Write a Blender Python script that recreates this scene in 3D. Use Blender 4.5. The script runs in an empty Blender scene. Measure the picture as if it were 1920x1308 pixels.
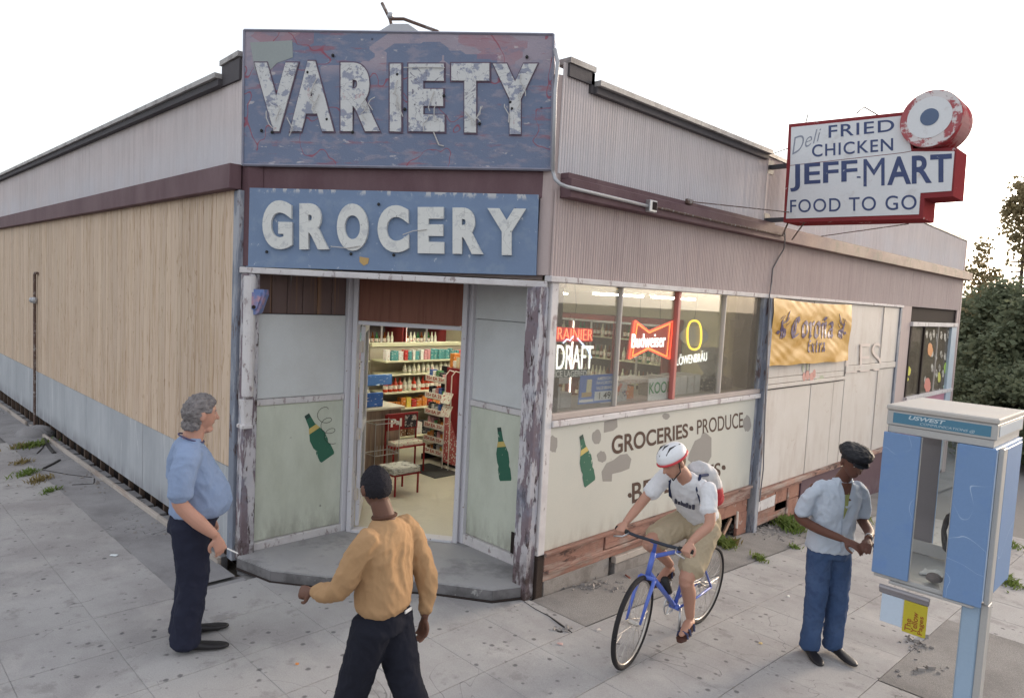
import bpy, bmesh, math, random
from mathutils import Vector, Matrix, noise
from mathutils.bvhtree import BVHTree
random.seed(7)
R = math.radians
SC = bpy.context.scene
COL = SC.collection

# ---------------------------------------------------------------- camera
CAM_H = 2.6
F_PX, PITCH, ROLL, YAW = 1315.3, R(-4.304), R(2.909), R(-45.08)     # focal length in pixels of a 1920 wide frame
_fwd = Vector((math.sin(YAW)*math.cos(PITCH), math.cos(YAW)*math.cos(PITCH), math.sin(PITCH)))
_r = Vector((math.cos(YAW), -math.sin(YAW), 0)); _u = _r.cross(_fwd)
CR = math.cos(ROLL)*_r + math.sin(ROLL)*_u
CU = -math.sin(ROLL)*_r + math.cos(ROLL)*_u
CF = _fwd
CPOS = Vector((0, 0, CAM_H))
cd = bpy.data.cameras.new('camera'); cam = bpy.data.objects.new('camera', cd); COL.objects.link(cam)
cd.sensor_width = 36.0; cd.lens = F_PX/1920*36; cd.clip_end = 2000; cd.clip_start = 0.05
m = Matrix((CR, CU, -CF)).transposed().to_4x4(); m.translation = CPOS
cam.matrix_world = m
SC.camera = cam

# ---------------------------------------------------------------- sky, sun, exposure
SUN_AZ = R(9)      # measured from +Y towards +X
SUN_EL = R(11)
w = bpy.data.worlds.new('World'); SC.world = w; w.use_nodes = True
nt = w.node_tree; bgn = nt.nodes['Background']
sky = nt.nodes.new('ShaderNodeTexSky'); sky.sky_type = 'NISHITA'; sky.sun_disc = False
sky.sun_elevation = SUN_EL; sky.sun_rotation = SUN_AZ
sky.altitude = 0; sky.air_density = 1.0; sky.dust_density = 2.5; sky.ozone_density = 1.0
hs = nt.nodes.new('ShaderNodeHueSaturation'); hs.inputs['Saturation'].default_value = 0.55
nt.links.new(sky.outputs[0], hs.inputs['Color'])
vl = nt.nodes.new('ShaderNodeMix'); vl.data_type = 'RGBA'; vl.inputs[0].default_value = .70; vl.inputs[7].default_value = (1.38, 1.38, 1.42, 1)   # thin even overcast veil
nt.links.new(hs.outputs[0], vl.inputs[6]); nt.links.new(vl.outputs[2], bgn.inputs[0])
bgn.inputs[1].default_value = 0.15
sl = bpy.data.lights.new('sun', 'SUN'); sl.energy = 0.5; sl.angle = R(12); sl.color = (1.0, 0.80, 0.60)
so = bpy.data.objects.new('sun', sl); COL.objects.link(so)
sd = Vector((math.sin(SUN_AZ)*math.cos(SUN_EL), math.cos(SUN_AZ)*math.cos(SUN_EL), math.sin(SUN_EL)))
so.rotation_euler = sd.to_track_quat('Z', 'Y').to_euler(); so.location = (0, 30, 20)
SC.view_settings.view_transform = 'Standard'; SC.view_settings.look = 'None'
SC.view_settings.gamma = 1; SC.view_settings.exposure = 2.22
SC.cycles.max_bounces = 8; SC.cycles.transparent_max_bounces = 16
SC.cycles.use_denoising = True

# ---------------------------------------------------------------- layout helpers
def ray(px, py):
    return CR*((px-960)/F_PX) - CU*((py-654)/F_PX) + CF
def hit(px, py, p0, n):
    d = ray(px, py); n = Vector(n); p0 = Vector(p0)
    return CPOS + d*((p0-CPOS).dot(n)/d.dot(n))
def hx(px, py, x): return hit(px, py, (x, 0, 0), (1, 0, 0))
def hy(px, py, y): return hit(px, py, (0, y, 0), (0, 1, 0))
def hz(px, py, z): return hit(px, py, (0, 0, z), (0, 0, 1))
def zg(x, y):
    s = y-4.3; s = math.log1p(math.exp(s*2.5))/2.5 if s < 8 else s
    if s > 22: s = 22
    z = -.058*s
    t = -6.2-x
    if t > 0: z -= .012*min(t, 20)
    return z

def tag(o, label=None, cat=None, group=None, kind=None):
    if label: o['label'] = label
    if cat: o['category'] = cat
    if group: o['group'] = group
    if kind: o['kind'] = kind
    return o
def thing(name, loc, label, cat, group=None, rz=0):
    o = bpy.data.objects.new(name, None); COL.objects.link(o)
    o.location = loc; o.rotation_euler = (0, 0, rz); o.empty_display_size = .1
    o.matrix_world = Matrix.Translation(Vector(loc)) @ Matrix.Rotation(rz, 4, 'Z')
    return tag(o, label, cat, group)
WM = {}
def wm(o):
    if o is None: return Matrix.Identity(4)
    m = o.matrix_basis if o.parent is None else wm(o.parent) @ o.matrix_basis
    return m
def frame(o, u, n=None, up=(0, 0, 1)):
    """matrix whose x is u, y is into the surface, z is up"""
    u = Vector(u).normalized(); up = Vector(up).normalized(); y = up.cross(u)
    m = Matrix((u, y, up)).transposed().to_4x4(); m.translation = Vector(o); return m

class MB:
    def __init__(s, M=None):
        s.v = []; s.f = []; s.M = M or Matrix.Identity(4)
    def add(s, vs, fs):
        b = len(s.v); s.v += [s.M @ Vector(v) for v in vs]; s.f += [tuple(b+i for i in f) for f in fs]; return s
    def box(s, a, b):
        x0, y0, z0 = [min(p, q) for p, q in zip(a, b)]; x1, y1, z1 = [max(p, q) for p, q in zip(a, b)]
        return s.add([(x0,y0,z0),(x1,y0,z0),(x1,y1,z0),(x0,y1,z0),(x0,y0,z1),(x1,y0,z1),(x1,y1,z1),(x0,y1,z1)],
              [(3,2,1,0),(4,5,6,7),(0,1,5,4),(1,2,6,5),(2,3,7,6),(3,0,4,7)])
    def bbox(s, a, b, r=.006):          # box with chamfered edges
        x0, y0, z0 = [min(p, q) for p, q in zip(a, b)]; x1, y1, z1 = [max(p, q) for p, q in zip(a, b)]
        bm = bmesh.new(); bmesh.ops.create_cube(bm, size=1)
        for v in bm.verts: v.co = Vector(((x0+x1)/2+v.co.x*(x1-x0), (y0+y1)/2+v.co.y*(y1-y0), (z0+z1)/2+v.co.z*(z1-z0)))
        bmesh.ops.bevel(bm, geom=bm.edges[:], offset=min(r, .3*min(x1-x0, y1-y0, z1-z0)), segments=1, affect='EDGES')
        vs = [v.co.copy() for v in bm.verts]; fs = [tuple(v.index for v in f.verts) for f in bm.faces]
        bm.free(); return s.add(vs, fs)
    def prism(s, poly, z0, z1):
        n = len(poly)
        vs = [(p[0], p[1], z0) for p in poly]+[(p[0], p[1], z1) for p in poly]
        fs = [tuple(range(n))[::-1], tuple(range(n, 2*n))]+[(i, (i+1) % n, n+(i+1) % n, n+i) for i in range(n)]
        return s.add(vs, fs)
    def plate(s, poly, y0, y1):         # poly in (x,z), thickness along y
        n = len(poly)
        vs = [(p[0], y0, p[1]) for p in poly]+[(p[0], y1, p[1]) for p in poly]
        fs = [tuple(range(n)), tuple(range(n, 2*n))[::-1]]+[(i, n+i, n+(i+1) % n, (i+1) % n) for i in range(n)]
        return s.add(vs, fs)
    def quad(s, *p): return s.add(p, [(0, 1, 2, 3)])
    def tube(s, pts, r, n=8, cap=True):
        pts = [Vector(p) for p in pts]; rs = r if hasattr(r, '__len__') else [r]*len(pts)
        vs = []; fs = []; up = None
        for i, p in enumerate(pts):
            t = (pts[min(i+1, len(pts)-1)]-pts[max(i-1, 0)]).normalized()
            if up is None: up = Vector((0, 0, 1)) if abs(t.z) < .9 else Vector((1, 0, 0))
            a = t.cross(up).normalized(); b = a.cross(t).normalized(); up = b
            for k in range(n):
                an = 2*math.pi*k/n; vs.append(p+(a*math.cos(an)+b*math.sin(an))*rs[i])
        for i in range(len(pts)-1):
            for k in range(n):
                k2 = (k+1) % n; fs.append((i*n+k, i*n+k2, (i+1)*n+k2, (i+1)*n+k))
        if cap: fs.append(tuple(range(n))[::-1]); fs.append(tuple((len(pts)-1)*n+k for k in range(n)))
        return s.add(vs, fs)
    def lathe(s, prof, c=(0, 0, 0), n=12):
        vs = []; fs = []
        for (r, z) in prof:
            for k in range(n):
                a = 2*math.pi*k/n; vs.append((c[0]+r*math.cos(a), c[1]+r*math.sin(a), c[2]+z))
        for i in range(len(prof)-1):
            for k in range(n):
                k2 = (k+1) % n; fs.append((i*n+k, i*n+k2, (i+1)*n+k2, (i+1)*n+k))
        fs.append(tuple(range(n))[::-1]); fs.append(tuple((len(prof)-1)*n+k for k in range(n)))
        return s.add(vs, fs)
    def ball(s, c, r, n=10, m=7, rot=None):
        c = Vector(c); r = Vector(r) if hasattr(r, '__len__') else Vector((r, r, r)); rot = rot or Matrix.Identity(3)
        vs = [c+rot@Vector((0, 0, r.z))]; fs = []
        for i in range(1, m):
            t = math.pi*i/m
            for k in range(n):
                a = 2*math.pi*k/n; vs.append(c+rot@Vector((r.x*math.sin(t)*math.cos(a), r.y*math.sin(t)*math.sin(a), r.z*math.cos(t))))
        vs.append(c-rot@Vector((0, 0, r.z)))
        for k in range(n): fs.append((0, 1+k, 1+(k+1) % n)); fs.append((len(vs)-1, 1+(m-2)*n+(k+1) % n, 1+(m-2)*n+k))
        for i in range(m-2):
            for k in range(n):
                k2 = (k+1) % n; fs.append((1+i*n+k, 1+(i+1)*n+k, 1+(i+1)*n+k2, 1+i*n+k2))
        return s.add(vs, fs)
    def mesh(s, name, mat=None, inv=None):
        me = bpy.data.meshes.new(name)
        vs = [tuple(inv @ v) for v in s.v] if inv is not None else [tuple(v) for v in s.v]
        me.from_pydata(vs, [], s.f); me.validate(); me.update()
        if mat: me.materials.append(mat)
        return me
    def build(s, name, mat, parent=None, smooth=False, origin=None):
        """vertices are in world space; re-expressed relative to the parent (or to origin for a top-level mesh)"""
        if parent is not None: inv = wm(parent).inverted()
        elif origin is not None: inv = Matrix.Translation(-Vector(origin))
        else: inv = Matrix.Identity(4)
        me = s.mesh(name, mat, inv)
        bm = bmesh.new(); bm.from_mesh(me); bmesh.ops.recalc_face_normals(bm, faces=bm.faces[:]); bm.to_mesh(me); bm.free()
        o = bpy.data.objects.new(name, me); COL.objects.link(o)
        if parent is not None: o.parent = parent
        elif origin is not None: o.location = origin
        if smooth:
            for p in me.polygons: p.use_smooth = True
        return o
def put(name, me, parent, loc=(0, 0, 0), rot=(0, 0, 0), scale=(1, 1, 1)):
    o = bpy.data.objects.new(name, me); COL.objects.link(o); o.parent = parent
    o.location = loc; o.rotation_euler = rot; o.scale = scale; return o
def copy_tree(o, parent=None):
    c = o.copy(); COL.objects.link(c); c.parent = parent
    for ch in list(o.children): copy_tree(ch, c)
    return c

# ---------------------------------------------------------------- materials
MATS = {}
def M(name, col, rough=.75, metal=0., spec=.3, var=.12, vscale=2.5, grain=.06, gscale=60, bump=.15, bscale=120, stretch=(1, 1, 1),
      layers=(), emit=None, estr=0, coords='world', rnd=0., alpha=None):
    m = bpy.data.materials.new(name); m.use_nodes = True; nt = m.node_tree; N = nt.nodes; L = nt.links
    bs = N['Principled BSDF']; bs.inputs['Roughness'].default_value = rough; bs.inputs['Metallic'].default_value = metal
    bs.inputs['Specular IOR Level'].default_value = spec
    if coords == 'world': src = N.new('ShaderNodeNewGeometry').outputs['Position']
    else: src = N.new('ShaderNodeTexCoord').outputs['Object']
    def mapped(st):
        mp = N.new('ShaderNodeMapping'); mp.inputs['Scale'].default_value = st; L.new(src, mp.inputs['Vector']); return mp.outputs[0]
    def nz(scale, det=4, st=(1, 1, 1), rgh=.6, dist=0):
        n = N.new('ShaderNodeTexNoise'); n.inputs['Scale'].default_value = scale; n.inputs['Detail'].default_value = det
        n.inputs['Roughness'].default_value = rgh; n.inputs['Distortion'].default_value = dist
        L.new(mapped(st), n.inputs['Vector']); return n.outputs['Fac']
    def math_(op, a, b=None, c=None):
        n = N.new('ShaderNodeMath'); n.operation = op
        for i, q in enumerate((a, b, c)):
            if q is None: continue
            if isinstance(q, (int, float)): n.inputs[i].default_value = q
            else: L.new(q, n.inputs[i])
        return n.outputs[0]
    def mix(f, a, b, mode='MIX'):
        n = N.new('ShaderNodeMix'); n.data_type = 'RGBA'; n.blend_type = mode
        if isinstance(f, (int, float)): n.inputs[0].default_value = f
        else: L.new(f, n.inputs[0])
        for i, q in ((6, a), (7, b)):
            if isinstance(q, (tuple, list)): n.inputs[i].default_value = (*q[:3], 1)
            else: L.new(q, n.inputs[i])
        return n.outputs[2]
    c = tuple(col)
    v1 = nz(vscale, 5, stretch); v2 = nz(gscale, 3, stretch)
    f = math_('ADD', math_('MULTIPLY_ADD', v1, 2*var, 1-var), math_('MULTIPLY_ADD', v2, 2*grain, -grain))
    if rnd:
        oi = N.new('ShaderNodeObjectInfo'); f = math_('ADD', f, math_('MULTIPLY_ADD', oi.outputs['Random'], 2*rnd, -rnd))
    cb = N.new('ShaderNodeCombineColor'); [L.new(f, cb.inputs[i]) for i in range(3)]
    colr = c
    hgt = math_('ADD', nz(bscale, 4, stretch), 0)
    for ly in layers:
        k = ly.get('kind', 'noise')
        if k == 'noise':
            g = nz(ly['scale'], ly.get('det', 6), ly.get('st', (1, 1, 1)), ly.get('rgh', .65), ly.get('dist', 0))
            a = N.new('ShaderNodeMapRange'); a.clamp = True
            t, sft = ly['thr'], ly.get('soft', .02)
            a.inputs[1].default_value = t-sft; a.inputs[2].default_value = t+sft; L.new(g, a.inputs[0]); g = a.outputs[0]
        elif k == 'lines':      # thin contour lines of a noise field (cracks, scratches)
            g = nz(ly['scale'], ly.get('det', 3), ly.get('st', (1, 1, 1)), .5, ly.get('dist', 0))
            g = math_('ABSOLUTE', math_('SUBTRACT', g, .5)); a = N.new('ShaderNodeMapRange'); a.clamp = True
            a.inputs[1].default_value = ly['thr']*.4; a.inputs[2].default_value = ly['thr']; a.inputs[3].default_value = 1; a.inputs[4].default_value = 0
            L.new(g, a.inputs[0]); g = a.outputs[0]
        elif k == 'spots':
            n = N.new('ShaderNodeTexVoronoi'); n.inputs['Scale'].default_value = ly['scale']; L.new(mapped(ly.get('st', (1, 1, 1))), n.inputs['Vector'])
            a = N.new('ShaderNodeMapRange'); a.clamp = True
            wob = math_('MULTIPLY_ADD', nz(ly['scale']*5, 2), .12, n.outputs['Distance'])
            a.inputs[1].default_value = ly['thr']+.09; a.inputs[2].default_value = ly['thr']+.02; L.new(wob, a.inputs[0]); g = a.outputs[0]
            sc = N.new('ShaderNodeSeparateColor'); L.new(n.outputs['Color'], sc.inputs[0])
            g = math_('MULTIPLY', g, math_('GREATER_THAN', sc.outputs[0], 1-ly.get('dens', .4)))
        elif k == 'patch':      # voronoi cells, boxy blocks
            n = N.new('ShaderNodeTexVoronoi'); n.distance = 'CHEBYCHEV'; n.inputs['Scale'].default_value = ly['scale']; L.new(mapped(ly.get('st', (1, 1, 1))), n.inputs['Vector'])
            sc = N.new('ShaderNodeSeparateColor'); L.new(n.outputs['Color'], sc.inputs[0])
            g = math_('GREATER_THAN', sc.outputs[0], ly['thr'])
        elif k == 'grad': g = 1.0
        if 'z' in ly:
            sp = N.new('ShaderNodeSeparateXYZ'); L.new(src, sp.inputs[0])
            a = N.new('ShaderNodeMapRange'); a.clamp = True; a.inputs[1].default_value = ly['z'][0]; a.inputs[2].default_value = ly['z'][1]
            a.interpolation_type = 'SMOOTHSTEP'
            L.new(sp.outputs[ly.get('axis', 2)], a.inputs[0]); g = math_('MULTIPLY', a.outputs[0], g)
        if 'mask' in ly:
            ms, mt = ly['mask']; mm = nz(ms, 3); a = N.new('ShaderNodeMapRange'); a.clamp = True
            a.inputs[1].default_value = mt-.05; a.inputs[2].default_value = mt+.05; L.new(mm, a.inputs[0]); g = math_('MULTIPLY', a.outputs[0], g)
        g2 = math_('MULTIPLY', g, ly.get('op', 1.))
        colr = mix(g2, colr, ly['col'])
        if ly.get('h'): hgt = math_('MULTIPLY_ADD', g, ly['h'], hgt)
    out = mix(1.0, colr, cb.outputs[0], 'MULTIPLY')
    L.new(out, bs.inputs['Base Color'])
    if bump:
        b = N.new('ShaderNodeBump'); b.inputs['Strength'].default_value = bump; b.inputs['Distance'].default_value = .01
        L.new(hgt, b.inputs['Height']); L.new(b.outputs[0], bs.inputs['Normal'])
    if emit:
        bs.inputs['Emission Color'].default_value = (*emit, 1); bs.inputs['Emission Strength'].default_value = estr
    MATS[name] = m; return m
def glass_mat(name, tint=(.97, .985, .975), refl=.06, rough=.02, haze=0., hazecol=(.5, .5, .45)):
    m = bpy.data.materials.new(name); m.use_nodes = True; nt = m.node_tree; N = nt.nodes; L = nt.links
    N.remove(N['Principled BSDF']); out = N['Material Output']
    t = N.new('ShaderNodeBsdfTransparent'); t.inputs[0].default_value = (*tint, 1)
    g = N.new('ShaderNodeBsdfGlossy'); g.inputs['Roughness'].default_value = rough
    fr = N.new('ShaderNodeLayerWeight'); fr.inputs['Blend'].default_value = .25
    ma = N.new('ShaderNodeMath'); ma.operation = 'MULTIPLY_ADD'; L.new(fr.outputs['Fresnel'], ma.inputs[0]); ma.inputs[1].default_value = .38; ma.inputs[2].default_value = refl
    mx = N.new('ShaderNodeMixShader'); L.new(ma.outputs[0], mx.inputs[0]); L.new(t.outputs[0], mx.inputs[1]); L.new(g.outputs[0], mx.inputs[2])
    if haze:
        d = N.new('ShaderNodeBsdfDiffuse'); d.inputs[0].default_value = (*hazecol, 1)
        nz = N.new('ShaderNodeTexNoise'); nz.inputs['Scale'].default_value = 3; nz.inputs['Detail'].default_value = 5
        m2 = N.new('ShaderNodeMath'); m2.operation = 'MULTIPLY'; L.new(nz.outputs['Fac'], m2.inputs[0]); m2.inputs[1].default_value = haze*2
        mx2 = N.new('ShaderNodeMixShader'); L.new(m2.outputs[0], mx2.inputs[0]); L.new(mx.outputs[0], mx2.inputs[1]); L.new(d.outputs[0], mx2.inputs[2]); mx = mx2
    L.new(mx.outputs[0], out.inputs[0]); MATS[name] = m; return m
def emis(name, col, s, flat=None):
    return M(name, flat or col, rough=.5, var=0, grain=0, bump=0, emit=col, estr=s)

# ---------------------------------------------------------------- lettering
_fc = {}
def text_geo(s, offset=0., shear=0., extrude=0., spacing=1., tube=0.):
    key = (s, offset, shear, extrude, spacing, tube)
    if key in _fc: return _fc[key]
    c = bpy.data.curves.new('t', 'FONT'); c.body = s; c.offset = offset; c.shear = shear; c.extrude = extrude; c.space_character = spacing
    c.resolution_u = 7; c.align_x = 'LEFT'
    if tube: c.fill_mode = 'NONE'; c.bevel_depth = tube; c.bevel_resolution = 1; c.extrude = 0
    o = bpy.data.objects.new('t', c); COL.objects.link(o)
    dg = bpy.context.evaluated_depsgraph_get(); me = bpy.data.meshes.new_from_object(o.evaluated_get(dg))
    vs = [v.co.copy() for v in me.vertices]; fs = [tuple(p.vertices) for p in me.polygons]
    bpy.data.objects.remove(o); bpy.data.curves.remove(c); bpy.data.meshes.remove(me)
    xs = [v.x for v in vs]; ys = [v.y for v in vs]
    _fc[key] = (vs, fs, min(xs), max(xs), min(ys), max(ys)); return _fc[key]
def text_mb(mb, s, quad, depth=.002, off=0., shear=0., spacing=1., tube=0., ref=None):
    """lettering fitted into quad: lower-left, lower-right, upper-right, upper-left (world points); outward normal gets depth"""
    vs, fs, x0, x1, y0, y1 = text_geo(s, off, shear, 0 if tube else .5, spacing, tube)
    if ref:
        _, _, _, _, y0, y1 = text_geo(ref, off, shear, 0 if tube else .5, spacing, tube)
    a, b, c, d = [Vector(q) for q in quad]
    n = (b-a).cross(d-a).normalized(); out = []
    zs = [v.z for v in vs]; zc = (max(zs)+min(zs))/2; zr = max(max(zs)-min(zs), 1e-6)
    sc = (b-a).length/(x1-x0)
    for v in vs:
        u = (v.x-x0)/(x1-x0); t = (v.y-y0)/(y1-y0)
        p = a*(1-u)*(1-t)+b*u*(1-t)+c*u*t+d*(1-u)*t
        k = (v.z-zc)*sc if tube else ((v.z-zc)/zr+.5)*depth
        out.append(p+n*k)
    mb.add(out, fs); return mb
def vtext(name, s, quad, mat, parent, **k):
    mb = MB(); text_mb(mb, s, quad, **k); return mb.build(name, mat, parent)
def lerp(a, b, t): return Vector(a)*(1-t)+Vector(b)*t
# ================================================================ materials of the place
slab_m = M('slab_concrete', (.395,.38,.375), rough=.9, var=.15, vscale=1.3, grain=.16, gscale=90, bump=.5, bscale=160, rnd=.025,
  layers=[dict(col=(.27,.25,.25), scale=.9, thr=.53, soft=.10, op=.7), dict(col=(.50,.47,.45), scale=1.9, thr=.60, soft=.06, op=.35), dict(col=(.20,.185,.18), scale=3.3, thr=.61, soft=.04, op=.5, det=9), dict(col=(.24,.23,.23), scale=160, thr=.58, soft=.05, op=.55, h=-.3),
          dict(col=(.50,.48,.46), scale=130, thr=.62, soft=.05, op=.5),
          dict(kind='spots', col=(.10,.095,.10), scale=7, thr=.13, dens=.8, mask=(1.0, .36), op=.8),
          dict(kind='spots', col=(.13,.12,.12), scale=12, thr=.14, dens=.6, mask=(1.6, .46), op=.6),
          dict(kind='lines', col=(.14,.13,.13), scale=.9, thr=.0016, dist=1.0, op=.7, mask=(.7, .52))])
joint_m = M('joint_dirt', (.07,.065,.06), rough=1, var=.3, grain=.3)
asph_m = M('old_asphalt', (.30,.29,.295), rough=.95, var=.22, vscale=2, grain=.25, gscale=120, bump=.7, bscale=140,
  layers=[dict(col=(.15,.14,.145), scale=1.7, thr=.55, soft=.14, op=.6), dict(col=(.40,.38,.36), scale=170, thr=.62, soft=.04, op=.6), dict(col=(.30,.29,.29), scale=3.1, thr=.62, soft=.05, op=.5),
          dict(kind='lines', col=(.03,.03,.03), scale=1.2, thr=.003, dist=1.2, op=.8, mask=(.6, .5))])
aggr_m = M('aggregate', (.27,.255,.245), rough=.95, var=.2, vscale=2.2, grain=.28, gscale=110, bump=.9, bscale=110,
  layers=[dict(col=(.46,.43,.40), scale=120, thr=.60, soft=.04, op=.7), dict(col=(.11,.10,.10), scale=140, thr=.60, soft=.04, op=.7), dict(col=(.16,.15,.15), scale=1.6, thr=.55, soft=.08, op=.5)])
walk_m = M('far_pavement', (.20,.19,.185), rough=.95, var=.18, vscale=.6, grain=.15, gscale=70, bump=.4, layers=[dict(col=(.22,.21,.21), scale=.5, thr=.55, soft=.1, op=.5)])
dirt_m = M('dirt', (.10,.085,.07), rough=1, var=.35, grain=.3, bump=.8, bscale=50)
ply_m = M('new_plywood', (.575,.44,.335), rough=.7, var=.10, vscale=1.2, grain=.05, gscale=25, stretch=(1, 1, .08), bump=.2, bscale=60, rnd=.07,
  layers=[dict(col=(.43,.285,.165), scale=9, thr=.56, soft=.05, st=(2.2, 2.2, .10), dist=1.2, op=.55), dict(col=(.65,.52,.37), scale=5, thr=.58, soft=.1, st=(2, 2, .12), op=.4),
          dict(kind='lines', col=(.36,.23,.13), scale=2.6, thr=.02, st=(3, 3, .22), dist=2.0, op=.6)])
gap_m = M('dark_gap', (.03,.022,.02), rough=1)  # near-black: shade of gaps put into the colour; also plain dark parts
base_m = M('grey_base', (.37,.385,.41), rough=.85, var=.08, vscale=1.4, bump=.3, rnd=.03,
  layers=[dict(col=(.52,.53,.55), scale=2.2, thr=.55, soft=.12, st=(1, 1, .35), op=.5), dict(col=(.15,.14,.16), scale=4, thr=.46, soft=.14, st=(1, 1, .3), z=(.35, .08), op=.65),
          dict(kind='lines', col=(.60,.60,.61), scale=1.5, thr=.006, st=(2, 2, .1), op=.5)])
comb_m = M('combed_siding', (.60,.53,.525), rough=.85, var=.10, vscale=.9, grain=.06, bump=.25, bscale=70,
  layers=[dict(col=(.42,.37,.37), scale=14, thr=.55, soft=.1, st=(1, 1, .08), op=.45), dict(col=(.56,.53,.54), scale=1.2, thr=.50, soft=.16, st=(.6, .6, 1.4), op=.5),
          dict(col=(.58,.60,.66), scale=1.6, thr=.42, soft=.2, z=(4.15, 3.72), op=.45, st=(.7, .7, .3)),
          dict(col=(.34,.29,.29), scale=1, thr=.1, z=(4.25, 4.5), op=.25)])
comb2_m = M('combed_siding_low', (.46,.37,.355), rough=.85, var=.10, vscale=.8, grain=.06, bump=.25, bscale=70,
  layers=[dict(col=(.37,.29,.28), scale=14, thr=.55, soft=.1, st=(1, 1, .08), op=.5), dict(col=(.52,.44,.42), scale=.9, thr=.52, soft=.14, op=.4)])
fasc_m = M('maroon_fascia', (.115,.062,.072), rough=.7, var=.16, vscale=2, bump=.25, layers=[dict(col=(.30,.19,.16), scale=1.3, thr=.50, soft=.12, op=.65, z=(6.5, 9.5), axis=1),
          dict(col=(.20,.13,.14), scale=2.4, thr=.5, soft=.14, st=(1, 1, .4), op=.5), dict(col=(.34,.27,.22), scale=1.1, thr=.40, soft=.15, op=.6, z=(8.5, 11), axis=1),
          dict(col=(.13,.13,.10), scale=3.4, thr=.56, soft=.07, op=.7, z=(9, 11), axis=1)])
cap_m = M('cap_metal', (.40,.38,.37), rough=.55, var=.2, vscale=4, bump=.3, layers=[dict(col=(.16,.14,.14), scale=5, thr=.56, soft=.08, op=.7)])
capd_m = M('cap_shadow_board', (.085,.078,.085), rough=.8, var=.25, bump=.3)  # under-cap shadow put into the board's colour
roof_m = M('tar_roof', (.06,.06,.06), rough=.95, var=.2)
white_m = M('worn_white_paint', (.63,.60,.60), rough=.75, var=.09, bump=.35, layers=[dict(col=(.30,.24,.24), scale=14, thr=.60, soft=.02, st=(1, 1, .45), h=-.5, op=.9), dict(col=(.46,.42,.43), scale=4, thr=.56, soft=.1, op=.5)])
peel_m = M('peeling_post', (.55,.52,.54), rough=.85, var=.12, bump=.7, layers=[dict(col=(.20,.15,.17), scale=11, thr=.50, soft=.025, st=(1.3, 1.3, .28), h=-.8, op=.95), dict(col=(.09,.06,.06), scale=24, thr=.60, soft=.02, st=(1, 1, .3), h=-.8),
          dict(col=(.30,.36,.46), scale=3, thr=.57, soft=.1, op=.5), dict(col=(.07,.045,.04), scale=6, thr=.42, soft=.1, z=(.5, .12), op=.95)])
bluepost_m = M('blue_grey_post', (.20,.22,.27), rough=.7, var=.15, bump=.4, layers=[dict(col=(.42,.42,.45), scale=8, thr=.55, soft=.04, st=(1, 1, .2), op=.7), dict(col=(.10,.07,.07), scale=10, thr=.60, soft=.03, st=(1, 1, .3))])
palegreen_m = M('pale_green_panel', (.575,.60,.51), rough=.65, var=.06, vscale=2, bump=.12, layers=[dict(col=(.40,.42,.34), scale=3, thr=.54, soft=.12, st=(1, 1, .4), op=.5),
          dict(col=(.22,.20,.17), scale=9, thr=.52, soft=.12, z=(.55, .15), st=(1, 1, .3), op=.6), dict(kind='spots', col=(.05,.04,.04), scale=5, thr=.05, dens=.35, op=.9), dict(kind='lines', col=(.25,.14,.12), scale=1.5, thr=.0015, st=(2, 2, .3), op=.5, mask=(2, .55))])
paleblue_m = M('pale_blue_panel', (.60,.615,.62), rough=.6, var=.05, vscale=1.5, bump=.10, layers=[dict(col=(.46,.46,.45), scale=2.4, thr=.56, soft=.15, op=.4), dict(kind='spots', col=(.25,.12,.10), scale=4, thr=.035, dens=.4, op=.9)])
brownr_m = M('brown_ribbed_board', (.135,.09,.082), rough=.6, var=.2, vscale=6, stretch=(1, 1, .15), bump=.3, layers=[dict(col=(.27,.15,.085), scale=6, thr=.60, soft=.04, st=(2, 2, .05), op=.8), dict(col=(.30,.29,.31), scale=8, thr=.66, soft=.02, st=(2, 2, .04), op=.7)])
trans_m = M('reddish_wood', (.20,.080,.052), rough=.55, var=.12, stretch=(1, 1, .2), bump=.15, layers=[dict(col=(.13,.045,.03), scale=8, thr=.55, soft=.08, st=(3, 3, .15), op=.6)])
cream_m = M('cream_painted_panel', (.545,.53,.475), rough=.7, var=.05, vscale=1.4, bump=.12, layers=[dict(col=(.48,.49,.45), scale=1.8, thr=.54, soft=.14, op=.5), dict(col=(.36,.32,.28), scale=7, thr=.54, soft=.1, z=(.6, .36), st=(1, 1, .3), op=.6), dict(kind='spots', col=(.30,.20,.15), scale=6, thr=.03, dens=.3)])
board_m = M('boarded_window_panel', (.56,.515,.475), rough=.7, var=.045, vscale=1.0, bump=.12, rnd=.02, layers=[dict(col=(.62,.58,.55), scale=1.3, thr=.55, soft=.1, op=.6), dict(col=(.40,.32,.28), scale=4, thr=.60, soft=.1, st=(1, 1, .3), op=.4), dict(kind='lines', col=(.38,.27,.21), scale=1.2, thr=.002, st=(1.4, 1.4, .3), op=.5, mask=(1.4, .52))])
redwood_m = M('weathered_red_board', (.26,.145,.115), rough=.9, var=.2, vscale=5, stretch=(1, .25, 1), bump=.7, bscale=60, rnd=.08, layers=[dict(col=(.42,.35,.31), scale=7, thr=.54, soft=.06, st=(1, .18, 1.2), op=.7, h=-.4), dict(col=(.08,.05,.045), scale=12, thr=.60, soft=.03, st=(1, .2, 1), h=-.7),
          dict(col=(.40,.20,.15), scale=2.5, thr=.56, soft=.06, op=.6)])
terra_m = M('terracotta_base', (.36,.18,.13), rough=.85, var=.15, bump=.4, rnd=.08, layers=[dict(col=(.22,.10,.08), scale=6, thr=.57, soft=.05, op=.7), dict(col=(.52,.46,.42), scale=9, thr=.63, soft=.03, op=.6)])
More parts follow.
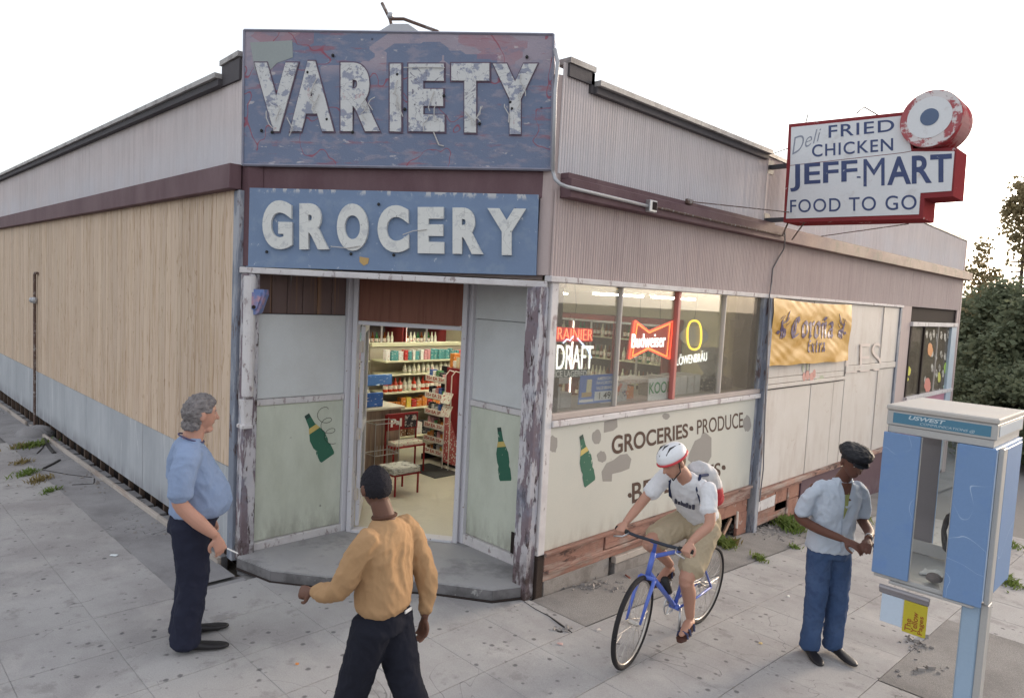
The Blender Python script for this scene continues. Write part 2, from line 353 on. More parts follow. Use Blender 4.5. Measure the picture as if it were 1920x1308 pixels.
purple_m = M('purple_base', (.105,.058,.075), rough=.75, var=.15, bump=.3, layers=[dict(col=(.20,.17,.19), scale=5, thr=.52, soft=.1, z=(-.1, -.55), op=.5)])
found_m = M('old_concrete', (.30,.275,.26), rough=.95, var=.2, bump=.7, bscale=60, layers=[dict(col=(.14,.12,.11), scale=5, thr=.54, soft=.08, op=.6)])
timber_m = M('curb_timber', (.42,.37,.33), rough=.85, var=.13, vscale=5, stretch=(.15, 1, 1), bump=.3, rnd=.08, layers=[dict(col=(.30,.22,.18), scale=9, thr=.57, soft=.05, st=(.15, 1, 1), op=.6)])
alu_m = M('aluminium', (.52,.52,.53), rough=.38, metal=.75, var=.08, bump=.1)
frame_m = M('door_paint', (.60,.585,.62), rough=.5, var=.06, bump=.12, layers=[dict(col=(.30,.24,.22), scale=16, thr=.66, soft=.02, h=-.4)])
mull_m = M('mullion_cream', (.56,.50,.45), rough=.5, var=.08)
mullr_m = M('mullion_red', (.48,.16,.14), rough=.5, var=.1)
step_m = M('step_concrete', (.36,.35,.355), rough=.9, var=.14, vscale=2, bump=.3, layers=[dict(col=(.16,.155,.16), scale=3, thr=.56, soft=.08, op=.6), dict(col=(.42,.40,.39), scale=7, thr=.64, soft=.04, op=.5)])
pane_m = glass_mat('window_glass', refl=.045)
shop_pane_m = glass_mat('shop_window_glass', refl=.06, haze=.05, hazecol=(.55, .50, .42))  # diffuse haze stands in for daylight reflected in the panes
pane2_m = glass_mat('reflection_haze_glass', tint=(.75, .74, .68), refl=.05, haze=.22, hazecol=(.42, .36, .30))  # brown diffuse veil painted in place of a hazy reflection
metal_m = M('galvanised', (.42,.42,.44), rough=.5, metal=.5, var=.15)
rust_m = M('rusty_pipe', (.13,.085,.07), rough=.8, var=.3, layers=[dict(col=(.30,.28,.27), scale=20, thr=.58, soft=.05)])
wire_m = M('black_wire', (.03,.03,.03), rough=.6)
RX, LY = -4.0, 2.73

# ================================================================ ground
def grid_sheet(name, xs, ys, dz, mat, kind='structure', zf=zg):
    mb = MB(); nx = len(xs); vs = [(x, y, zf(x, y)+dz) for y in ys for x in xs]
    fs = [(j*nx+i, j*nx+i+1, (j+1)*nx+i+1, (j+1)*nx+i) for j in range(len(ys)-1) for i in range(nx-1)]
    mb.add(vs, fs); return tag(mb.build(name, mat), kind=kind)
def rng(a, b, n): return [a+(b-a)*i/n for i in range(n+1)]
XS = [-500, -200, -80, -45]+rng(-30, 15, 45)+[40, 90, 200, 500]
YS = [-500, -200, -60, -25, -10]+rng(-4, 34, 76)+[60, 120, 250, 500]
grid_sheet('ground', XS, YS, -.13, dirt_m)
grid_sheet('pavement', rng(-30, 8, 38), rng(-6, LY-.1, 9), -.03, walk_m)
grid_sheet('forecourt', rng(-5.99, 8, 15), rng(LY-.1, 34, 64), -.03, walk_m)
grid_sheet('asphalt_strip', rng(-17, -5.95, 11), [2.085, 2.35, 2.61], .002, asph_m)
grid_sheet('aggregate_strip', rng(-3.98, -3.374, 2), rng(4.363, 17.9, 40), .002, aggr_m)
grid_sheet('aggregate_patch', rng(-1.532, 0.4, 3), rng(5.5, 7.4, 6), .001, aggr_m)
grid_sheet('worn_patch', [-5.9, -5.6, -5.3], [2.12, 2.4, 2.66], -.008, asph_m)
sw = tag(bpy.data.objects.new('sidewalk', None), kind='structure'); COL.objects.link(sw)
sm = MB().bbox((-.3035, -.3035, -.045), (.3035, .3035, 0), .003).mesh('slab', slab_m)
PX, PY = .612, .612
nslab = 0
def slab(cx, cy, sx=1., sy=1.):
    global nslab
    z = zg(cx, cy); sl_ = math.atan((zg(cx, cy+.1)-zg(cx, cy-.1))/.2)
    put('slab', sm, sw, (cx, cy, z+random.uniform(-.0008, .0008)), (sl_+random.uniform(-.001, .001), random.uniform(-.001, .001), 0), (sx*PX/.612, sy, 1)); nslab += 1
ylines = [0.22, 0.84, 1.46, 2.09, 2.72, 3.25, 3.80, 4.36, 4.92, 5.49]+[5.49+.6*k for k in range(1, 12)]
for j in range(len(ylines)-1):
    y0, y1 = ylines[j], ylines[j+1]; cy = (y0+y1)/2; sy = (y1-y0)/.608
    for i in range(-18, 5):
        x0 = -2.76+PX*i+(0 if i > -6 else 0); cx = x0+PX/2
        if cx > -.3: continue
        if cy < 2.1 and cx < -13: continue
        if cy > 2.1 and cx < -5.9: continue
        if cy < .9 and cx > -1.5: continue
        if cy > 4.36 and cx < -3.4: continue
        if cx > -1.5 and 5.49 < cy < 7.4: continue
        slab(cx, cy, 1, sy)
# ================================================================ store building
B = thing('corner_store', (-4.0, 4.4, 0), 'single storey corner store with combed siding, maroon band and angled corner doorway', 'store building')
def wallbox(a, b, name='wall', mat=comb2_m): return MB().box(a, b).build(name, mat, B)
# backing walls (the room is lit from inside, so they have thickness)
wallbox((-24, LY+.03, .12), (-6.36, LY+.15, 4.36), 'wall', gap_m)
mb = MB(); mb.box((RX-.15, 4.56, 2.79), (RX-.03, 17.66, 4.36)); mb.box((RX-.15, 8.36, .28), (RX-.03, 13.7, 2.79)); mb.box((RX-.15, 13.7, -.7), (RX-.03, 14.28, 2.79)); mb.box((RX-.15, 4.56, .4), (RX-.03, 8.36, 1.48)); mb.box((RX-.15, 17.45, -.8), (RX-.03, 17.66, 2.79)); mb.box((RX-.15,14.28,-.7),(RX-.03,17.45,1.0)); mb.box((RX-.15,14.28,2.5),(RX-.03,17.45,2.79))
mb.build('wall', gap_m, B)
MB().box((-24, 17.5, -1), (RX-.15, 17.66, 4.3)).build('wall', comb2_m, B)
MB().box((-24.1, LY+.05, -1), (-24, 17.6, 4.3)).build('wall', comb2_m, B)
MB().prism([(-24, LY+.15), (-6.3, LY+.15), (-4.15, 4.45), (-4.15, 17.5), (-24, 17.5)], 4.05, 4.12).build('roof', roof_m, B)
# chamfered corner backing behind the signs
CA, CB_ = Vector((-6.24, 2.722, 0)), Vector((-4.09, 4.322, 0))
CU_ = (CB_-CA).normalized(); CN = Vector((CU_.y, -CU_.x, 0))          # outward normal
CL = (CB_-CA).length
MC = frame(CA, CU_)                                                   # local x along the corner, y into the building
MB(MC).box((-.02, .12, 2.75), (CL+.04, .22, 4.55)).build('wall', comb2_m, B)
# left wall: new plywood boards, one by one
x = -6.365; bmesh_cache = {}
k = 0
while x > -20:
    wd = [.203, .203, .101, .203, .152][k % 5]; key = wd
    if key not in bmesh_cache: bmesh_cache[key] = MB().bbox((-wd+.007, -.022, .885), (-.004, 0, 3.43), .005).mesh('siding_board', ply_m)
    put('siding_board', bmesh_cache[key], B, (x+4.0, LY-4.4+random.uniform(-.001, .001), 0)); x -= wd; k += 1
gm = MB().bbox((-1.215, -.016, .10), (-.004, .0, .882), .004).mesh('base_panel', base_m)
x = -6.365
while x > -20: put('base_panel', gm, B, (x+4, LY-4.4+random.uniform(-.002, .002), random.uniform(-.004, .004))); x -= 1.22
MB().box((-24, LY+.0, .86), (-6.37, LY+.03, .89)).build('seam_strip', gap_m, B)
st = MB().box((-.02, .0, -.22), (.02, .05, .12)).mesh('stud', M('stud_wood', (.13,.09,.07), rough=.9, rnd=.1))
x = -6.55
while x > -19: put('stud', st, B, (x+4, LY+.02-4.4, 0)); x -= .41
lg = MB()
x = -6.5
MB().box((-20, LY+.14, -.3), (-6.3, LY+.16, .12)).build('foundation', gap_m, B)
# ledge between kerb timber and wall
lm = MB()
x = -6.42
while x > -19:
    z0 = zg(x, 2.7)
    lm.box((x-.33, 2.645, z0-.2), (x-.03, LY+.02, z0+.01+random.uniform(-.01, .01))); x -= .41
lm.build('ledge', asph_m, B)
# combed bands (vertical ribs)
def ribs(p0, p1, z0, z1, n_out, pitch=.034, depth=.007, ztop=None):
    p0 = Vector(p0); p1 = Vector(p1); L = (p1-p0).length; u = (p1-p0)/L; n = Vector(n_out); mb = MB(); k = int(L/pitch)
    vs = []
    for i in range(k+1):
        for (t, d) in ((0, 0), (.28, depth), (.72, depth)):
            q = p0+u*min((i+t)*pitch, L)+n*(d+random.uniform(-.0012, .0012)); vs.append((q.x, q.y, z0)); zt = z1 if ztop is None else z1+(ztop-z1)*min((i+t)*pitch/L, 1); vs.append((q.x, q.y, zt))
    fs = [(2*i, 2*i+2, 2*i+3, 2*i+1) for i in range(len(vs)//2-1)]
    mb.add(vs, fs); return mb
ribs((-24, LY, 0), (-6.26, LY, 0), 3.64, 4.40, (0, -1, 0)).build('combed_siding', comb_m, B)
ribs((RX, 4.42, 0), (RX, 8.14, 0), 3.64, 4.42, (1, 0, 0)).build('combed_siding', comb_m, B)
ribs((RX, 4.42, 0), (RX, 4.795, 0), 4.42, 4.545, (1, 0, 0)).build('combed_siding', comb_m, B); ribs((-6.68, LY, 0), (-6.26, LY, 0), 4.40, 4.575, (0, -1, 0)).build('combed_siding', comb_m, B)
ribs((RX, 8.14, 0), (RX, 17.62, 0), 3.44, 4.42, (1, 0, 0), ztop=4.26).build('combed_siding', comb_m, B)
ribs((RX, 4.40, 0), (RX, 17.66, 0), 2.78, 3.50, (1, 0, 0)).build('combed_siding', comb2_m, B)
MB().box((RX-.02, 13.72, -.68), (RX+.004, 14.27, 2.80)).build('pier', comb2_m, B)
MB().box((RX-.02, 17.43, -.85), (RX+.005, 17.68, 2.80)).build('pier', comb2_m, B)
MB().box((-4.16, 17.60, -.85), (RX+.01, 17.70, 4.26)).build('corner_board', comb2_m, B)
MB().box((RX-.02, 8.155, 3.5), (RX+.010, 8.20, 4.42)).build('corner_board', comb_m, B)
# maroon fascia
mb = MB(); mb.bbox((-24, LY-.11, 3.425), (-6.27, LY+.0, 3.645)); mb.build('fascia_board', fasc_m, B)
mb = MB(); mb.bbox((RX, 4.46, 3.44), (RX+.12, 17.9, 3.60)); mb.box((RX, 4.46, 3.60), (RX+.09, 8.3, 3.645)); mb.box((RX, 8.3, 3.6), (RX+.07, 17.7, 3.625)); mb.build('fascia_board', fasc_m, B)
mb = MB(MC); mb.bbox((-.02, .045, 3.432), (CL+.13, .12, 3.66)); mb.build('fascia_board', fasc_m, B)
MB().prism([(-4.125, 4.36), (-4.02, 4.385), (-4.0, 4.43), (-4.0, 4.6), (-4.25, 4.5)], 2.79, 4.44).build('corner_board', comb2_m, B)
MB().prism([(-6.29, 2.74), (-6.20, 2.76), (-6.12, 2.86), (-6.3, 2.9)], 2.75, 4.44).build('corner_board', fasc_m, B)
# parapet caps
mb = MB(); mb.box((-24, LY-.07, 4.39), (-6.66, LY, 4.45)); mb.box((-6.68, LY-.03, 4.39), (-6.30, LY, 4.575)); mb.box((RX, 4.47, 4.44), (RX+.03, 4.80, 4.54)); mb.box((RX, 4.80, 4.37), (RX+.06, 8.08, 4.43)); mb.box((RX, 4.76, 4.37), (RX+.03, 4.80, 4.54)); mb.build('cap_board', capd_m, B)
def capseg(p0, p1, out, z0, z1, pr=.10):
    p0 = Vector(p0); p1 = Vector(p1); n = max(1, int((p1-p0).length/1.5)); out = Vector(out)
    for i in range(n):
        a = p0.lerp(p1, i/n); b = p0.lerp(p1, (i+1)/n-.004/n); za = z0+(z1-z0)*i/n; zb = z0+(z1-z0)*(i+1)/n
        mb = MB(); o = out*pr; q = out*-.12
        mb.add([tuple(a+o)+(), tuple(b+o), tuple(b+q), tuple(a+q)]*1, [])
        vs = [a+o+Vector((0, 0, za)), b+o+Vector((0, 0, zb)), b+q+Vector((0, 0, zb)), a+q+Vector((0, 0, za))]
        mb = MB(); mb.add([tuple(v) for v in vs]+[tuple(v+Vector((0, 0, .045))) for v in vs], [(3,2,1,0),(4,5,6,7),(0,1,5,4),(1,2,6,5),(2,3,7,6),(3,0,4,7)])
        mb.build('parapet_cap', cap_m, B)
capseg((-24, LY, 0), (-6.66, LY, 0), (0, -1, 0), 4.455, 4.455)
capseg((-6.70, LY, 0), (-6.30, LY, 0), (0, -1, 0), 4.575, 4.59, .045)
capseg((RX, 4.46, 0), (RX, 4.80, 0), (1, 0, 0), 4.545, 4.545, .045)
capseg((RX, 4.80, 0), (RX, 8.10, 0), (1, 0, 0), 4.43, 4.43)
capseg((RX-.08, 8.12, 0), (RX-.08, 17.75, 0), (1, 0, 0), 4.43, 4.27)
# right wall trim
mb = MB(); mb.bbox((RX-.03, 4.36, 2.735), (RX+.05, 8.52, 2.785)); mb.bbox((RX-.03, 8.53, 2.745), (RX+.035, 13.72, 2.785)); mb.build('head_trim', white_m, B)
mb = MB(MC); mb.bbox((.0, -.02, 2.685), (CL+.10, .10, 2.738)); mb.build('head_trim', white_m, B)
# ---- posts
MB().bbox((RX-.05, 4.41, .36), (RX+.02, 4.50, 2.735)).build('corner_post', white_m, B)
MB().bbox((RX-.17, 4.30, -.02), (RX-.005, 4.405, 2.69)).build('corner_post', peel_m, B)
MB().bbox((RX-.03, 4.41, -.04), (RX+.02, 4.50, .355)).build('rotten_post_foot', M('rotten_wood', (.05,.035,.03), rough=1, bump=1, var=.4), B)
MB().bbox((-6.36, LY-.03, .02), (-6.25, LY+.06, 3.42)).build('corner_post', bluepost_m, B)
MB().bbox((-6.247, LY+.0, .04), (-6.13, LY+.13, 2.68)).build('corner_post', peel_m, B)
MB().tube([(-6.12, LY+.03, 1.60), (-6.12, LY+.03, 2.66)], .052, 14).build('half_round_pilaster', white_m, B, smooth=False)
mb = MB(); mb.lathe([(.006, -.02), (.05, 0), (.052, .02)], (-6.12, LY+.03, 1.58), 12); mb.add([(-6.17, LY-.03, 1.55), (-6.07, LY-.03, 1.55), (-6.07, LY+.06, 1.55), (-6.17, LY+.06, 1.55), (-6.155, LY-.005, 1.32), (-6.085, LY-.005, 1.32), (-6.085, LY+.06, 1.32), (-6.155, LY+.06, 1.32)], [(0,1,2,3),(4,7,6,5),(0,4,5,1),(1,5,6,2),(2,6,7,3),(3,7,4,0)])
mb.bbox((-6.18, LY-.04, 1.29), (-6.06, LY+.06, 1.325)); mb.build('pilaster_bracket', white_m, B)
# ---- recessed doorway
DA = Vector((-6.15, 3.86, 0)); DB = Vector((-5.20, 4.55, 0)); DU = (DB-DA).normalized(); DL = (DB-DA).length
MD = frame(DA, DU)
mb = MB()
mb.prism([(-6.34, LY+.1), (-6.14, LY+.1), (-4.12, 4.42), (-4.12, 4.75), (-5.2, 4.75), (-6.3, 3.95)], 2.70, 2.74); mb.build('soffit', brownr_m, B)
# left side of recess
xs_ = -6.2
MB().box((xs_-.10, LY+.12, .1), (xs_-.03, 3.88, 2.7)).build('wall', gap_m, B)
MB().bbox((xs_-.03, 2.86, .18), (xs_, 3.80, 1.465)).build('recess_panel', palegreen_m, B)
MB().bbox((xs_-.03, 2.86, 1.53), (xs_, 3.80, 2.32)).build('recess_panel', paleblue_m, B)
for k in range(6):
    y0 = 2.86+k*.157; MB().bbox((xs_-.05, y0, 2.325), (xs_-.015, y0+.152, 2.70)).build('header_board', brownr_m, B)
MB().bbox((xs_-.02, 2.86, 1.468), (xs_+.018, 3.80, 1.527)).build('rail', white_m, B)
mb = MB(); mb.bbox((xs_-.03, 2.86, .10), (xs_+.03, 3.82, .177)); mb.build('sill', white_m, B)
MB().bbox((xs_-.03, 3.802, .10), (xs_+.035, 3.875, 2.70)).build('door_post', frame_m, B)
# right side of recess
ys_ = 4.61
MB().box((-5.2, ys_+.03, .1), (-4.1, ys_+.09, 2.7)).build('wall', gap_m, B)
MB().bbox((-5.17, ys_, .20), (-4.30, ys_+.03, 1.50)).build('recess_panel', palegreen_m, B)
MB().bbox((-5.17, ys_, 1.56), (-4.30, ys_+.03, 2.36)).build('recess_panel', paleblue_m, B)
MB().bbox((-5.17, ys_, 2.364), (-4.30, ys_+.03, 2.70)).build('recess_panel', paleblue_m, B)
MB().bbox((-5.17, ys_-.02, 1.502), (-4.30, ys_+.02, 1.558)).build('rail', white_m, B)
MB().bbox((-5.20, ys_-.035, .10), (-4.29, ys_+.02, .198)).build('sill', white_m, B)
MB().bbox((-4.298, ys_-.03, .10), (-4.12, ys_+.06, 2.70)).build('stile', peel_m, B)
MB().bbox((-4.17, 4.41, .0), (-4.06, 4.60, 2.70)).build('stile', peel_m, B)
MB().bbox((-5.225, 4.565, .10), (-5.15, 4.66, 2.70)).build('door_post', frame_m, B)
# door frame, transom, open leaf
MB(MD).bbox((0, -.03, .10), (.05, .07, 2.70)).build('door_jamb', frame_m, B)
MB(MD).bbox((DL-.05, -.03, .10), (DL, .07, 2.70)).build('door_jamb', frame_m, B)
MB(MD).bbox((.052, -.02, 2.235), (DL-.052, .06, 2.275)).build('door_head', frame_m, B)
MB(MD).box((.052, -.01, 2.278), (DL-.052, .03, 2.70)).build('transom_panel', trans_m, B)
MB(MD).bbox((.052, -.04, .10), (DL-.052, .10, .128)).build('threshold', frame_m, B)
# open door leaf swung into the store
LD = thing_door = MB(frame(MD @ Vector((.058, .08, 0)), Vector((.10, .995, 0)))) if False else None
th = R(108)
lu = (Matrix.Rotation(th, 3, 'Z') @ DU); ML = frame(MD @ Vector((.075, .075, 0)), lu)
mb = MB(ML); mb.bbox((0, -.022, .14), (.07, .022, 2.22)); mb.bbox((.80, -.022, .14), (.87, .022, 2.22)); mb.bbox((.07, -.02, .14), (.80, .02, .30)); mb.bbox((.07, -.02, 2.14), (.80, .02, 2.22)); mb.bbox((.07, -.018, 1.08), (.80, .018, 1.14))
dr = mb.build('door', frame_m, B)
MB(ML).box((.07, -.004, .30), (.80, .004, 2.14)).build('pane', pane_m, dr)
for z_ in (.42, 1.05, 1.95): MB(MD).bbox((.035, .03, z_), (.085, .075, z_+.12)).build('hinge', mull_m, dr)
# ---- bay one: shop window
ym = [4.50, 5.42, 6.42, 7.40, 8.33]
MB().bbox((RX-.06, 4.50, 1.545), (RX+.02, 8.40, 1.60)).build('window_sill', M('sill_paint', (.44,.37,.34), rough=.7, var=.15, bump=.3), B)
MB().bbox((RX-.03, 4.50, 1.485), (RX+.035, 8.40, 1.542)).build('rail', white_m, B)
for i in range(4):
    MB().box((RX-.03, ym[i]+.012, 1.60), (RX-.024, ym[i+1]-.012, 2.735)).build('window_pane', shop_pane_m if i < 3 else pane2_m, B)
for i, (mt, wd) in enumerate(((mull_m, .011), (mullr_m, .026), (mull_m, .012))):
    MB().bbox((RX-.045, ym[i+1]-wd, 1.60), (RX+.012, ym[i+1]+wd, 2.735)).build('mullion', mt, B)
MB().bbox((RX-.05, 8.33, 1.60), (RX+.02, 8.41, 2.735)).build('window_jamb', bluepost_m, B)
MB().bbox((RX-.03, 4.50, .375), (RX, 8.33, 1.482)).build('lower_panel', cream_m, B)
MB().bbox((RX-.03, 8.333, .375), (RX+.004, 8.40, 1.482)).build('window_jamb', bluepost_m, B)
MB().bbox((RX-.04, 8.405, -.30), (RX+.07, 8.50, 2.74)).build('bay_post', bluepost_m, B)
# rotten boards under bay one
rb = [(4.50, 5.35, .20, .355, .01), (5.36, 8.33, .215, .36, .02), (4.50, 6.7, .10, .205, -.01), (6.72, 7.45, .06, .20, .0)]
for (a, b, z0, z1, dx) in rb: MB().bbox((RX-.06, a, z0), (RX+dx+.01, b, z1)).build('base_board', redwood_m, B)
MB().bbox((RX-.02, 4.50, .345), (RX+.045, 8.36, .375)).build('ledger', redwood_m, B)
MB().bbox((RX-.05, 4.55, .17), (RX+.035, 6.4, .205)).build('ledger', redwood_m, B)
mb = MB(); mb.bbox((RX-.1, 4.53, -.12), (RX-.0, 5.48, .10)); mb.build('foundation_block', found_m, B)
mb = MB(); mb.bbox((RX-.1, 5.56, -.14), (RX+.015, 6.95, .02)); mb.build('foundation_block', found_m, B)
MB().bbox((RX-.03, 5.54, .03), (RX+.035, 7.0, .098)).build('base_board', timber_m, B)
MB().bbox((RX-.05, 7.0, -.20), (RX-.01, 7.42, .06)).build('base_board', terra_m, B)
MB().bbox((RX-.05, 7.43, .045), (RX-.005, 8.33, .212)).build('base_board', terra_m, B)
MB().bbox((RX-.045, 8.10, -.24), (RX-.0, 8.34, .043)).build('base_board', terra_m, B)
MB().bbox((RX-.03, 7.40, -.22), (RX+.02, 7.46, .2)).build('stake', redwood_m, B)
MB().box((RX-.5, 4.6, -.4), (RX-.45, 14, .4)).build('crawl_space_dark', gap_m, B)  # near-black sheet stands for the darkness behind the base boards
# ---- bay two: boarded window
def yh(px, py): return hx(px, py, RX)
MB().bbox((RX-.03, 8.53, .26), (RX-.012, 8.60, 2.745)).build('window_jamb', bluepost_m, B)
up = [8.60, 9.9, 11.23, 12.80, 13.60]
for i in range(4):
    MB().bbox((RX-.03, up[i]+.006, 1.79 if i > 1 else 1.72), (RX-.004+.004*(i % 2), up[i+1]-.006, 2.742)).build('boarded_panel', board_m, B)
lowy = [8.60, 10.02, 10.86, 11.28, 12.76, 13.60]
for i in range(5):
    MB().bbox((RX-.03, lowy[i]+.007, .275), (RX-.006+.003*(i % 2), lowy[i+1]-.007, 1.56 if i < 3 else 1.68)).build('boarded_panel', board_m, B)
MB().bbox((RX-.03, 8.60, 1.58), (RX+.02, 11.24, 1.63)).build('batten', board_m, B)
MB().bbox((RX-.03, 8.60, 1.635), (RX-.0, 11.22, 1.715)).build('batten', board_m, B)
MB().bbox((RX-.03, 11.25, 1.69), (RX+.015, 13.60, 1.785)).build('batten', board_m, B)
for (yy, za, zb) in ((12.80, 1.79, 2.74), (12.76, .28, 1.68), (11.235, 1.79, 2.1)):
    MB().bbox((RX-.02, yy-.02, za), (RX+.012, yy+.02, zb)).build('batten', mull_m, B)
MB().bbox((RX-.03, 13.60, .26), (RX+.02, 13.70, 2.745)).build('window_jamb', bluepost_m, B)
MB().bbox((RX-.03, 8.52, .215), (RX+.05, 13.72, .272)).build('ledger', redwood_m, B)
MB().bbox((RX-.03, 8.52, .165), (RX+.02, 9.92, .212)).build('ledger', redwood_m, B)
for (a, b, z0, z1, mt) in ((8.53, 9.12, .0, .16, terra_m), (9.14, 9.5, -.12, .16, terra_m), (9.56, 9.90, -.02, .16, terra_m), (8.53, 9.5, -.22, -.005, redwood_m), (9.56, 9.9, -.28, -.03, terra_m)):
    MB().bbox((RX-.05, a, z0), (RX-.002, b, z1)).build('base_board', mt, B)
MB().bbox((RX-.04, 9.50, -.3), (RX+.01, 9.555, .165)).build('base_board', redwood_m, B)
MB().bbox((RX-.03, 9.92, -.75), (RX+.012, 14.28, .213)).build('base_panel', purple_m, B)
# a scrap of peeled sheet on the base
MB().add([(RX+.004, 8.62, -.02), (RX+.004, 9.1, -.02), (RX+.004, 9.12, .13), (RX+.004, 8.64, .11), (RX+.008, 8.62, -.02), (RX+.008, 9.1, -.02), (RX+.008, 9.12, .13), (RX+.008, 8.64, .11)], [(0,1,2,3),(7,6,5,4),(0,4,5,1),(1,5,6,2),(2,6,7,3),(3,7,4,0)]).build('scrap_sheet', white_m, B)
# ---- bay three: small painted window
MB().bbox((RX-.02, 14.28, 2.42), (RX+.05, 17.43, 2.50)).build('window_head', white_m, B)
MB().bbox((RX-.02, 14.28, 1.03), (RX+.06, 17.43, 1.10)).build('window_sill', white_m, B)
MB().bbox((RX-.03, 14.28, 1.10), (RX+.02, 14.36, 2.42)).build('window_jamb', gap_m, B)
MB().bbox((RX-.03, 17.05, .2), (RX+.03, 17.43, 2.42)).build('window_jamb', M('blue_jamb', (.42,.50,.58), rough=.6), B)
MB().box((RX-.03, 14.28, .15), (RX, 17.05, 1.03)).build('lower_panel', M('pink_panel', (.50,.24,.32), rough=.7, bump=.2), B)
MB().box((RX-.03, 14.28, -.7), (RX, 17.43, .148)).build('lower_panel', M('grey_block', (.42,.42,.43), rough=.9, bump=.4), B)
for (a, b) in ((14.37, 15.17), (15.25, 16.18), (16.21, 17.04)):
    MB().box((RX-.03, a, 1.10), (RX-.02, b, 2.42)).build('window_pane', pane2_m, B)
MB().bbox((RX-.04, 15.18, 1.10), (RX+.01, 15.24, 2.42)).build('mullion', gap_m, B)
MB().bbox((RX-.04, 16.185, 1.10), (RX-.0, 16.205, 2.42)).build('mullion', mull_m, B)
MB().box((RX-.6, 14.3, .8), (RX-.5, 17.3, 2.6)).build('dim_room_sheet', M('dim_room', (.12,.10,.08), rough=.9, var=.4, vscale=4), B)  # dark sheet, its colour standing for the dim room behind the panes
MB().box((RX-.16, 15.3, 1.10), (RX-.12, 17.0, 2.40)).build('curtain', M('pale_curtain', (.40,.38,.33), rough=.9, var=.35, vscale=5, stretch=(1, 2, .3)), B)
# interior shell
ifl = M('vinyl_floor', (.56,.52,.42), rough=.5, var=.05, layers=[dict(col=(.30,.28,.24), scale=2.2, thr=.6, soft=.1, op=.4), dict(col=(.44,.41,.34), scale=150, thr=.56, soft=.05, op=.5)])
iwl = M('interior_wall', (.58,.54,.40), rough=.8, var=.05)
MB().prism([(-12.6, 2.92), (-6.3, 2.92), (-6.19, 3.86), (-5.2, 4.62), (-4.14, 4.62), (-4.14, 11.6), (-12.6, 11.6)], .02, .115).build('floor', ifl, B)
MB().prism([(-12.6, 2.92), (-6.3, 2.92), (-6.21, 3.9), (-5.2, 4.70), (-4.14, 4.70), (-4.14, 11.6), (-12.6, 11.6)], 2.76, 2.80).build('ceiling', M('ceiling_tile', (.36,.34,.26), rough=.8), B)
MB().box((-12.7, 2.9, 0), (-12.6, 11.6, 2.8)).build('interior_wall', iwl, B)
MB().box((-12.7, 11.6, 0), (-4.14, 11.7, 2.8)).build('interior_wall', iwl, B)
MB().box((-12.7, 2.90, 0), (-6.3, 2.94, 2.8)).build('interior_wall', iwl, B)
MB().box((-4.5, 8.5, .1), (-4.44, 11.6, 2.76)).build('interior_wall', iwl, B)
# step
stp = MB().prism([(-6.12, 2.70), (-5.66, 2.80), (-5.26, 3.10), (-4.62, 3.74), (-4.16, 4.06), (-4.02, 4.40), (-4.15, 4.62), (-5.2, 4.62), (-6.2, 3.9), (-6.2, 2.8)], -.06, .104)
stp = stp.build('door_step', step_m, None, origin=(-5.2, 3.6, 0)); tag(stp, 'low grey concrete step filling the angled store doorway', 'step')
rs_m = M('step_riser', (.20,.19,.195), rough=.95, var=.2, bump=.6, layers=[dict(col=(.09,.085,.085), scale=6, thr=.52, soft=.1, op=.7), dict(col=(.36,.35,.34), scale=9, thr=.64, soft=.03)])
fo_ = [(-6.12, 2.70), (-5.66, 2.80), (-5.26, 3.10), (-4.62, 3.74), (-4.16, 4.06), (-4.02, 4.40)]
mb = MB()
for (a, b) in zip(fo_, fo_[1:]):
    a = Vector((*a, 0)); b = Vector((*b, 0)); n_ = (b-a).cross(Vector((0, 0, 1))).normalized()*.006
    vs_ = [a+n_, b+n_, b-n_, a-n_]; mb.add([(v.x, v.y, -.03) for v in vs_]+[(v.x, v.y, .090) for v in vs_], [(3,2,1,0),(4,5,6,7),(0,1,5,4),(1,2,6,5),(2,3,7,6),(3,0,4,7)])
mb.build('riser', rs_m, stp)
mb = MB(); mb.tube([(x+.012, y-.012, .001) for x, y in fo_], .011, 5); mb.build('base_dark_line', gap_m, stp)  # thin near-black line along the foot of the step
# kerb timbers along the left wall
tl = MB().bbox((-1.60, -.02, -.08), (-.006, .02, .062), .005).mesh('kerb_timber', timber_m)
klab = ['short weathered timber edging plank against the post, nearest the doorway', 'timber edging plank behind the legs of the man in the blue t-shirt', 'timber edging plank third from the doorway along the plywood wall',
  'timber edging plank fourth from the doorway, beside the broken asphalt crack', 'timber edging plank just right of the thin wall pipe', 'timber edging plank left of the thin wall pipe', 'farthest timber edging plank along the plywood wall']
for i in range(7):
    x = -6.32-1.61*i
    if i == 5: x -= .35
    o = put('edging_plank', tl, None, (x, 2.62, zg(x-.8, 2.6)), (0, -.012, 0)); tag(o, klab[i], 'plank', 'timber planks edging the left wall')
# ================================================================ inside the store
tube_m = emis('fluorescent_tube', (1.0, .95, .80), 14.0, (.9, .9, .85))
lampb_m = M('lamp_body', (.6, .6, .55), rough=.5)
laylab = {}
CL_POS = [(-7.2, 6.6), (-6.4, 8.6), (-8.4, 5.0), (-7.6, 7.4), (-9.8, 5.3), (-9.8, 7.6), (-6.2, 9.8), (-9.0, 9.8), (-11.5, 9.0)]
lm_ = thing('ceiling_light', (-7.2, 6.6, 2.74), 'long fluorescent ceiling light glowing inside the shop, nearest the window', 'ceiling light', 'fluorescent lights on the shop ceiling')
MB().bbox((-7.28, 6.0, 2.71), (-7.12, 7.2, 2.758)).build('housing', lampb_m, lm_)
mb = MB()
for dx in (-.035, .035): mb.tube([(-7.2+dx, 6.03, 2.695), (-7.2+dx, 7.17, 2.695)], .013, 8)
mb.build('tube', tube_m, lm_)
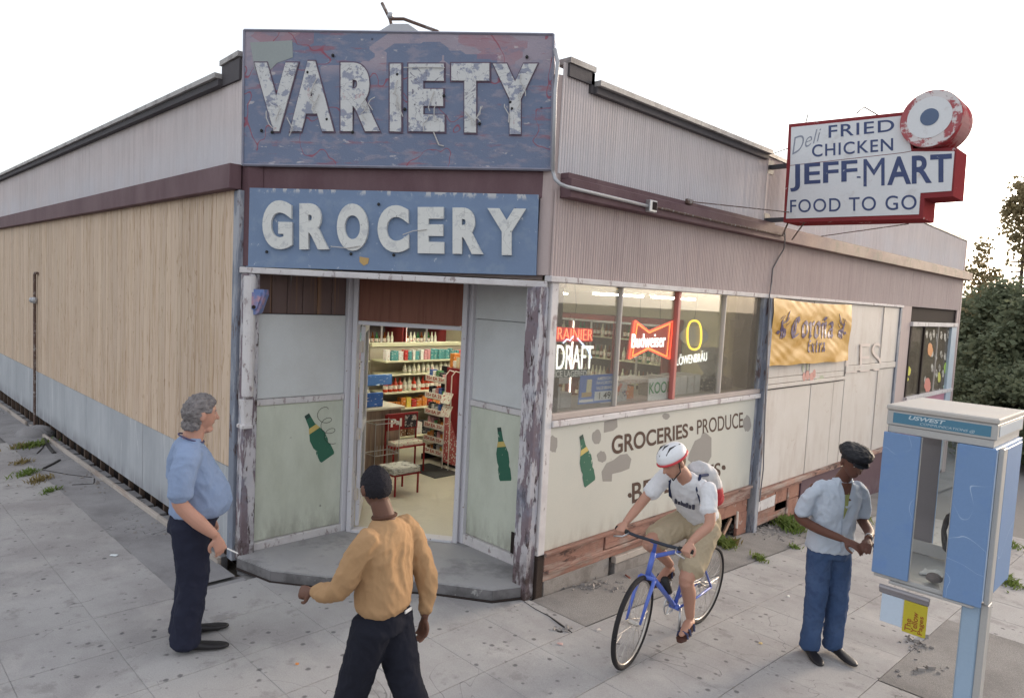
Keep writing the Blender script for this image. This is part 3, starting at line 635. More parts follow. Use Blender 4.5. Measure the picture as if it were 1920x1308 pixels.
words = ['second from the window', 'above the counter', 'behind the counter light', 'above the far aisle', 'in the far left corner', 'before the bottle coolers', 'in the back corner', 'over the deepest wall coolers']
for i, (x, y) in enumerate(CL_POS[1:]):
    c = copy_tree(lm_); c.location = (x, y, 2.74); c['label'] = 'long fluorescent ceiling light inside the shop, ' + words[i]
def pm(name, col, **k): return M(name, col, rough=k.pop('rough', .5), var=.08, bump=0, **k)
cream_s = pm('shelf_cream', (.62, .60, .42)); black_s = pm('rack_black', (.02, .02, .02)); red_s = pm('rack_red', (.25, .015, .02))
pal = dict(red=(.48, .035, .03), orange=(.60, .20, .03), yellow=(.65, .50, .08), teal=(.08, .28, .28), white=(.68, .67, .62), blue=(.06, .14, .42), green=(.06, .22, .08), brown=(.14, .06, .03), cream=(.66, .58, .36), pink=(.62, .28, .30), dark=(.03, .03, .04))
PM = {k: pm('goods_'+k, v, layers=[dict(col=(.7, .66, .55) if k not in ('white', 'cream') else (.5, .1, .08), scale=26, thr=.60, soft=.02, st=(1, 1, 2.2), op=.8)]) for k, v in pal.items()}
bot_m = {'amber bottle': pm('amber_glass', (.16, .05, .015), rough=.15), 'green bottle': pm('green_glass', (.04, .14, .05), rough=.15), 'clear bottle': pm('clear_glass', (.60, .58, .45), rough=.2), 'red bottle': pm('red_sauce', (.50, .05, .02), rough=.3)}
lab_m = pm('paper_label', (.75, .72, .62), layers=[dict(col=(.45, .07, .05), scale=30, thr=.58, soft=.02)])
bm_cache = {}
def bottle(kind, loc, h, label, group, r=.034):
    key = (kind, round(h, 2), r)
    if key not in bm_cache:
        bm_cache[key] = (MB().lathe([(r*.9, 0), (r, .01), (r, h*.58), (r*.42, h*.78), (r*.36, h*.97), (r*.42, h)], n=8).mesh('bottle', bot_m[kind]), MB().lathe([(r*1.03, h*.2), (r*1.03, h*.48)], n=8).mesh('label', lab_m))
    o = put('bottle', bm_cache[key][0], None, loc, (0, 0, random.random()*6)); tag(o, label, 'bottle', group)
    put('paper_label', bm_cache[key][1], o)
def pack(colr, x0, y0, z0, sx, sy, sz, label, cat, group, name='packet'):
    key = (colr, round(sx, 2), round(sy, 2), round(sz, 2))
    if key not in bm_cache: bm_cache[key] = MB().bbox((-sx/2, -sy/2, 0), (sx/2, sy/2, sz), .004).mesh('packet', PM[colr])
    o = put(name, bm_cache[key], None, (x0, y0, z0), (0, 0, random.uniform(-.08, .08))); tag(o, label, cat, group)
# gondola facing the door
G = thing('shelf_unit', (-9.1, 7.2, .115), 'cream metal shelf unit of groceries seen through the open doorway', 'shelf unit')
MB().box((-9.34, 6.15, .115), (-9.30, 8.6, 1.74)).build('back_panel', pm('pegboard', (.36, .32, .25)), G)
MB().bbox((-9.36, 6.15, 1.70), (-9.26, 8.6, 1.76)).build('top_rail', cream_s, G)
GZ = [.30, .76, 1.02, 1.30, 1.51]
for z in GZ: MB().bbox((-9.30, 6.18, z-.028), (-8.90, 8.6, z)).build('shelf', cream_s, G)
MB().box((-9.30, 6.18, .115), (-8.95, 8.6, .25)).build('plinth', pm('plinth', (.3, .28, .22)), G)
for y in (6.17, 7.2, 8.3): MB().box((-9.30, y-.015, .2), (-8.95, y+.0, .24)).build('bracket', black_s, G)
shelfword = ['lowest', 'second lowest', 'middle', 'second highest', 'highest']
for si, z in enumerate(GZ):
    y = 6.25
    while y < 8.3:
        if si == 4:
            c = random.choice(['teal', 'teal', 'white', 'red', 'red', 'pink', 'white']); h = random.uniform(.12, .17); wd = random.uniform(.05, .09)
            pack(c, -9.0, y, z, .09, wd, h, 'small %s box on the highest shelf facing the doorway' % c, 'box', 'boxes on the highest cream shelf'); y += wd+.012
        elif si == 3:
            if y < 6.55: y += .05; continue
            bottle('clear bottle', (-9.0, y, z), random.choice([.12, .15, .17]), 'small pale jar on the second highest cream shelf', 'pale jars on the cream shelf', .032); y += .092
        elif si == 2:
            k = 'red bottle' if random.random() < .75 else 'clear bottle'
            bottle(k, (-9.0, y, z), .21, ('tall red sauce bottle' if k[0] == 'r' else 'tall pale bottle')+' on the middle cream shelf', 'tall bottles on the middle shelf', .04); y += .09
        elif si == 1:
            c = random.choice(['orange', 'red', 'yellow', 'orange']); h = random.uniform(.08, .16); wd = .09
            pack(c, -9.0, y, z, .12, wd, h, '%s packet on the second lowest cream shelf' % c, 'packet', 'packets on the second lowest shelf'); y += wd+.015
        else:
            c = random.choice(['brown', 'dark', 'green', 'white']); wd = .13
            pack(c, -9.02, y, z, .16, wd, .2, 'large %s box on the lowest cream shelf' % c, 'box', 'boxes on the lowest shelf'); y += wd+.03
# sweet rack with price strips
S = thing('snack_rack', (-7.95, 6.55, .115), 'black wire snack rack with white price strips before the red display', 'display rack')
MB().box((-8.2, 6.70, .115), (-7.72, 6.74, 1.50)).build('back_panel', black_s, S)
for x in (-8.2, -7.73): MB().box((x, 6.38, .115), (x+.012, 6.74, .2)).build('foot', black_s, S)
strip_m = pm('price_strip', (.70, .66, .58)); inkr = M('red_ink', (.40, .04, .03), var=0, bump=0)
for i, z in enumerate([1.34, 1.09, .85, .65, .45, .27]):
    MB().box((-8.19, 6.41, z-.05), (-7.73, 6.74, z-.035)).build('tray', black_s, S)
    stp_ = MB().bbox((-8.19, 6.392, z-.045), (-7.73, 6.404, z+.045)).build('price_strip', strip_m, S)
    vtext('lettering', '35¢ EA 35¢', [(-8.16, 6.391, z-.03), (-7.76, 6.391, z-.03), (-7.76, 6.391, z+.03), (-8.16, 6.391, z+.03)], inkr, stp_, depth=.001, off=.02)
    for k in range(6):
        c = random.choice(['dark', 'brown', 'green', 'yellow', 'orange', 'white', 'pink', 'blue', 'dark'])
        pack(c, -8.14+.077*k, 6.50, z-.035, .066, .1, random.uniform(.10, .16), 'small %s snack packet in the black wire rack' % c, 'packet', 'snack packets in the black rack')
RD = thing('red_display', (-7.55, 6.6, .115), 'tall dark red display stand with a speckled lower panel', 'display stand')
MB().bbox((-7.715, 6.40, .16), (-7.30, 6.95, 1.54)).build('cabinet', red_s, RD)
MB().box((-7.70, 6.44, .115), (-7.32, 6.9, .158)).build('foot', black_s, RD)
MB().add([(-7.71, 6.392, .17), (-7.40, 6.392, .17), (-7.40, 6.392, .5), (-7.69, 6.392, 1.0), (-7.71, 6.392, 1.0)], [(0,1,2,3,4)]).build('speckled_panel', M('speckle_red', (.50, .12, .12), bump=0, var=0, layers=[dict(kind='spots', col=(.75, .70, .62), scale=26, thr=.33, dens=1)]), RD)
WR = thing('magazine_rack', (-7.45, 6.25, .115), 'white wire magazine rack with papers beside the red display', 'magazine rack')
wm_ = pm('white_wire', (.7, .68, .62)); mb = MB()
for dx in (0, .13): mb.tube([(-7.56+dx, 6.26, .12), (-7.56+dx, 6.26, 1.45), (-7.53+dx, 6.30, 1.52), (-7.5+dx, 6.36, 1.5)], .009, 6)
mb.build('frame', wm_, WR)
for z in (1.06, .88):
    MB().add([(-7.60, 6.20, z), (-7.40, 6.20, z), (-7.40, 6.27, z+.15), (-7.60, 6.27, z+.15), (-7.60, 6.21, z-.004), (-7.40, 6.21, z-.004), (-7.40, 6.28, z+.146), (-7.60, 6.28, z+.146)], [(0,1,2,3),(7,6,5,4),(0,4,5,1),(1,5,6,2),(2,6,7,3),(3,7,4,0)]).build('paper', lab_m, WR)
for i in range(9):
    c = ['orange', 'white', 'cream', 'orange', 'blue', 'cream', 'red', 'white', 'yellow'][i]
    pack(c, -7.66+.07*(i % 5), 6.5+.16*(i//5), 1.54, .09, .12, random.uniform(.1, .22), '%s bag of snacks heaped on top of the red display' % c, 'snack bag', 'snack bags heaped on the red display', 'snack_bag')
# counter
wg = M('counter_woodgrain', (.30, .22, .17), rough=.6, var=.15, stretch=(1, 1, .15), layers=[dict(col=(.17, .12, .10), scale=10, thr=.55, soft=.08, st=(1, 2, .1), op=.8)])
K = thing('counter', (-8.2, 5.3, .115), 'wood grain shop counter with a pale top just inside the doorway', 'counter')
MB().box((-8.6, 4.2, .115), (-7.9, 5.76, .97)).build('cabinet', wg, K)
MB().bbox((-8.65, 4.15, .972), (-7.86, 5.80, 1.005)).build('countertop', pm('countertop', (.58, .54, .44)), K)
BK = thing('back_shelf', (-9.0, 5.4, .115), 'back shelf of bottles and cups behind the shop counter', 'shelf unit')
for z in (1.22, 1.52, 1.80): MB().bbox((-9.35, 4.4, z-.025), (-9.0, 5.95, z)).build('shelf', cream_s, BK)
MB().box((-9.40, 4.4, .115), (-9.36, 5.98, 2.0)).build('back_panel', pm('shelf_back', (.42, .38, .30)), BK)
for z, cs in ((1.22, ['white', 'cream', 'yellow']), (1.52, ['red', 'white', 'pink', 'teal']), (1.80, ['red', 'teal', 'white'])):
    y = 4.5
    while y < 5.9:
        c = random.choice(cs); wd = random.uniform(.08, .13); pack(c, -9.15, y, z, .12, wd, random.uniform(.12, .2), '%s carton on the back shelf over the counter' % c, 'carton', 'cartons on the shelf behind the counter', 'carton'); y += wd+.03
for i in range(5): bottle('clear bottle', (-8.45, 5.05+.13*i, 1.005), .2, 'pale bottle standing along the far edge of the counter', 'pale bottles on the counter', .04)
bs_ = MB().bbox((-8.0, 5.2, 1.008), (-7.96, 5.50, 1.20)).build('advert_card', pm('advert_blue', (.05, .14, .45), layers=[dict(col=(.7, .7, .7), scale=9, thr=.62, soft=.02, st=(1, 1, 3))]), None, origin=(-8, 5.35, 1.0)); tag(bs_, 'blue advert card standing on the shop counter', 'card')
bs_ = MB().bbox((-8.0, 5.06, 1.008), (-7.96, 5.18, 1.19)).build('advert_card', PM['red'], None, origin=(-8, 5.1, 1.0)); tag(bs_, 'red advert card standing at the near end of the counter', 'card')
bs_ = MB().bbox((-8.3, 5.35, 1.25), (-8.26, 5.85, 1.40)).build('advert_card', pm('advert_blue2', (.08, .20, .50), layers=[dict(col=(.7, .75, .8), scale=12, thr=.62, soft=.02, st=(1, 1, 3))]), None, origin=(-8.28, 5.6, 1.25)); tag(bs_, 'long blue advert hanging over the back of the counter', 'card')
# newspaper rack with red header
N_ = thing('newspaper_rack', (-7.75, 5.7, .115), 'red newspaper rack with a lettered header board beside the counter', 'newspaper rack')
for y in (5.44, 5.95): MB().box((-7.80, y-.009, .115), (-7.782, y+.009, .92)).build('leg', red_s, N_); MB().box((-7.60, y-.009, .115), (-7.582, y+.009, .52)).build('leg', red_s, N_)
MB().box((-7.81, 5.43, .49), (-7.57, 5.96, .505)).build('tray', red_s, N_)
MB().bbox((-7.782, 5.44, .70), (-7.765, 5.96, .93)).build('header_board', red_s, N_)
vtext('lettering', 'P-I', [(-7.762, 5.50, .75), (-7.762, 5.68, .75), (-7.762, 5.68, .86), (-7.762, 5.50, .86)], pm('white_ink', (.75, .75, .75)), N_, off=.04)
MB().bbox((-7.764, 5.73, .72), (-7.758, 5.93, .90)).build('picture', M('dark_picture', (.03, .03, .04), bump=0, layers=[dict(col=(.45, .42, .40), scale=14, thr=.58, soft=.02)]), N_)
MB().bbox((-7.78, 5.47, .507), (-7.6, 5.93, .56)).build('newspaper_stack', lab_m, N_)
WB = thing('wire_basket', (-7.6, 5.2, .115), 'thin chrome wire basket stand in front of the counter', 'basket stand'); mb = MB()
for z in (.88, .47): mb.tube([(-7.7, 5.05, z), (-7.45, 5.05, z), (-7.45, 5.42, z), (-7.7, 5.42, z), (-7.7, 5.05, z)], .006, 5)
for (x, y) in ((-7.7, 5.05), (-7.45, 5.05), (-7.45, 5.42), (-7.7, 5.42)): mb.tube([(x, y, .115), (x, y, .9)], .005, 5)
for k in range(7): mb.tube([(-7.45, 5.08+.05*k, .47), (-7.45, 5.08+.05*k, .60)], .004, 4)
mb.build('frame', alu_m, WB)
# low table of newspapers
TB = thing('low_table', (-6.98, 5.1, .115), 'small low red metal table stacked with newspapers inside the door', 'table')
mb = MB()
for (x, y) in ((-7.14, 4.93), (-6.82, 4.93), (-6.82, 5.27), (-7.14, 5.27)):
    MB().box((x-.009, y-.009, .115), (x+.009, y+.009, .36)).build('leg', red_s, TB)
MB().bbox((-7.16, 4.90, .36), (-6.80, 5.30, .375)).build('table_top', red_s, TB)
np_ = MB().bbox((-7.15, 4.90, .378), (-6.81, 5.30, .45), .01).build('newspaper_stack', M('newsprint', (.50, .49, .45), rough=.9, var=.05, layers=[dict(col=(.10, .10, .10), scale=16, thr=.56, soft=.02, st=(1, 1, 6), op=.8)]), None, origin=(-6.98, 5.1, .378)); tag(np_, 'stack of newspapers lying on the low red table', 'newspapers')
mt = MB().bbox((-7.9, 5.85, .116), (-7.2, 6.3, .126)).build('floor_mat', pm('mat', (.05, .05, .05), rough=.9), None, origin=(-7.5, 6.1, .116)); tag(mt, 'dark floor mat beyond the newspaper rack', 'mat')
# bottle coolers along the back wall
glow = emis('cooler_strip', (1, .97, .78), 1.2, (.8, .8, .7))
def cooler(loc, rz, label, wd=1.1, nsh=4, bl=None):
    c = thing('drinks_cooler', loc, label, 'drinks cooler', 'glass fronted drinks coolers', rz); Mx = wm(c)
    MB(Mx).box((0, .02, 0), (wd, .65, .15)).build('plinth', black_s, c); MB(Mx).box((0, .62, .15), (wd, .65, 2.1)).build('back_panel', pm('cooler_back', (.14, .12, .12)), c)
    mb = MB(Mx); mb.box((0, 0, .15), (.03, .62, 2.1)); mb.box((wd-.03, 0, .15), (wd, .62, 2.1)); mb.box((0, 0, 2.1), (wd, .65, 2.2)); mb.build('cabinet', pm('cooler_body', (.20, .03, .03)), c)
    for k in range(nsh): MB(Mx).bbox((.03, .1, .5+.42*k), (wd-.03, .6, .52+.42*k)).build('shelf', cream_s, c)
    MB(Mx).box((.035, .03, .3), (.055, .05, 2.05)).build('light_strip', glow, c)
    mb = MB(Mx); mb.box((wd*.5-.02, -.02, .15), (wd*.5+.02, .0, 2.1)); mb.box((0, -.02, 2.06), (wd, 0, 2.1)); mb.build('door_frame', alu_m, c)
    for k in range(nsh):
        n = int((wd-.14)/.095)
        for q in range(n):
            p = Mx @ Vector((.10+q*.095, .2, .52+.42*k)); kk = random.choice(['amber bottle', 'green bottle', 'clear bottle']) if (k+q//4) % 2 else random.choice(['amber bottle', 'clear bottle', 'clear bottle'])
            bottle(kk, p, .25, '%s, %s shelf of the %s' % (kk, ['bottom', 'second', 'third', 'top'][k], bl), 'bottles on the lit cooler shelves')
    return c
cooler((-10.4, 10.9, .115), 0, 'drinks cooler seen between the red draft sign and the first mullion', bl='left window cooler')
cooler((-9.28, 10.9, .115), 0, 'drinks cooler seen just right of the first window mullion', bl='middle window cooler')
cooler((-8.16, 10.9, .115), 0, 'drinks cooler seen behind the red bow tie sign', bl='right window cooler')
cooler((-11.95, 7.6, .115), R(90), 'drinks cooler seen at the top left through the doorway', nsh=4, bl='left doorway cooler')
cooler((-11.95, 8.75, .115), R(90), 'drinks cooler seen at the top centre through the doorway', nsh=4, bl='right doorway cooler')
# ================================================================ shop window display
dk = MB().box((-4.75, 4.66, 1.50), (-4.17, 8.36, 1.585)).build('display_deck', M('deck_paint', (.45, .40, .34)), B)
MB().box((-4.75, 4.66, .115), (-4.70, 8.36, 1.5)).build('display_front', iwl, B)
def carton(y, z, wy, h, colr, label, x=-4.36, d=.28, group=None, lean=0):
    mtl = PM[colr] if isinstance(colr, str) else colr
    o = MB().bbox((-d/2, -wy/2, 0), (d/2, wy/2, h), .004).build('carton', mtl, None); o.location = (x, y, z); o.rotation_euler = (0, 0, random.uniform(-.06, .06)+lean); tag(o, label, 'carton', group); return o
whc = M('white_carton', (.60, .58, .55), rough=.7, var=.05, bump=.05, layers=[dict(col=(.35, .10, .10), scale=16, thr=.66, soft=.01, op=.8), dict(col=(.2, .2, .35), scale=22, thr=.68, soft=.01, op=.8)])
carton(4.76, 1.587, .22, .20, whc, 'white carton at the lower left corner of the shop window')
carton(4.96, 1.587, .15, .14, whc, 'low white carton half behind the blue advert poster')
carton(5.00, 1.79, .3, .10, whc, 'flat white carton lying on the window cartons behind the poster', x=-4.5)
carton(5.56, 1.587, .20, .20, whc, 'white carton just right of the first window mullion')
carton(5.80, 1.587, .22, .19, M('carton_printed', (.50, .52, .50), bump=0, layers=[dict(col=(.05, .05, .15), scale=10, thr=.60, soft=.01, st=(1, 1, 3)), dict(col=(.55, .16, .10), scale=5, thr=.60, soft=.02)]), 'printed grey carton below the bow tie sign')
carton(6.05, 1.587, .14, .13, 'orange', 'small orange carton left of the green lettered card', d=.15)
carton(6.15, 1.73, .8, .05, PM['white'], 'flat white tray on top of the window cartons', x=-4.5)
for i in range(6):
    y = 6.56+.145*i
    carton(y, 1.587, .13, .20+.01*(i % 2), whc, 'upright white carton, number %s of the row right of the red mullion' % ['one', 'two', 'three', 'four', 'five', 'six'][i], group='upright white cartons in the window')
carton(7.8, 1.587, .62, .14, 'dark', 'low dark box on the window ledge in the last pane')
crump = MB()
for i in range(9):
    for j in range(7): pass
def sheet(y0, y1, z0, z1, x, amp, seed, n=14, mtop=None):
    mb = MB(); vs = []; m_ = 12
    for j in range(m_+1):
        for i in range(n+1):
            u, v = i/n, j/m_
            vs.append((x+amp*noise.noise(Vector((u*3+seed, v*3, 0)))+amp*.5*noise.noise(Vector((u*8+seed, v*8, 3))), y0+(y1-y0)*u, z0+(z1-z0)*v+.02*noise.noise(Vector((u*4, seed, 1)))))
    b = len(vs); vs += [(p[0]-.004, p[1], p[2]) for p in vs]
    fs = [(j*(n+1)+i, j*(n+1)+i+1, (j+1)*(n+1)+i+1, (j+1)*(n+1)+i) for j in range(m_) for i in range(n)]
    mb.add(vs, fs+[tuple(b+k for k in f[::-1]) for f in fs]); return mb
o = sheet(7.50, 8.1, 1.74, 2.10, -4.32, .10, 5).build('crumpled_sheet', M('plastic_sheet', (.50, .48, .44), rough=.35, var=.1), None, origin=(-4.3, 7.8, 1.74)); tag(o, 'crumpled pale sheet leaning over the dark box in the last pane', 'sheet')
# advert poster
XP = -4.046
def q_(y0, y1, z0, z1, x=XP): return [(x, y0, z0), (x, y1, z0), (x, y1, z1), (x, y0, z1)]
def pxq(pts, x=XP): return [tuple(hx(px, py, x)) for px, py in pts]
po = thing('window_poster', (XP, 5.25, 1.60), 'blue advert poster priced 1.49 in the left window pane', 'poster')
pq = pxq([(1083,758), (1148,752), (1152,700), (1088,704)])
def slabq(q, d=.003):
    q = [Vector(v) for v in q]; n = (q[1]-q[0]).cross(q[3]-q[0]).normalized()*d
    mb = MB(); mb.add([tuple(v) for v in q]+[tuple(v+n) for v in q], [(3,2,1,0),(4,5,6,7),(0,1,5,4),(1,2,6,5),(2,3,7,6),(3,0,4,7)]); return mb
def sub(q, u0, u1, v0, v1, lift=0):
    a, b, c, d = [Vector(v) for v in q]; n = (b-a).cross(d-a).normalized()*lift
    f = lambda u, v: a*(1-u)*(1-v)+b*u*(1-v)+c*u*v+d*(1-u)*v+n
    return [f(u0, v0), f(u1, v0), f(u1, v1), f(u0, v1)]
slabq(pq).build('sheet', pm('poster_blue', (.09, .19, .52)), po)
wi = pm('poster_white', (.72, .72, .70)); bi = pm('poster_black', (.02, .02, .02))
slabq(sub(pq, .45, .95, .08, .40, .0032), .001).build('price_panel', wi, po)
slabq(sub(pq, .03, .42, .06, .15, .0032), .001).build('white_band', wi, po)
vtext('price', '1.49', sub(pq, .58, .92, .12, .36, .0045), bi, po, depth=.001, off=.01)
for s_, a, b in (("AMERICA'S", .80, .92), ('FAVORITE', .64, .76), ('VALUE BRAND', .46, .58)): vtext('lettering', s_, sub(pq, .48, .95, a, b, .0035), wi, po, depth=.001, off=.02)
slabq(sub(pq, .2, .34, .35, .85, .0032), .001).build('picture', pm('cig_white', (.70, .62, .42)), po); slabq(sub(pq, .08, .36, .24, .40, .0034), .001).build('picture', pm('cig_brown', (.50, .36, .20)), po)
ko = thing('window_card', (XP, 6.33, 1.62), 'white card with green letters at the bottom of the second window pane', 'card')
kq = pxq([(1214,752), (1256,748), (1258,706), (1216,710)]); slabq(kq).build('sheet', wi, ko)
vtext('lettering', 'KOOL', sub(kq, .04, 1.0, .32, .82, .0035), pm('green_ink', (.03, .25, .07)), ko, depth=.001, off=.01)
# neon signs
def neon(name, col, s, flat): return emis(name, col, s, flat)
nred = neon('neon_red', (1, .10, .04), .8, (.8, .1, .05)); nwhite = neon('neon_white', (1, .98, .90), .42, (.9, .9, .85)); nyel = neon('neon_yellow', (1, .62, .04), .55, (.9, .7, .1)); nblue = neon('neon_blue', (.55, .70, 1), .6, (.6, .7, .9))
redback = M('red_backing', (.45, .02, .03), rough=.4, bump=0, emit=(1, .03, .03), estr=.10)  # faint emission stands in for the tubes' red glow on the panel
XN = -4.052
rn = thing('neon_sign', (XN, 4.9, 2.36), 'neon sign with red and white lettering and a white mountain outline, left pane', 'neon sign')
slabq(pxq([(1036,640), (1110,640), (1111,616), (1038,612)], XN-.01), .006).build('backing', redback, rn)
vtext('tube_lettering', 'RAINIER', pxq([(1045,636), (1110,638), (1111,618), (1046,614)], XN), neon('neon_orange_red', (1, .25, .12), .6, (.9, .3, .1)), rn, depth=.006, off=-.022)
vtext('tube_lettering', 'DRAFT', pxq([(1042,692), (1110,691), (1112,648), (1044,646)], XN), nwhite, rn, depth=.008, off=-.004)
MB().tube(pxq([(1056,643), (1063,636), (1069,638), (1075,630)], XN+.01), .006, 6).build('mountain_tube', nblue, rn)
MB().tube(pxq([(1083,634), (1090,642), (1097,650), (1102,655), (1109,671)], XN+.01), .006, 6).build('mountain_tube', nblue, rn)
slabq(pxq([(1032,708), (1100,706), (1100,692), (1032,692)], XN-.02), .005).build('base_plate', M('base_plate', (.10, .12, .12), bump=0), rn)
vtext('lettering', 'ICE LAGERED', pxq([(1040,707), (1100,705), (1100,694), (1040,695)], XN-.013), wi, rn, depth=.001, off=.01)
bn = thing('neon_sign', (XN, 6.12, 2.42), 'red bow tie neon sign with white script in the second pane', 'neon sign')
bow = [(1188,601), (1214,621), (1259,602), (1252,672), (1212,654), (1177,672)]
bw = [hx(px, py, XN-.02) for px, py in bow]
c0 = sum(bw, Vector())/6
MB().add([tuple(c0+(v-c0)*1.05) for v in bw]+[tuple(c0+(v-c0)*1.05+Vector((-.012, 0, 0))) for v in bw], [(0,1,2,3,4,5), (11,10,9,8,7,6)]+[(i, 6+i, 6+(i+1) % 6, (i+1) % 6) for i in range(6)]).build('backing', M('bow_backing', (.30, .05, .04), bump=0, emit=(1, .05, .02), estr=.05), bn)  # backing emits a little to imitate the glow of its tubes
for s_ in (1.0, .86):
    p = [c0+(v-c0)*s_+Vector((.02, 0, 0)) for v in bw]; MB().tube(p+[p[0]], .0095 if s_ == 1 else .006, 6).build('tube', nred if s_ == 1 else neon('neon_orange', (1, .30, .05), .7, (.9, .3, .1)), bn)
vtext('tube_lettering', 'Budweiser', pxq([(1184,652), (1247,650), (1248,624), (1185,626)], XN+.02), nwhite, bn, depth=.006, off=.0)
lo = thing('neon_sign', (XN, 6.95, 2.42), 'yellow oval neon sign over white lettering in the third pane', 'neon sign')
ov = []
for k in range(24):
    a = 2*math.pi*k/24; ca, sa = math.cos(a), math.sin(a)
    ov.append(hx(1302+13*math.copysign(abs(ca)**.75, ca), 628+27*math.copysign(abs(sa)**.8, sa), XN))
MB().tube(ov+[ov[0]], .011, 6).build('tube', nyel, lo)
od = []
for k in range(20):
    a = 2*math.pi*k/20; od.append(hx(1302+26*math.cos(a), 630+19*math.sin(a), XN-.03))
MB().add([tuple(v) for v in od]+[tuple(v-Vector((.01, 0, 0))) for v in od], [tuple(range(20)), tuple(range(39, 19, -1))]+[(i, 20+i, 20+(i+1) % 20, (i+1) % 20) for i in range(20)]).build('backing', M('grey_disc', (.36, .37, .36), bump=0), lo)
vtext('tube_lettering', 'LÖWENBRÄU', pxq([(1268,685), (1325,676), (1325,656), (1268,665)], XN), nwhite, lo, depth=.006, off=-.004)
un = thing('unlit_neon_sign', (XN, 7.75, 2.4), 'unlit bow tie shaped tube sign hanging in the last window pane', 'unlit sign')
gt = M('unlit_tube', (.55, .50, .42), rough=.3, bump=0)
for pts in ([(1369,598), (1385,604), (1396,600), (1388,628), (1376,632), (1369,598)], [(1371,664), (1385,656), (1397,660)], [(1374,612), (1382,616), (1390,610)]):
    MB().tube(pxq(pts, XN-.02), .008, 6).build('tube', gt, un)
for nm_, (px, py) in ((rn, (1075, 612)), (bn, (1200, 606)), (bn, (1238, 606)), (lo, (1302, 600)), (un, (1385, 600))):
    a = hx(px, py, XN-.02); b = Vector((XN-.02, a.y+random.uniform(-.05, .05), 2.73)); c = a.lerp(b, .5)+Vector((0, random.uniform(-.04, .04), 0))
    MB().tube([a, c, b], .0025, 4).build('hanging_wire', wire_m, nm_)
# ================================================================ corner signs
sb_m = M('sign_blue', (.165,.20,.295), rough=.7, var=.12, vscale=3, bump=.3, bscale=80, coords='obj', layers=[
  dict(kind='patch', col=(.40,.33,.37), scale=2.6, thr=.30, st=(1, 1, 1.5), z=(.72, .90), op=.75),
  dict(kind='patch', col=(.34,.17,.20), scale=3.3, thr=.72, st=(1, 1, 1.8), z=(.72, .98), op=.55),
  dict(col=(.33,.29,.34), scale=9, thr=.55, soft=.05, st=(.6, .6, 1.4), det=11, op=.5, h=.4),
  dict(col=(.19,.215,.30), scale=9, thr=.56, soft=.03, det=9, st=(.6, .6, 1.2), z=(.6, 1.0), op=.45),
  dict(col=(.30,.12,.15), scale=7, thr=.61, soft=.03, det=10, st=(.3, 1, 1.8), op=.6),
  dict(col=(.52,.48,.50), scale=10, thr=.63, soft=.02, det=9, st=(.6, .6, 1.6), op=.8, h=.4),
  dict(kind='lines', col=(.30,.07,.10), scale=1.4, thr=.004, st=(1, 1, 1), dist=.3, op=.8),
  dict(kind='spots', col=(.02,.02,.03), scale=6, thr=.06, dens=.35, op=.9)])
sb2_m = M('sign_blue_low', (.175,.24,.365), rough=.65, var=.10, vscale=3, bump=.25, bscale=80, coords='obj', layers=[
  dict(col=(.22,.285,.39), scale=7, thr=.57, soft=.04, det=8, st=(.8, .8, .9), op=.6), dict(col=(.52,.56,.62), scale=13, thr=.66, soft=.015, det=8, op=.7),
  dict(col=(.62,.60,.58), scale=9, thr=.53, soft=.02, z=(.655, .70), st=(1, 1, .5), op=.7), dict(kind='spots', col=(.03,.03,.04), scale=8, thr=.06, dens=.25, op=.8)])
let_m = M('old_letter_white', (.60,.60,.60), rough=.7, var=.08, vscale=5, bump=.35, bscale=90, coords='obj', layers=[
  dict(col=(.24,.26,.35), scale=9, thr=.555, soft=.02, det=10, st=(1, 1, 1.3), op=.85), dict(kind='lines', col=(.13,.12,.17), scale=4, thr=.006, dist=1.5, det=5, op=.8), dict(col=(.40,.20,.22), scale=9, thr=.66, soft=.02, det=8, op=.6), dict(kind='spots', col=(.03,.03,.03), scale=12, thr=.07, dens=.3)])
let2_m = M('letter_white', (.66,.66,.64), rough=.6, var=.05, vscale=5, bump=.2, coords='obj', layers=[dict(col=(.45,.46,.48), scale=10, thr=.60, soft=.04, op=.6), dict(kind='spots', col=(.05,.05,.05), scale=13, thr=.075, dens=.30), dict(kind='lines', col=(.42,.42,.42), scale=5, thr=.008, op=.6)])
def hc(px, py, off=0.):       # point on the angled sign plane, off metres in front
    return hit(px, py, CA+CN*off, CN)
V1 = thing('sign', tuple(CA+Vector((0, 0, 3.64))), 'large weathered blue sign with flaking white letters above the maroon band', 'sign', rz=math.atan2(CU_.y, CU_.x))
def quadbox(q, back, name, mat, par):
    q = [Vector(v) for v in q]; b = [v-CN*back for v in q]; mb = MB()
    mb.add([tuple(v) for v in q+b], [(0,1,2,3),(7,6,5,4),(0,4,5,1),(1,5,6,2),(2,6,7,3),(3,7,4,0)]); return mb.build(name, mat, par)
q1 = [hc(455, 309), hc(1033, 318), hc(1038, 65), hc(458, 57)]
quadbox(q1, .20, 'sign_box', sb_m, V1)
for a, b in ((0, 1), (1, 2), (2, 3), (3, 0)):
    MB().tube([q1[a]+CN*.001, q1[b]+CN*.001], .012, 4).build('edge_trim', M('trim_grey_blue', (.24,.24,.30), rough=.6, var=.3, vscale=9) if 'trim_grey_blue' not in MATS else MATS['trim_grey_blue'], V1)
pg = [hc(px, py, .003) for px, py in ((469, 80), (548, 76), (549, 108), (520, 118), (508, 130), (478, 133))]
mb = MB(); mb.add([tuple(v) for v in pg]+[tuple(v-CN*.002) for v in pg], [tuple(range(6))]+[(i, 6+i, 6+(i+1) % 6, (i+1) % 6) for i in range(6)]); mb.build('grey_patch', M('grey_green_patch', (.32,.35,.35), rough=.8, var=.1), V1)
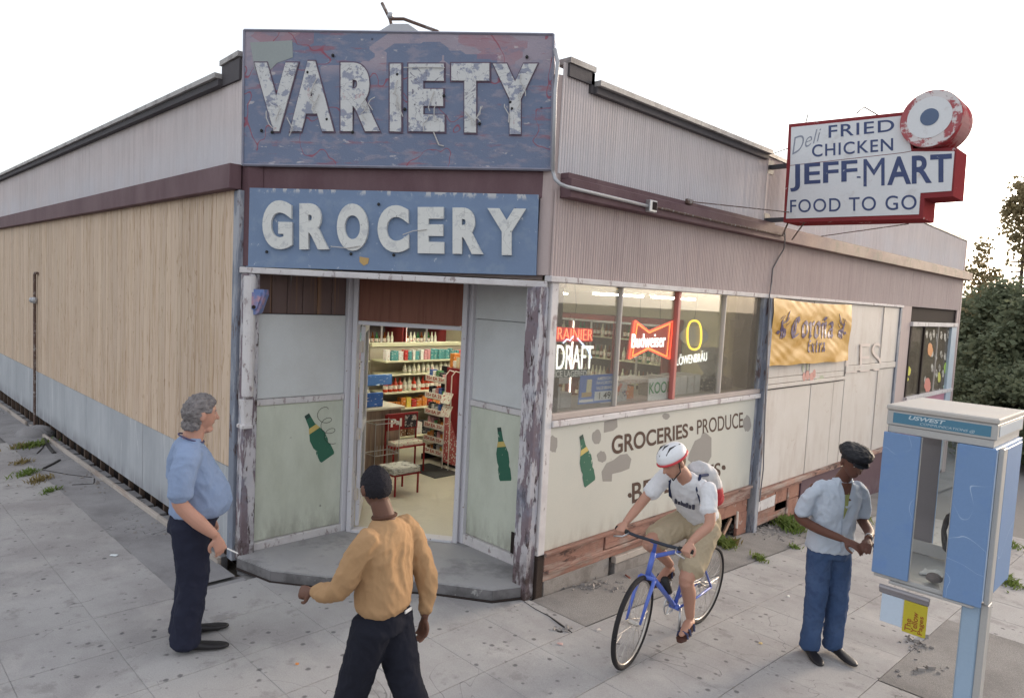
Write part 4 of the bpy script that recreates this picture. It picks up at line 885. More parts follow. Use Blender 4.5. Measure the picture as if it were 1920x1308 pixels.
VL = [('V', (479, 247), (560, 247), (560, 119), (479, 119)), ('A', (545, 247), (627, 247), (627, 116), (545, 116)), ('R', (640, 247), (713, 247), (713, 119), (640, 119)), ('I', (728, 247), (757, 248), (757, 121), (728, 121)),
      ('E', (767, 247), (834, 248), (834, 121), (767, 121)), ('T', (847, 249), (918, 250), (918, 120), (847, 120)), ('Y', (925, 252), (1008, 253), (1008, 121), (925, 121))]
wirew = M('neon_tube_dead', (.50,.48,.46), rough=.4, bump=0)
for ch, a, b, c, d in VL:
    if ch == 'I': a, b, c, d = (732, 247), (753, 248), (753, 121), (732, 121)
    o = vtext('letter', ch, [hc(*p, .0) for p in (a, b, c, d)], let_m, V1, depth=.018, off=.055)
    vtext('letter_outline', ch, [hc(p[0]+e[0], p[1]+e[1], .0005) for p, e in zip((a, b, c, d), ((-3, 3), (3, 3), (3, -3), (-3, -3)))], M('letter_outline', (.14,.10,.14), rough=.8, var=.3, vscale=8, bump=.2) if 'letter_outline' not in MATS else MATS['letter_outline'], V1, depth=.006, off=.07)
    # broken tube remains
    for k in range(3):
        x0 = random.uniform(a[0]+8, b[0]-8); y0 = random.uniform(c[1]+8, a[1]-20); pts = [hc(x0, y0, .03)]
        for j in range(3): x0 += random.uniform(-9, 9); y0 += random.uniform(4, 16); pts.append(hc(x0, y0, .035))
        MB().tube(pts, .0045, 5).build('broken_tube', wirew, o)
for px, py in ((490,245),(577,136),(624,104),(613,224),(661,248),(745,140),(759,205),(832,180),(899,232),(957,192),(960,204),(988,107),(510,248)):
    p = hc(px, py, .012); MB().ball(p, (.014, .014, .014), 8, 5).build('socket', wire_m, V1)
MB().tube([hc(813, 248, .012), hc(823, 272, .02), hc(832, 274, .012)], .006, 5).build('broken_tube', wirew, V1)
MB().tube([hc(757, 127, .03), hc(800, 126, .03), hc(834, 127, .03)], .004, 5).build('broken_tube', wirew, V1)
# frame piece and bare pipes on top of the sign
MB().plate([(1.10, 1.150), (1.66, 1.145), (1.50, 1.235), (1.27, 1.235)], 0, 0) if False else None
tp = [hc(712, 58, -.05), hc(785, 59, -.05), hc(765, 45, -.05), hc(733, 45, -.05)]
mb = MB(); mb.add([tuple(v) for v in tp]+[tuple(v-CN*.05) for v in tp], [(0,1,2,3),(7,6,5,4),(0,4,5,1),(1,5,6,2),(2,6,7,3),(3,7,4,0)]); mb.build('top_bracket', metal_m, V1)
an = thing('support_pipe', tuple(hc(735, 40, -.08)), 'rusty bent support pipe on top of the large blue sign', 'pipe'); mb = MB()
mb.tube([hc(735, 52, -.08), hc(731, 36, -.08), hc(716, 6, -.08)], .014, 6); mb.build('pipe', rust_m, an)
MB().tube([hc(731, 36, -.08), hc(757, 36, -.08), hc(822, 60, -.08)], .014, 6).build('pipe', rust_m, an)
MB().ball(hc(732, 30, -.08), .03, 8, 5).build('clamp', metal_m, an)
V2 = thing('sign', tuple(CA+Vector((0, 0, 2.74))), 'long blue sign with seven clean white block letters right above the shop doorway', 'sign', rz=math.atan2(CU_.y, CU_.x))
q2 = [hc(461, 500, -.01), hc(1005, 516, -.01), hc(1010, 365, -.01), hc(465, 352, -.01)]
quadbox(q2, .10, 'sign_box', sb2_m, V2)
GLt = [('G', (495,467), (550,468), (550,377), (495,376)), ('R', (564,468), (619,468), (619,382), (564,382)), ('O', (634,470), (692,471), (692,383), (634,382)), ('C', (710,473), (768,474), (768,386), (710,385)),
       ('E', (785,475), (834,476), (834,389), (785,389)), ('R', (850,476), (907,477), (907,390), (850,390)), ('Y', (915,478), (987,479), (987,392), (915,391))]
for ch, a, b, c, d in GLt:
    vtext('letter', ch, [hc(*p, -.008) for p in (a, b, c, d)], let2_m, V2, depth=.03, off=.055)
for px, py in ((500,472),(658,476),(710,383),(738,478),(966,393)): MB().ball(hc(px, py, .0), (.014, .014, .014), 8, 5).build('socket', wire_m, V2)
MB().tube([hc(620, 462, .03), hc(650, 465, .03), hc(675, 461, .03)], .004, 5).build('broken_tube', wirew, V2)
MB().tube([hc(755, 440, .03), hc(775, 433, .03), hc(800, 430, .03)], .004, 5).build('broken_tube', wirew, V2)
bl = [hc(674, 481, -.006), hc(692, 484, -.006), hc(690, 494, -.006), hc(682, 498, -.006), hc(674, 491, -.006)]
mb = MB(); mb.add([tuple(v) for v in bl]+[tuple(v-CN*.003) for v in bl], [tuple(range(5))]+[(i, 5+i, 5+(i+1) % 5, (i+1) % 5) for i in range(5)]); mb.build('bare_spot', M('bare_spot', (.50,.33,.14), rough=.8), V2)
# ================================================================ projecting sign
PJ = thing('projecting_sign', (-3.9, 8.25, 3.63), 'white projecting sign with red edge, blue hand painted words and a round target on top', 'sign')
SY = 8.1
psr = M('sign_red', (.235,.045,.05), rough=.95, spec=.0, var=.15, bump=.25, layers=[dict(col=(.52,.44,.44), scale=9, thr=.67, soft=.02)])
psw = M('sign_white', (.66,.67,.69), rough=.6, var=.05, bump=.1, layers=[dict(col=(.52,.50,.50), scale=6, thr=.62, soft=.05, op=.5), dict(col=(.5,.35,.3), scale=12, thr=.70, soft=.02)])
psb = M('sign_ink_blue', (.055,.075,.17), rough=.6, var=.2, vscale=9, bump=.1, layers=[dict(col=(.35,.38,.45), scale=22, thr=.66, soft=.02)])
pgr = M('sign_ink_grey', (.25,.27,.33), rough=.6, bump=0)
def hs_(px, py, off=0.): v = hy(px, py, SY); return Vector((v.x, SY-off, v.z))
def poly_y(pts, y0, y1, name, mat, par):
    mb = MB(); mb.plate([(hs_(*p).x, hs_(*p).z) for p in pts], y0, y1); return mb.build(name, mat, par)
outer = [(1479,233),(1697,210),(1712,279),(1794,277),(1787,368),(1733,372),(1730,410),(1469,417)]
poly_y(outer, SY, SY+.40, 'sign_box', psr, PJ)
poly_y([(1484,239),(1697,217),(1709,283),(1694,286),(1482,310)], SY-.006, SY-.0005, 'face_panel', psw, PJ)
poly_y([(1482,311.2),(1694,287.2),(1709,284.2),(1790,284),(1784,358),(1726,362),(1723,402),(1474,410)], SY-.006, SY-.0005, 'face_panel', psw, PJ)
poly_y([(1482,311.2),(1694,287.2),(1709,284.2),(1790,284),(1784,358),(1726,362),(1723,402),(1474,410)], SY+.401, SY+.406, 'face_panel', psw, PJ)
for s_, q, o_, m_ in (('FRIED', ((1554,259),(1677,246),(1677,224),(1554,236)), .008, psb), ('CHICKEN', ((1523,295),(1675,283),(1675,259),(1523,272)), .010, psb),
        ('JEFF', ((1482,360),(1608,352),(1608,300),(1482,309)), .018, psb), ('ART', ((1664,347.6),(1785,341),(1785,288),(1664,295)), .022, psb), ('M', ((1619.5,350),(1659,348),(1659,296),(1619.5,299)), .0, psb), ('FOOD TO GO', ((1482,399),(1719,393),(1719,365),(1482,375)), .004, psb)):
    vtext('lettering', s_, [hs_(*p, .0065) for p in q], m_, PJ, depth=.002, off=o_, spacing=1.12 if len(s_) > 4 else 1.0)
vtext('lettering', 'Deli', [hs_(*p, .0065) for p in ((1486,291),(1540,262),(1540,240),(1484,260))], pgr, PJ, depth=.002, off=-.012, shear=.3)
poly_y([(1607,331),(1614,331),(1614,334),(1607,334)], SY-.0085, SY-.0063, 'lettering', psb, PJ)
cc = hs_(1748, 225); rr = .283
def disc(r, y0, y1, name, mat, cx=0, cz=0, n=40):
    mb = MB(); mb.plate([(cc.x+cx+r*math.cos(2*math.pi*k/n), cc.z+cz+r*math.sin(2*math.pi*k/n)) for k in range(n)], y0, y1); return mb.build(name, mat, PJ)
disc(rr, SY-.06, SY+.34, 'target_drum', M('target_drum', (.40,.22,.22), rough=.95, spec=.0, var=.2, bump=.2, layers=[dict(col=(.33,.06,.07), scale=5, thr=.52, soft=.04)]))
disc(rr-.004, SY-.066, SY-.061, 'target_ring', M('target_ring', (.36,.09,.10), rough=.6, var=.2, bump=.3, layers=[dict(col=(.62,.58,.58), scale=7, thr=.50, soft=.03, det=8), dict(col=(.10,.04,.04), scale=8, thr=.68, soft=.02)]))
disc(.205, SY-.070, SY-.067, 'target_disc', psw, cx=-.01, cz=.012)
disc(.085, SY-.074, SY-.071, 'target_center', M('target_blue', (.10,.14,.23), rough=.6), cx=-.008, cz=.015, n=26)
br_ = M('bracket_dark', (.07,.07,.08), rough=.6)
for (px, py) in ((1441, 313), (1444, 415)):
    w0 = hx(px, py, RX); MB().box((RX, SY+.12, w0.z-.025), (-3.72, SY+.17, w0.z+.025)).build('wall_bracket', br_, PJ); MB().box((RX, SY+.07, w0.z-.08), (RX+.012, SY+.22, w0.z+.08)).build('wall_plate', br_, PJ)
for (x, x2, z2) in ((-3.70, -3.74, 3.47), (-3.50, -3.62, 3.42)): MB().tube([(x, SY+.1, 3.64), (x2, SY+.05, z2)], .010, 6).build('hanger', rust_m, PJ)
# small broken mast on the sign
mb = MB(); a = hs_(1640, 219); mb.tube([hs_(1640, 219, -.2), hs_(1635, 209, -.2), hs_(1608, 193, -.2), hs_(1593, 206, -.2)], .007, 5); mb.tube([hs_(1640, 218, -.2), hs_(1647, 208, -.2)], .006, 5); mb.build('thin_bracket', rust_m, PJ)
# guy wires
def wire(pts, r, label, mat=wire_m, sag=0):
    pts = [Vector(p) for p in pts]
    if sag: pts = [pts[0].lerp(pts[-1], t/8)-Vector((0, 0, sag*4*(t/8)*(1-t/8))) for t in range(9)]
    o = MB().tube(pts, r, 5).build('wire', mat, None, origin=pts[0]); return tag(o, label, 'wire')
gw = hx(1294, 378, RX+.12)
wire([gw, hs_(1482, 397, -.1)], .006, 'guy wire from the maroon band to the lower edge of the projecting sign', rust_m)
tag(MB().bbox(gw+Vector((-.03, -.05, -.025)), gw+Vector((.01, .05, .025))).build('anchor_block', rust_m, None, origin=gw), 'small rusty anchor block on the maroon band', 'anchor')
wire([hx(1540, 443, RX+.10), hs_(1692, 416, -.2)], .006, 'guy wire from the faded band up to the outer bottom corner of the projecting sign', rust_m)
wire([(-8.5, 12, 5.2), hs_(1476, 268, -.2)], .006, 'thin utility wire reaching the projecting sign from behind the parapet', wire_m, .15)
wire([(-12, 26, 7.2), (-3.7, 8.5, 4.95), ], .006, 'upper utility wire meeting the left edge of the projecting sign', wire_m, .3)
# conduit
CD = thing('conduit', (-3.95, 4.4, 3.6), 'grey electrical conduit bending round the large blue sign and along the maroon band', 'conduit')
pp = [hx(1040, 92, RX-.02), hx(1046, 118, RX+.0), hx(1041, 170, RX+.02), hx(1037, 320, RX+.03)]
c1 = [hx(1037, 322, RX+.03), hx(1041, 336, RX+.08), hx(1050, 345, RX+.13), hx(1062, 350, RX+.14), hx(1213, 386, RX+.14)]
MB().tube(pp+c1, .016, 8).build('conduit_run', metal_m, CD, smooth=True)
jb = hx(1221, 387, RX+.14); MB().bbox(jb-Vector((.03, .06, .055)), jb+Vector((.03, .06, .055))).build('junction_box', alu_m, CD); MB().bbox(jb+Vector((.031, -.02, -.035)), jb+Vector((.036, .045, .04))).build('cover_plate', gap_m, CD)
c2 = [hx(1229, 388, RX+.14), hx(1340, 414, RX+.14), hx(1470, 442, RX+.14)]
MB().tube(c2, .012, 8).build('conduit_run', rust_m, CD)
dn = [hx(1471, 432, RX+.15), hx(1472, 450, RX+.14), hx(1470, 466, RX+.05), hx(1462, 480, RX+.02), hx(1449, 504, RX+.015), hx(1447, 530, RX+.015), hx(1443, 552, RX+.06), hx(1437, 700, RX+.09), hx(1431, 880, RX+.09), hx(1424, 940, RX+.09)]
o = MB().tube(dn, .009, 6).build('cable', M('grey_cable', (.20,.19,.20), rough=.6), None, origin=dn[0]); tag(o, 'thin grey cable dropping from the band beside the gold banner', 'cable')
# wall pipe on the plywood side
PP = thing('wall_pipe', (-14.5, 2.68, 0), 'thin dark pipe with a tap rising up the plywood wall', 'pipe')
t_ = hy(68, 512, LY-.06); bt = hy(62, 796, LY-.06); x_ = (t_.x+bt.x)/2
MB().tube([(x_+.16, LY-.05, t_.z), (x_+.02, LY-.06, t_.z), (x_, LY-.06, t_.z-.03), (x_, LY-.06, bt.z)], .022, 8).build('pipe_run', rust_m, PP)
vz = hy(66, 563, LY-.06).z
mb = MB(); mb.ball((x_, LY-.06, vz), (.05, .05, .06)); mb.tube([(x_-.02, LY-.06, vz), (x_-.22, LY-.08, vz-.01)], .02, 6); mb.ball((x_-.12, LY-.08, vz), (.05, .04, .05)); mb.build('tap', metal_m, PP)
# alarm shield on the left post
AL = thing('alarm_box', (-6.06, 2.70, 2.32), 'small shield shaped blue alarm box with faded pink paint on the left doorway post', 'alarm box', rz=R(30))
ac = hc(481, 565, .03)
sh = [(-.085, .11), (.085, .11), (.09, .06), (.035, -.10), (0, -.12), (-.035, -.10), (-.09, .06)]
Ma = frame(ac, CU_); MB(Ma).plate(sh, -.03, .05).build('shield', M('alarm_blue', (.14,.20,.40), rough=.5, var=.15, vscale=8, bump=.2, layers=[dict(col=(.48,.26,.28), scale=7, thr=.50, soft=.06, op=.8)]), AL)
MB(Ma).plate([(p[0]*.7, p[1]*.7+.005) for p in sh], -.045, -.031).build('front_plate', MATS['alarm_blue'], AL)
MB(Ma).tube([(0, -.05, -.05), (0, -.035, -.05)], .018, 8).build('knob', gap_m, AL)
# ================================================================ painted words and marks on the cream panel
inkb = M('brown_black_ink', (.075,.04,.03), rough=.7, var=.3, vscale=14, bump=.1, layers=[dict(col=(.30,.25,.20), scale=20, thr=.68, soft=.02)])
def px4(pts, x): return [tuple(hx(px, py, x)) for px, py in pts]
def R4(y0, y1, za, zb, zc, zd, x=RX+.0005): return [(x, y0, za), (x, y1, zb), (x, y1, zd), (x, y0, zc)]
XI = RX+.0005
PR = B
vtext('painted_word', 'GROCERIES', px4([(1147,853),(1290,819.5),(1290,793),(1147,817)], XI), inkb, PR, depth=.0012, off=.022)
vtext('painted_word', 'PRODUCE', px4([(1307,814),(1393,801),(1393,772),(1307,787)], XI), inkb, PR, depth=.0012, off=.006)
vtext('painted_word', 'BEVERAGES', px4([(1185,944),(1351,893),(1351,866),(1185,905)], XI), inkb, PR, depth=.0012, off=.016)
def blob(px, py, rx, ry, seed, name, mat, x=RX+.0003, n=18, par=None, th_=.0006, poly=None):
    vs = []
    rnd_ = random.Random(seed)
    if poly is None: pts = [(px+rx*math.cos(2*math.pi*k/n)*rnd_.uniform(.82, 1.12), py+ry*math.sin(2*math.pi*k/n)*rnd_.uniform(.82, 1.12)) for k in range(n)]
    else: pts = poly; n = len(poly)
    vs = [hx(a, b, x+th_) for a, b in pts][::-1]
    mb = MB(); mb.add([tuple(v) for v in vs]+[tuple(v-Vector((th_, 0, 0))) for v in vs], [tuple(range(n)), tuple(range(2*n-1, n-1, -1))]+[(i, n+i, n+(i+1) % n, (i+1) % n) for i in range(n)]); return mb.build(name, mat, par or B)
for (px, py) in ((1296.5, 803), (1181, 928), (1357, 876)): blob(px, py, 4, 5, 1, 'painted_dot', inkb)
gp = M('paint_touch_up', (.30,.28,.26), rough=.8, var=.06, bump=.1)
for i, (px, py, rx, ry) in enumerate([(1119, 819, 9, 14), (1037, 832, 9, 17), (1128, 856, 9, 11), (1249, 780, 7, 6), (1401, 794, 8, 16)]): blob(px, py, rx, ry, i+3, 'touch_up_patch', gp)
for i, p in enumerate([[(1133,790),(1157,783),(1158,800),(1150,807),(1132,811)], [(1137,868),(1150,862),(1163,852),(1176,850),(1184,860),(1180,878),(1165,884),(1148,888),(1147,902),(1130,902),(1128,884)], [(1303,826),(1314,820),(1318,808),(1325,812),(1334,820),(1334,855),(1325,872),(1308,876),(1290,862),(1292,850)]]):
    blob(0, 0, 0, 0, i, 'touch_up_patch', gp, poly=p, x=RX+.0002)
# painted green soda bottles (print on the panels)
pbg = M('print_green', (.035,.13,.085), rough=.5, var=.12, bump=.05, layers=[dict(col=(.50,.55,.45), scale=24, thr=.64, soft=.015, st=(1, 1, .5))]); pby = M('print_yellow', (.55,.42,.14), rough=.5, bump=.05)
pbd = M('print_dark', (.03,.06,.05), rough=.5, bump=0)
def painted_bottle(o, u, n, c, L, tilt, par, sc=1.):
    """flat printed bottle: c centre on the panel, u across, n outward"""
    u = Vector(u); n = Vector(n); up = Vector((0, 0, 1)); ct, st_ = math.cos(tilt), math.sin(tilt)
    a1 = up*ct-u*st_; a2 = u*ct+up*st_
    def pl_(pts, d0, name, mat):
        k = len(pts); v = [Vector(c)+a2*(x*L)+a1*(z*L)+n*d0 for x, z in pts]; mb = MB()
        mb.add([tuple(q) for q in v]+[tuple(q-n*.0004) for q in v], [tuple(range(k)), tuple(range(2*k-1, k-1, -1))]+[(i, k+i, k+(i+1) % k, (i+1) % k) for i in range(k)]); mb.build(name, mat, par)
    prof = [(.17, -.46), (.15, -.5), (-.15, -.5), (-.17, -.46), (-.17, -.28), (-.145, -.22), (-.17, -.15), (-.17, .02), (-.07, .27), (-.055, .46), (-.055, .5), (.055, .5), (.055, .46), (.07, .27), (.17, .02), (.17, -.15), (.145, -.22), (.17, -.28)]
    pl_(prof, .0008, 'painted_bottle', pbg); pl_([(-.125, .14), (.125, .14), (.085, .24), (-.085, .24)], .0013, 'painted_label', pby); pl_([(-.056, .43), (.056, .43), (.05, .51), (-.05, .51)], .0013, 'painted_cap', pbd)
painted_bottle(0, (0, 1, 0), (1, 0, 0), (xs_+.0005, 3.52, 1.11), .52, R(28), B)
painted_bottle(0, (1, 0, 0), (0, -1, 0), (-4.68, ys_-.0005, 1.10), .50, R(-14)*-1, B)
painted_bottle(0, (0, 1, 0), (1, 0, 0), (RX+.0006, 5.02, 1.13), .50, R(20), B)
# graffiti scribble on the pale green panel by the door
gs = []
for k in range(40):
    t = k/39; gs.append((xs_+.002, 3.56+.07*math.cos(9*t*2)+.12*t, 1.38-.32*t+.05*math.sin(9*t*2)))
MB().tube(gs, .0022, 4).build('scribble', gap_m, B)
# faded letters and flowers on the boarded bay
fad = M('faded_letter', (.64,.55,.51), rough=.7, bump=0, var=.05)
vtext('faded_word', 'LES', px4([(1586,700),(1652,694),(1652,642),(1588,645)], RX+.013), fad, B, depth=.0008, off=-.012)
fr_ = M('faded_red', (.58,.30,.26), rough=.7, bump=0); fg_ = M('faded_green', (.42,.44,.33), rough=.7, bump=0)
for i, (px, py, rx, ry, m_) in enumerate([(1508,706,3,8,fr_),(1514,703,4,9,fr_),(1522,707,4,10,fr_),(1527,700,3,8,fr_),(1506,690,2,8,fg_),(1514,688,1.6,9,fg_),(1535,712,6,3,fg_),(1541,707,4,4,fg_)]): blob(px, py, rx, ry, i+40, 'painted_flower', m_, x=RX+.002)
# painted words on the small window (unreadable smears in the photograph)
for i, (px, py, rx, ry, c) in enumerate([(1703,695,5,9,(.60,.58,.05)),(1700,710,4,5,(.60,.58,.05)),(1744,655,5,13,(.62,.25,.08)),(1774,690,4,12,(.35,.55,.10)),(1761,707,3,10,(.50,.50,.10)),(1739,722,6,14,(.60,.22,.18)),(1782,650,3,10,(.30,.50,.20)),(1773,727,5,10,(.40,.50,.42))]):
    nm = 'smear_%d' % i; blob(px, py, rx, ry, i+60, 'window_paint', M(nm, c, rough=.6, bump=0), x=RX-.018)
wp = M('window_paint_white', (.50,.49,.44), rough=.7, bump=0, layers=[dict(col=(.15,.14,.12), scale=12, thr=.5, soft=.03)])
for i, (px, py) in enumerate([(1738,626),(1745,630),(1751,626),(1757,633),(1765,628),(1772,632),(1778,626),(1748,662),(1755,668),(1765,664),(1772,668),(1748,690),(1756,700),(1762,690),(1735,712),(1752,737),(1762,735),(1768,700)]): blob(px, py, 2.2, 8, i+80, 'window_paint', wp, x=RX-.0185)
# ================================================================ gold banner
BN = thing('banner', (-3.95, 9.9, 2.3), 'shiny gold plastic banner with dark blue letters hanging on the boarded window', 'banner')
gold = M('gold_plastic', (.50,.27,.04), rough=.5, spec=.25, var=.06, grain=.02, bump=.0, coords='obj', layers=[dict(col=(.60,.36,.08), scale=2, thr=.55, soft=.1, op=.5)])
BQ = [hx(1440, 686, RX+.05), hx(1588, 676, RX+.05), hx(1594, 571, RX+.05), hx(1447, 558, RX+.05)]
def bann(u, v, off=0.):
    a, b, c, d = BQ; p = a*(1-u)*(1-v)+b*u*(1-v)+c*u*v+d*(1-u)*v
    k = .030*noise.noise(Vector((u*2.4+v*1.5, v*1.8, 1)))+.010*noise.noise(Vector((u*7-v*4, v*2.6, 4)))+.0035*noise.noise(Vector((u*20+v*14, v*6, 9)))
    sag = .05*math.sin(math.pi*u)*(v if v > .5 else .2)
    p = p+Vector((.02+k*1.1+off, 0, -sag*.5*(v)+.006*math.sin(u*21)*(1-v)))
    return p
nu, nv = 70, 36; mb = MB(); vs = [tuple(bann(i/nu, j/nv)) for j in range(nv+1) for i in range(nu+1)]; b0 = len(vs); vs += [tuple(bann(i/nu, j/nv, -.002)) for j in range(nv+1) for i in range(nu+1)]
fs = [(j*(nu+1)+i, j*(nu+1)+i+1, (j+1)*(nu+1)+i+1, (j+1)*(nu+1)+i) for j in range(nv) for i in range(nu)]
mb.add(vs, fs+[tuple(b0+k for k in f[::-1]) for f in fs]); mb.build('banner_sheet', gold, BN, smooth=True)
binkm = M('banner_ink', (.07,.045,.14), rough=.35, spec=.5, bump=0, var=.1)
def on_banner(name, polys):
    mb = MB()
    for pts in polys:
        k = len(pts); mb.add([tuple(bann(u, v, .006)) for u, v in pts]+[tuple(bann(u, v, .003)) for u, v in pts], [tuple(range(k)), tuple(range(2*k-1, k-1, -1))]+[(i, k+i, k+(i+1) % k, (i+1) % k) for i in range(k)])
    return mb.build(name, binkm, BN)
# broad nib blackletter strokes
def nib(strokes, x0, y0, sx, sy, w=.16, ang=40):
    out = []; nx, ny = w*math.cos(R(ang))*.5, w*math.sin(R(ang))*.5
    for st_ in strokes:
        for (a, b) in zip(st_, st_[1:]):
            q = [(a[0]-nx, a[1]-ny), (a[0]+nx, a[1]+ny), (b[0]+nx, b[1]+ny), (b[0]-nx, b[1]-ny)]
            n = 4 if abs(a[0]-b[0])+abs(a[1]-b[1]) > .5 else 1
            for k in range(n):
                f = lambda p, r, t: (p[0]*(1-t)+r[0]*t, p[1]*(1-t)+r[1]*t)
                t0, t1 = k/n, (k+1)/n; qq = [f(q[0], q[3], t0), f(q[1], q[2], t0), f(q[1], q[2], t1), f(q[0], q[3], t1)]
                out.append([(x0+p[0]*sx, y0+p[1]*sy) for p in qq])
    return out
GL = {'C': [[(.95,1.15),(.75,1.45),(.35,1.35),(.08,.95),(.05,.45),(.35,.0),(.95,.2)], [(.48,1.25),(.48,.2)]],
      'o': [[(.1,.85),(.1,.15),(.45,0),(.75,.2),(.75,.85),(.4,1.0),(.1,.85)]], 'r': [[(.05,.95),(.25,.8),(.25,.05),(.42,0)], [(.3,.8),(.65,1.0),(.75,.85)]],
      'n': [[(.0,.9),(.2,.85),(.2,.0)], [(.25,.85),(.6,1.0),(.72,.8),(.72,.1),(.85,.0)]], 'ñ': [[(.0,.9),(.2,.85),(.2,.0)], [(.25,.85),(.6,1.0),(.72,.8),(.72,.1),(.85,.0)], [(.15,1.2),(.4,1.32),(.55,1.2),(.8,1.32)]],
      'a': [[(.1,.9),(.45,1.0),(.7,.85),(.7,.1),(.9,.0)], [(.65,.55),(.25,.5),(.1,.3),(.1,.1),(.35,0),(.65,.15)]]}
polys = []; x = .21
for ch, adv in (('C', .105), ('o', .078), ('r', .068), ('o', .078), ('ñ', .085), ('a', .08)):
    polys += nib(GL[ch], x+.01, .43, .080, .25 if ch != 'C' else .215, w=.36); x += adv*1.12
on_banner('lettering', polys)
GE = {'E': [[(.8,1.3),(.4,1.45),(.15,1.1),(.15,.2),(.5,0),(.85,.15)], [(.2,.75),(.7,.85)]], 'x': [[(.1,.95),(.75,.0)], [(.1,.0),(.75,.95)]], 't': [[(.35,1.35),(.35,.1),(.6,0)], [(.1,.95),(.65,.95)]], 'r': GL['r'], 'a': GL['a']}
polys = []; x = .43
for ch in 'Extra': polys += nib(GE[ch], x, .19, .040, .14 if ch != 'E' else .13, w=.34); x += .046
on_banner('lettering', polys)
# griffin-like curls left and right of the words (plain heraldic shapes)
for sx, x0 in ((1, .06), (-1, .93)):
    pl_ = nib([[(.0,.2),(.3,.1),(.5,.4),(.4,.9),(.7,1.2)], [(.5,.4),(1.0,.3),(1.1,-.1)], [(.45,.7),(.95,.9),(1.3,1.5)], [(.6,.5),(.6,-.2)], [(.9,.3),(.85,-.2)], [(.2,1.0),(.45,1.15)], [(1.0,.8),(1.25,1.1)], [(1.05,.6),(1.35,.8)]], x0, .46, .085*sx, .24, w=.26)
    on_banner('emblem', pl_)
# ================================================================ pay phone booth
bb = M('booth_blue', (.16,.26,.45), rough=.5, spec=.35, var=.05, grain=.05, bump=.08, layers=[dict(kind='lines', col=(.45,.55,.70), scale=1.1, thr=.0013, dist=.4, op=.7, mask=(1.5, .5)), dict(col=(.12,.22,.46), scale=5, thr=.62, soft=.08, op=.5)])
bal = M('booth_aluminium', (.44,.43,.42), rough=.5, metal=.3, var=.08, bump=.12)
bro = M('booth_roof', (.47,.44,.41), rough=.7, var=.08, bump=.2, layers=[dict(col=(.5,.44,.38), scale=6, thr=.58, soft=.1, op=.6)])
bteal = M('booth_teal', (.08,.20,.29), rough=.4, var=.08, bump=0)
bgr = M('booth_inner', (.24,.21,.22), rough=.6, var=.06, bump=.2)
BA = Vector((-1.53, 5.16, 0)); BD = Vector((-.90, 5.15, 0)); BX = (BD-BA).normalized()
MBt = frame((BA.x, BA.y, 0), BX); W_, D_ = .625, .72
PB = thing('pay_phone', (-1.1, 5.5, -.05), 'blue and silver pay phone enclosure on a post at the right edge of the pavement', 'pay phone')
def bx(a, b, name, mt, r=.004): return MB(MBt).bbox(a, b, r).build(name, mt, PB)
bx((-.01, -.012, 1.965), (W_+.01, D_+.01, 2.0), 'roof', bro, .008)
bx((-.004, -.004, 1.865), (W_+.004, D_+.004, 1.963), 'fascia', bal)
bx((.035, -.007, 1.882), (W_-.03, -.0045, 1.950), 'fascia_panel', bteal)
bx((W_+.0045, .04, 1.882), (W_+.0070, D_-.04, 1.950), 'fascia_panel', M('booth_side_panel', (.42,.47,.53), rough=.5))
bx((.01, .0, 1.815), (W_-.01, D_-.01, 1.863), 'lower_trim', bal)
def bq(u0, u1, v0, v1, y): return [MBt @ Vector(p) for p in ((u0, y, v0), (u1, y, v0), (u1, y, v1), (u0, y, v1))]
wk = M('booth_letter', (.50,.58,.62), rough=.5, bump=0)
vtext('lettering', 'USWEST', bq(.13, .345, 1.917, 1.944, -.0072), wk, PB, depth=.001, off=.03, shear=.25)
vtext('lettering', 'COMMUNICATIONS @', bq(.20, .51, 1.888, 1.909, -.0072), wk, PB, depth=.001, off=-.004, shear=.25)
ZB = .835
# side walls: near one (towards the camera) and far one
for (y0, y1, m0, nm) in ((-.014, .010, bb, 'near'), (D_-.02, D_+.004, bb, 'far')):
    bx((-.012, y0, ZB), (.215 if nm == 'near' else .160, y1, 1.813), 'side_panel', m0)
    bx((.425, y0, ZB-.03), (W_+.01, y1, 1.813), 'side_panel', m0)
for (u0, u1) in ((-.01, .158), (.427, W_)): bx((u0, D_-.024, ZB+.02), (u1, D_-.0205, 1.80), 'inner_lining', bgr, .002)
bx((.216, -.002, ZB), (.222, .012, 1.81), 'window_frame', bal, .002); bx((.418, -.002, ZB), (.424, .012, 1.81), 'window_frame', bal, .002)
bx((.223, .003, ZB+.02), (.417, .006, 1.81), 'window_pane', pane_m, .001)
bx((.162, D_-.016, ZB), (.424, D_-.010, 1.81), 'window_pane', pane_m, .001)
# back wall on the post side
bx((W_-.02, .012, ZB), (W_+.01, D_-.026, 1.813), 'back_wall', M('booth_back', (.50,.60,.74), rough=.5, var=.05))
bx((W_+.0105, .04, ZB-.02), (W_+.04, .14, 1.813), 'post_flange', bal); bx((W_+.0105, .20, ZB+.02), (W_+.03, D_-.1, 1.80), 'back_panel', bb)
# shelf and papers
bx((-.005, .012, ZB-.03), (W_-.021, D_-.026, ZB), 'shelf', bal)
bx((.10, -.008, ZB-.05), (W_-.03, .04, ZB-.031), 'shelf_edge', bal)
bx((-.005, D_-.05, ZB+.003), (W_-.03, D_-.028, ZB+.10), 'inner_ledge', M('booth_ledge', (.55,.52,.50), rough=.7))
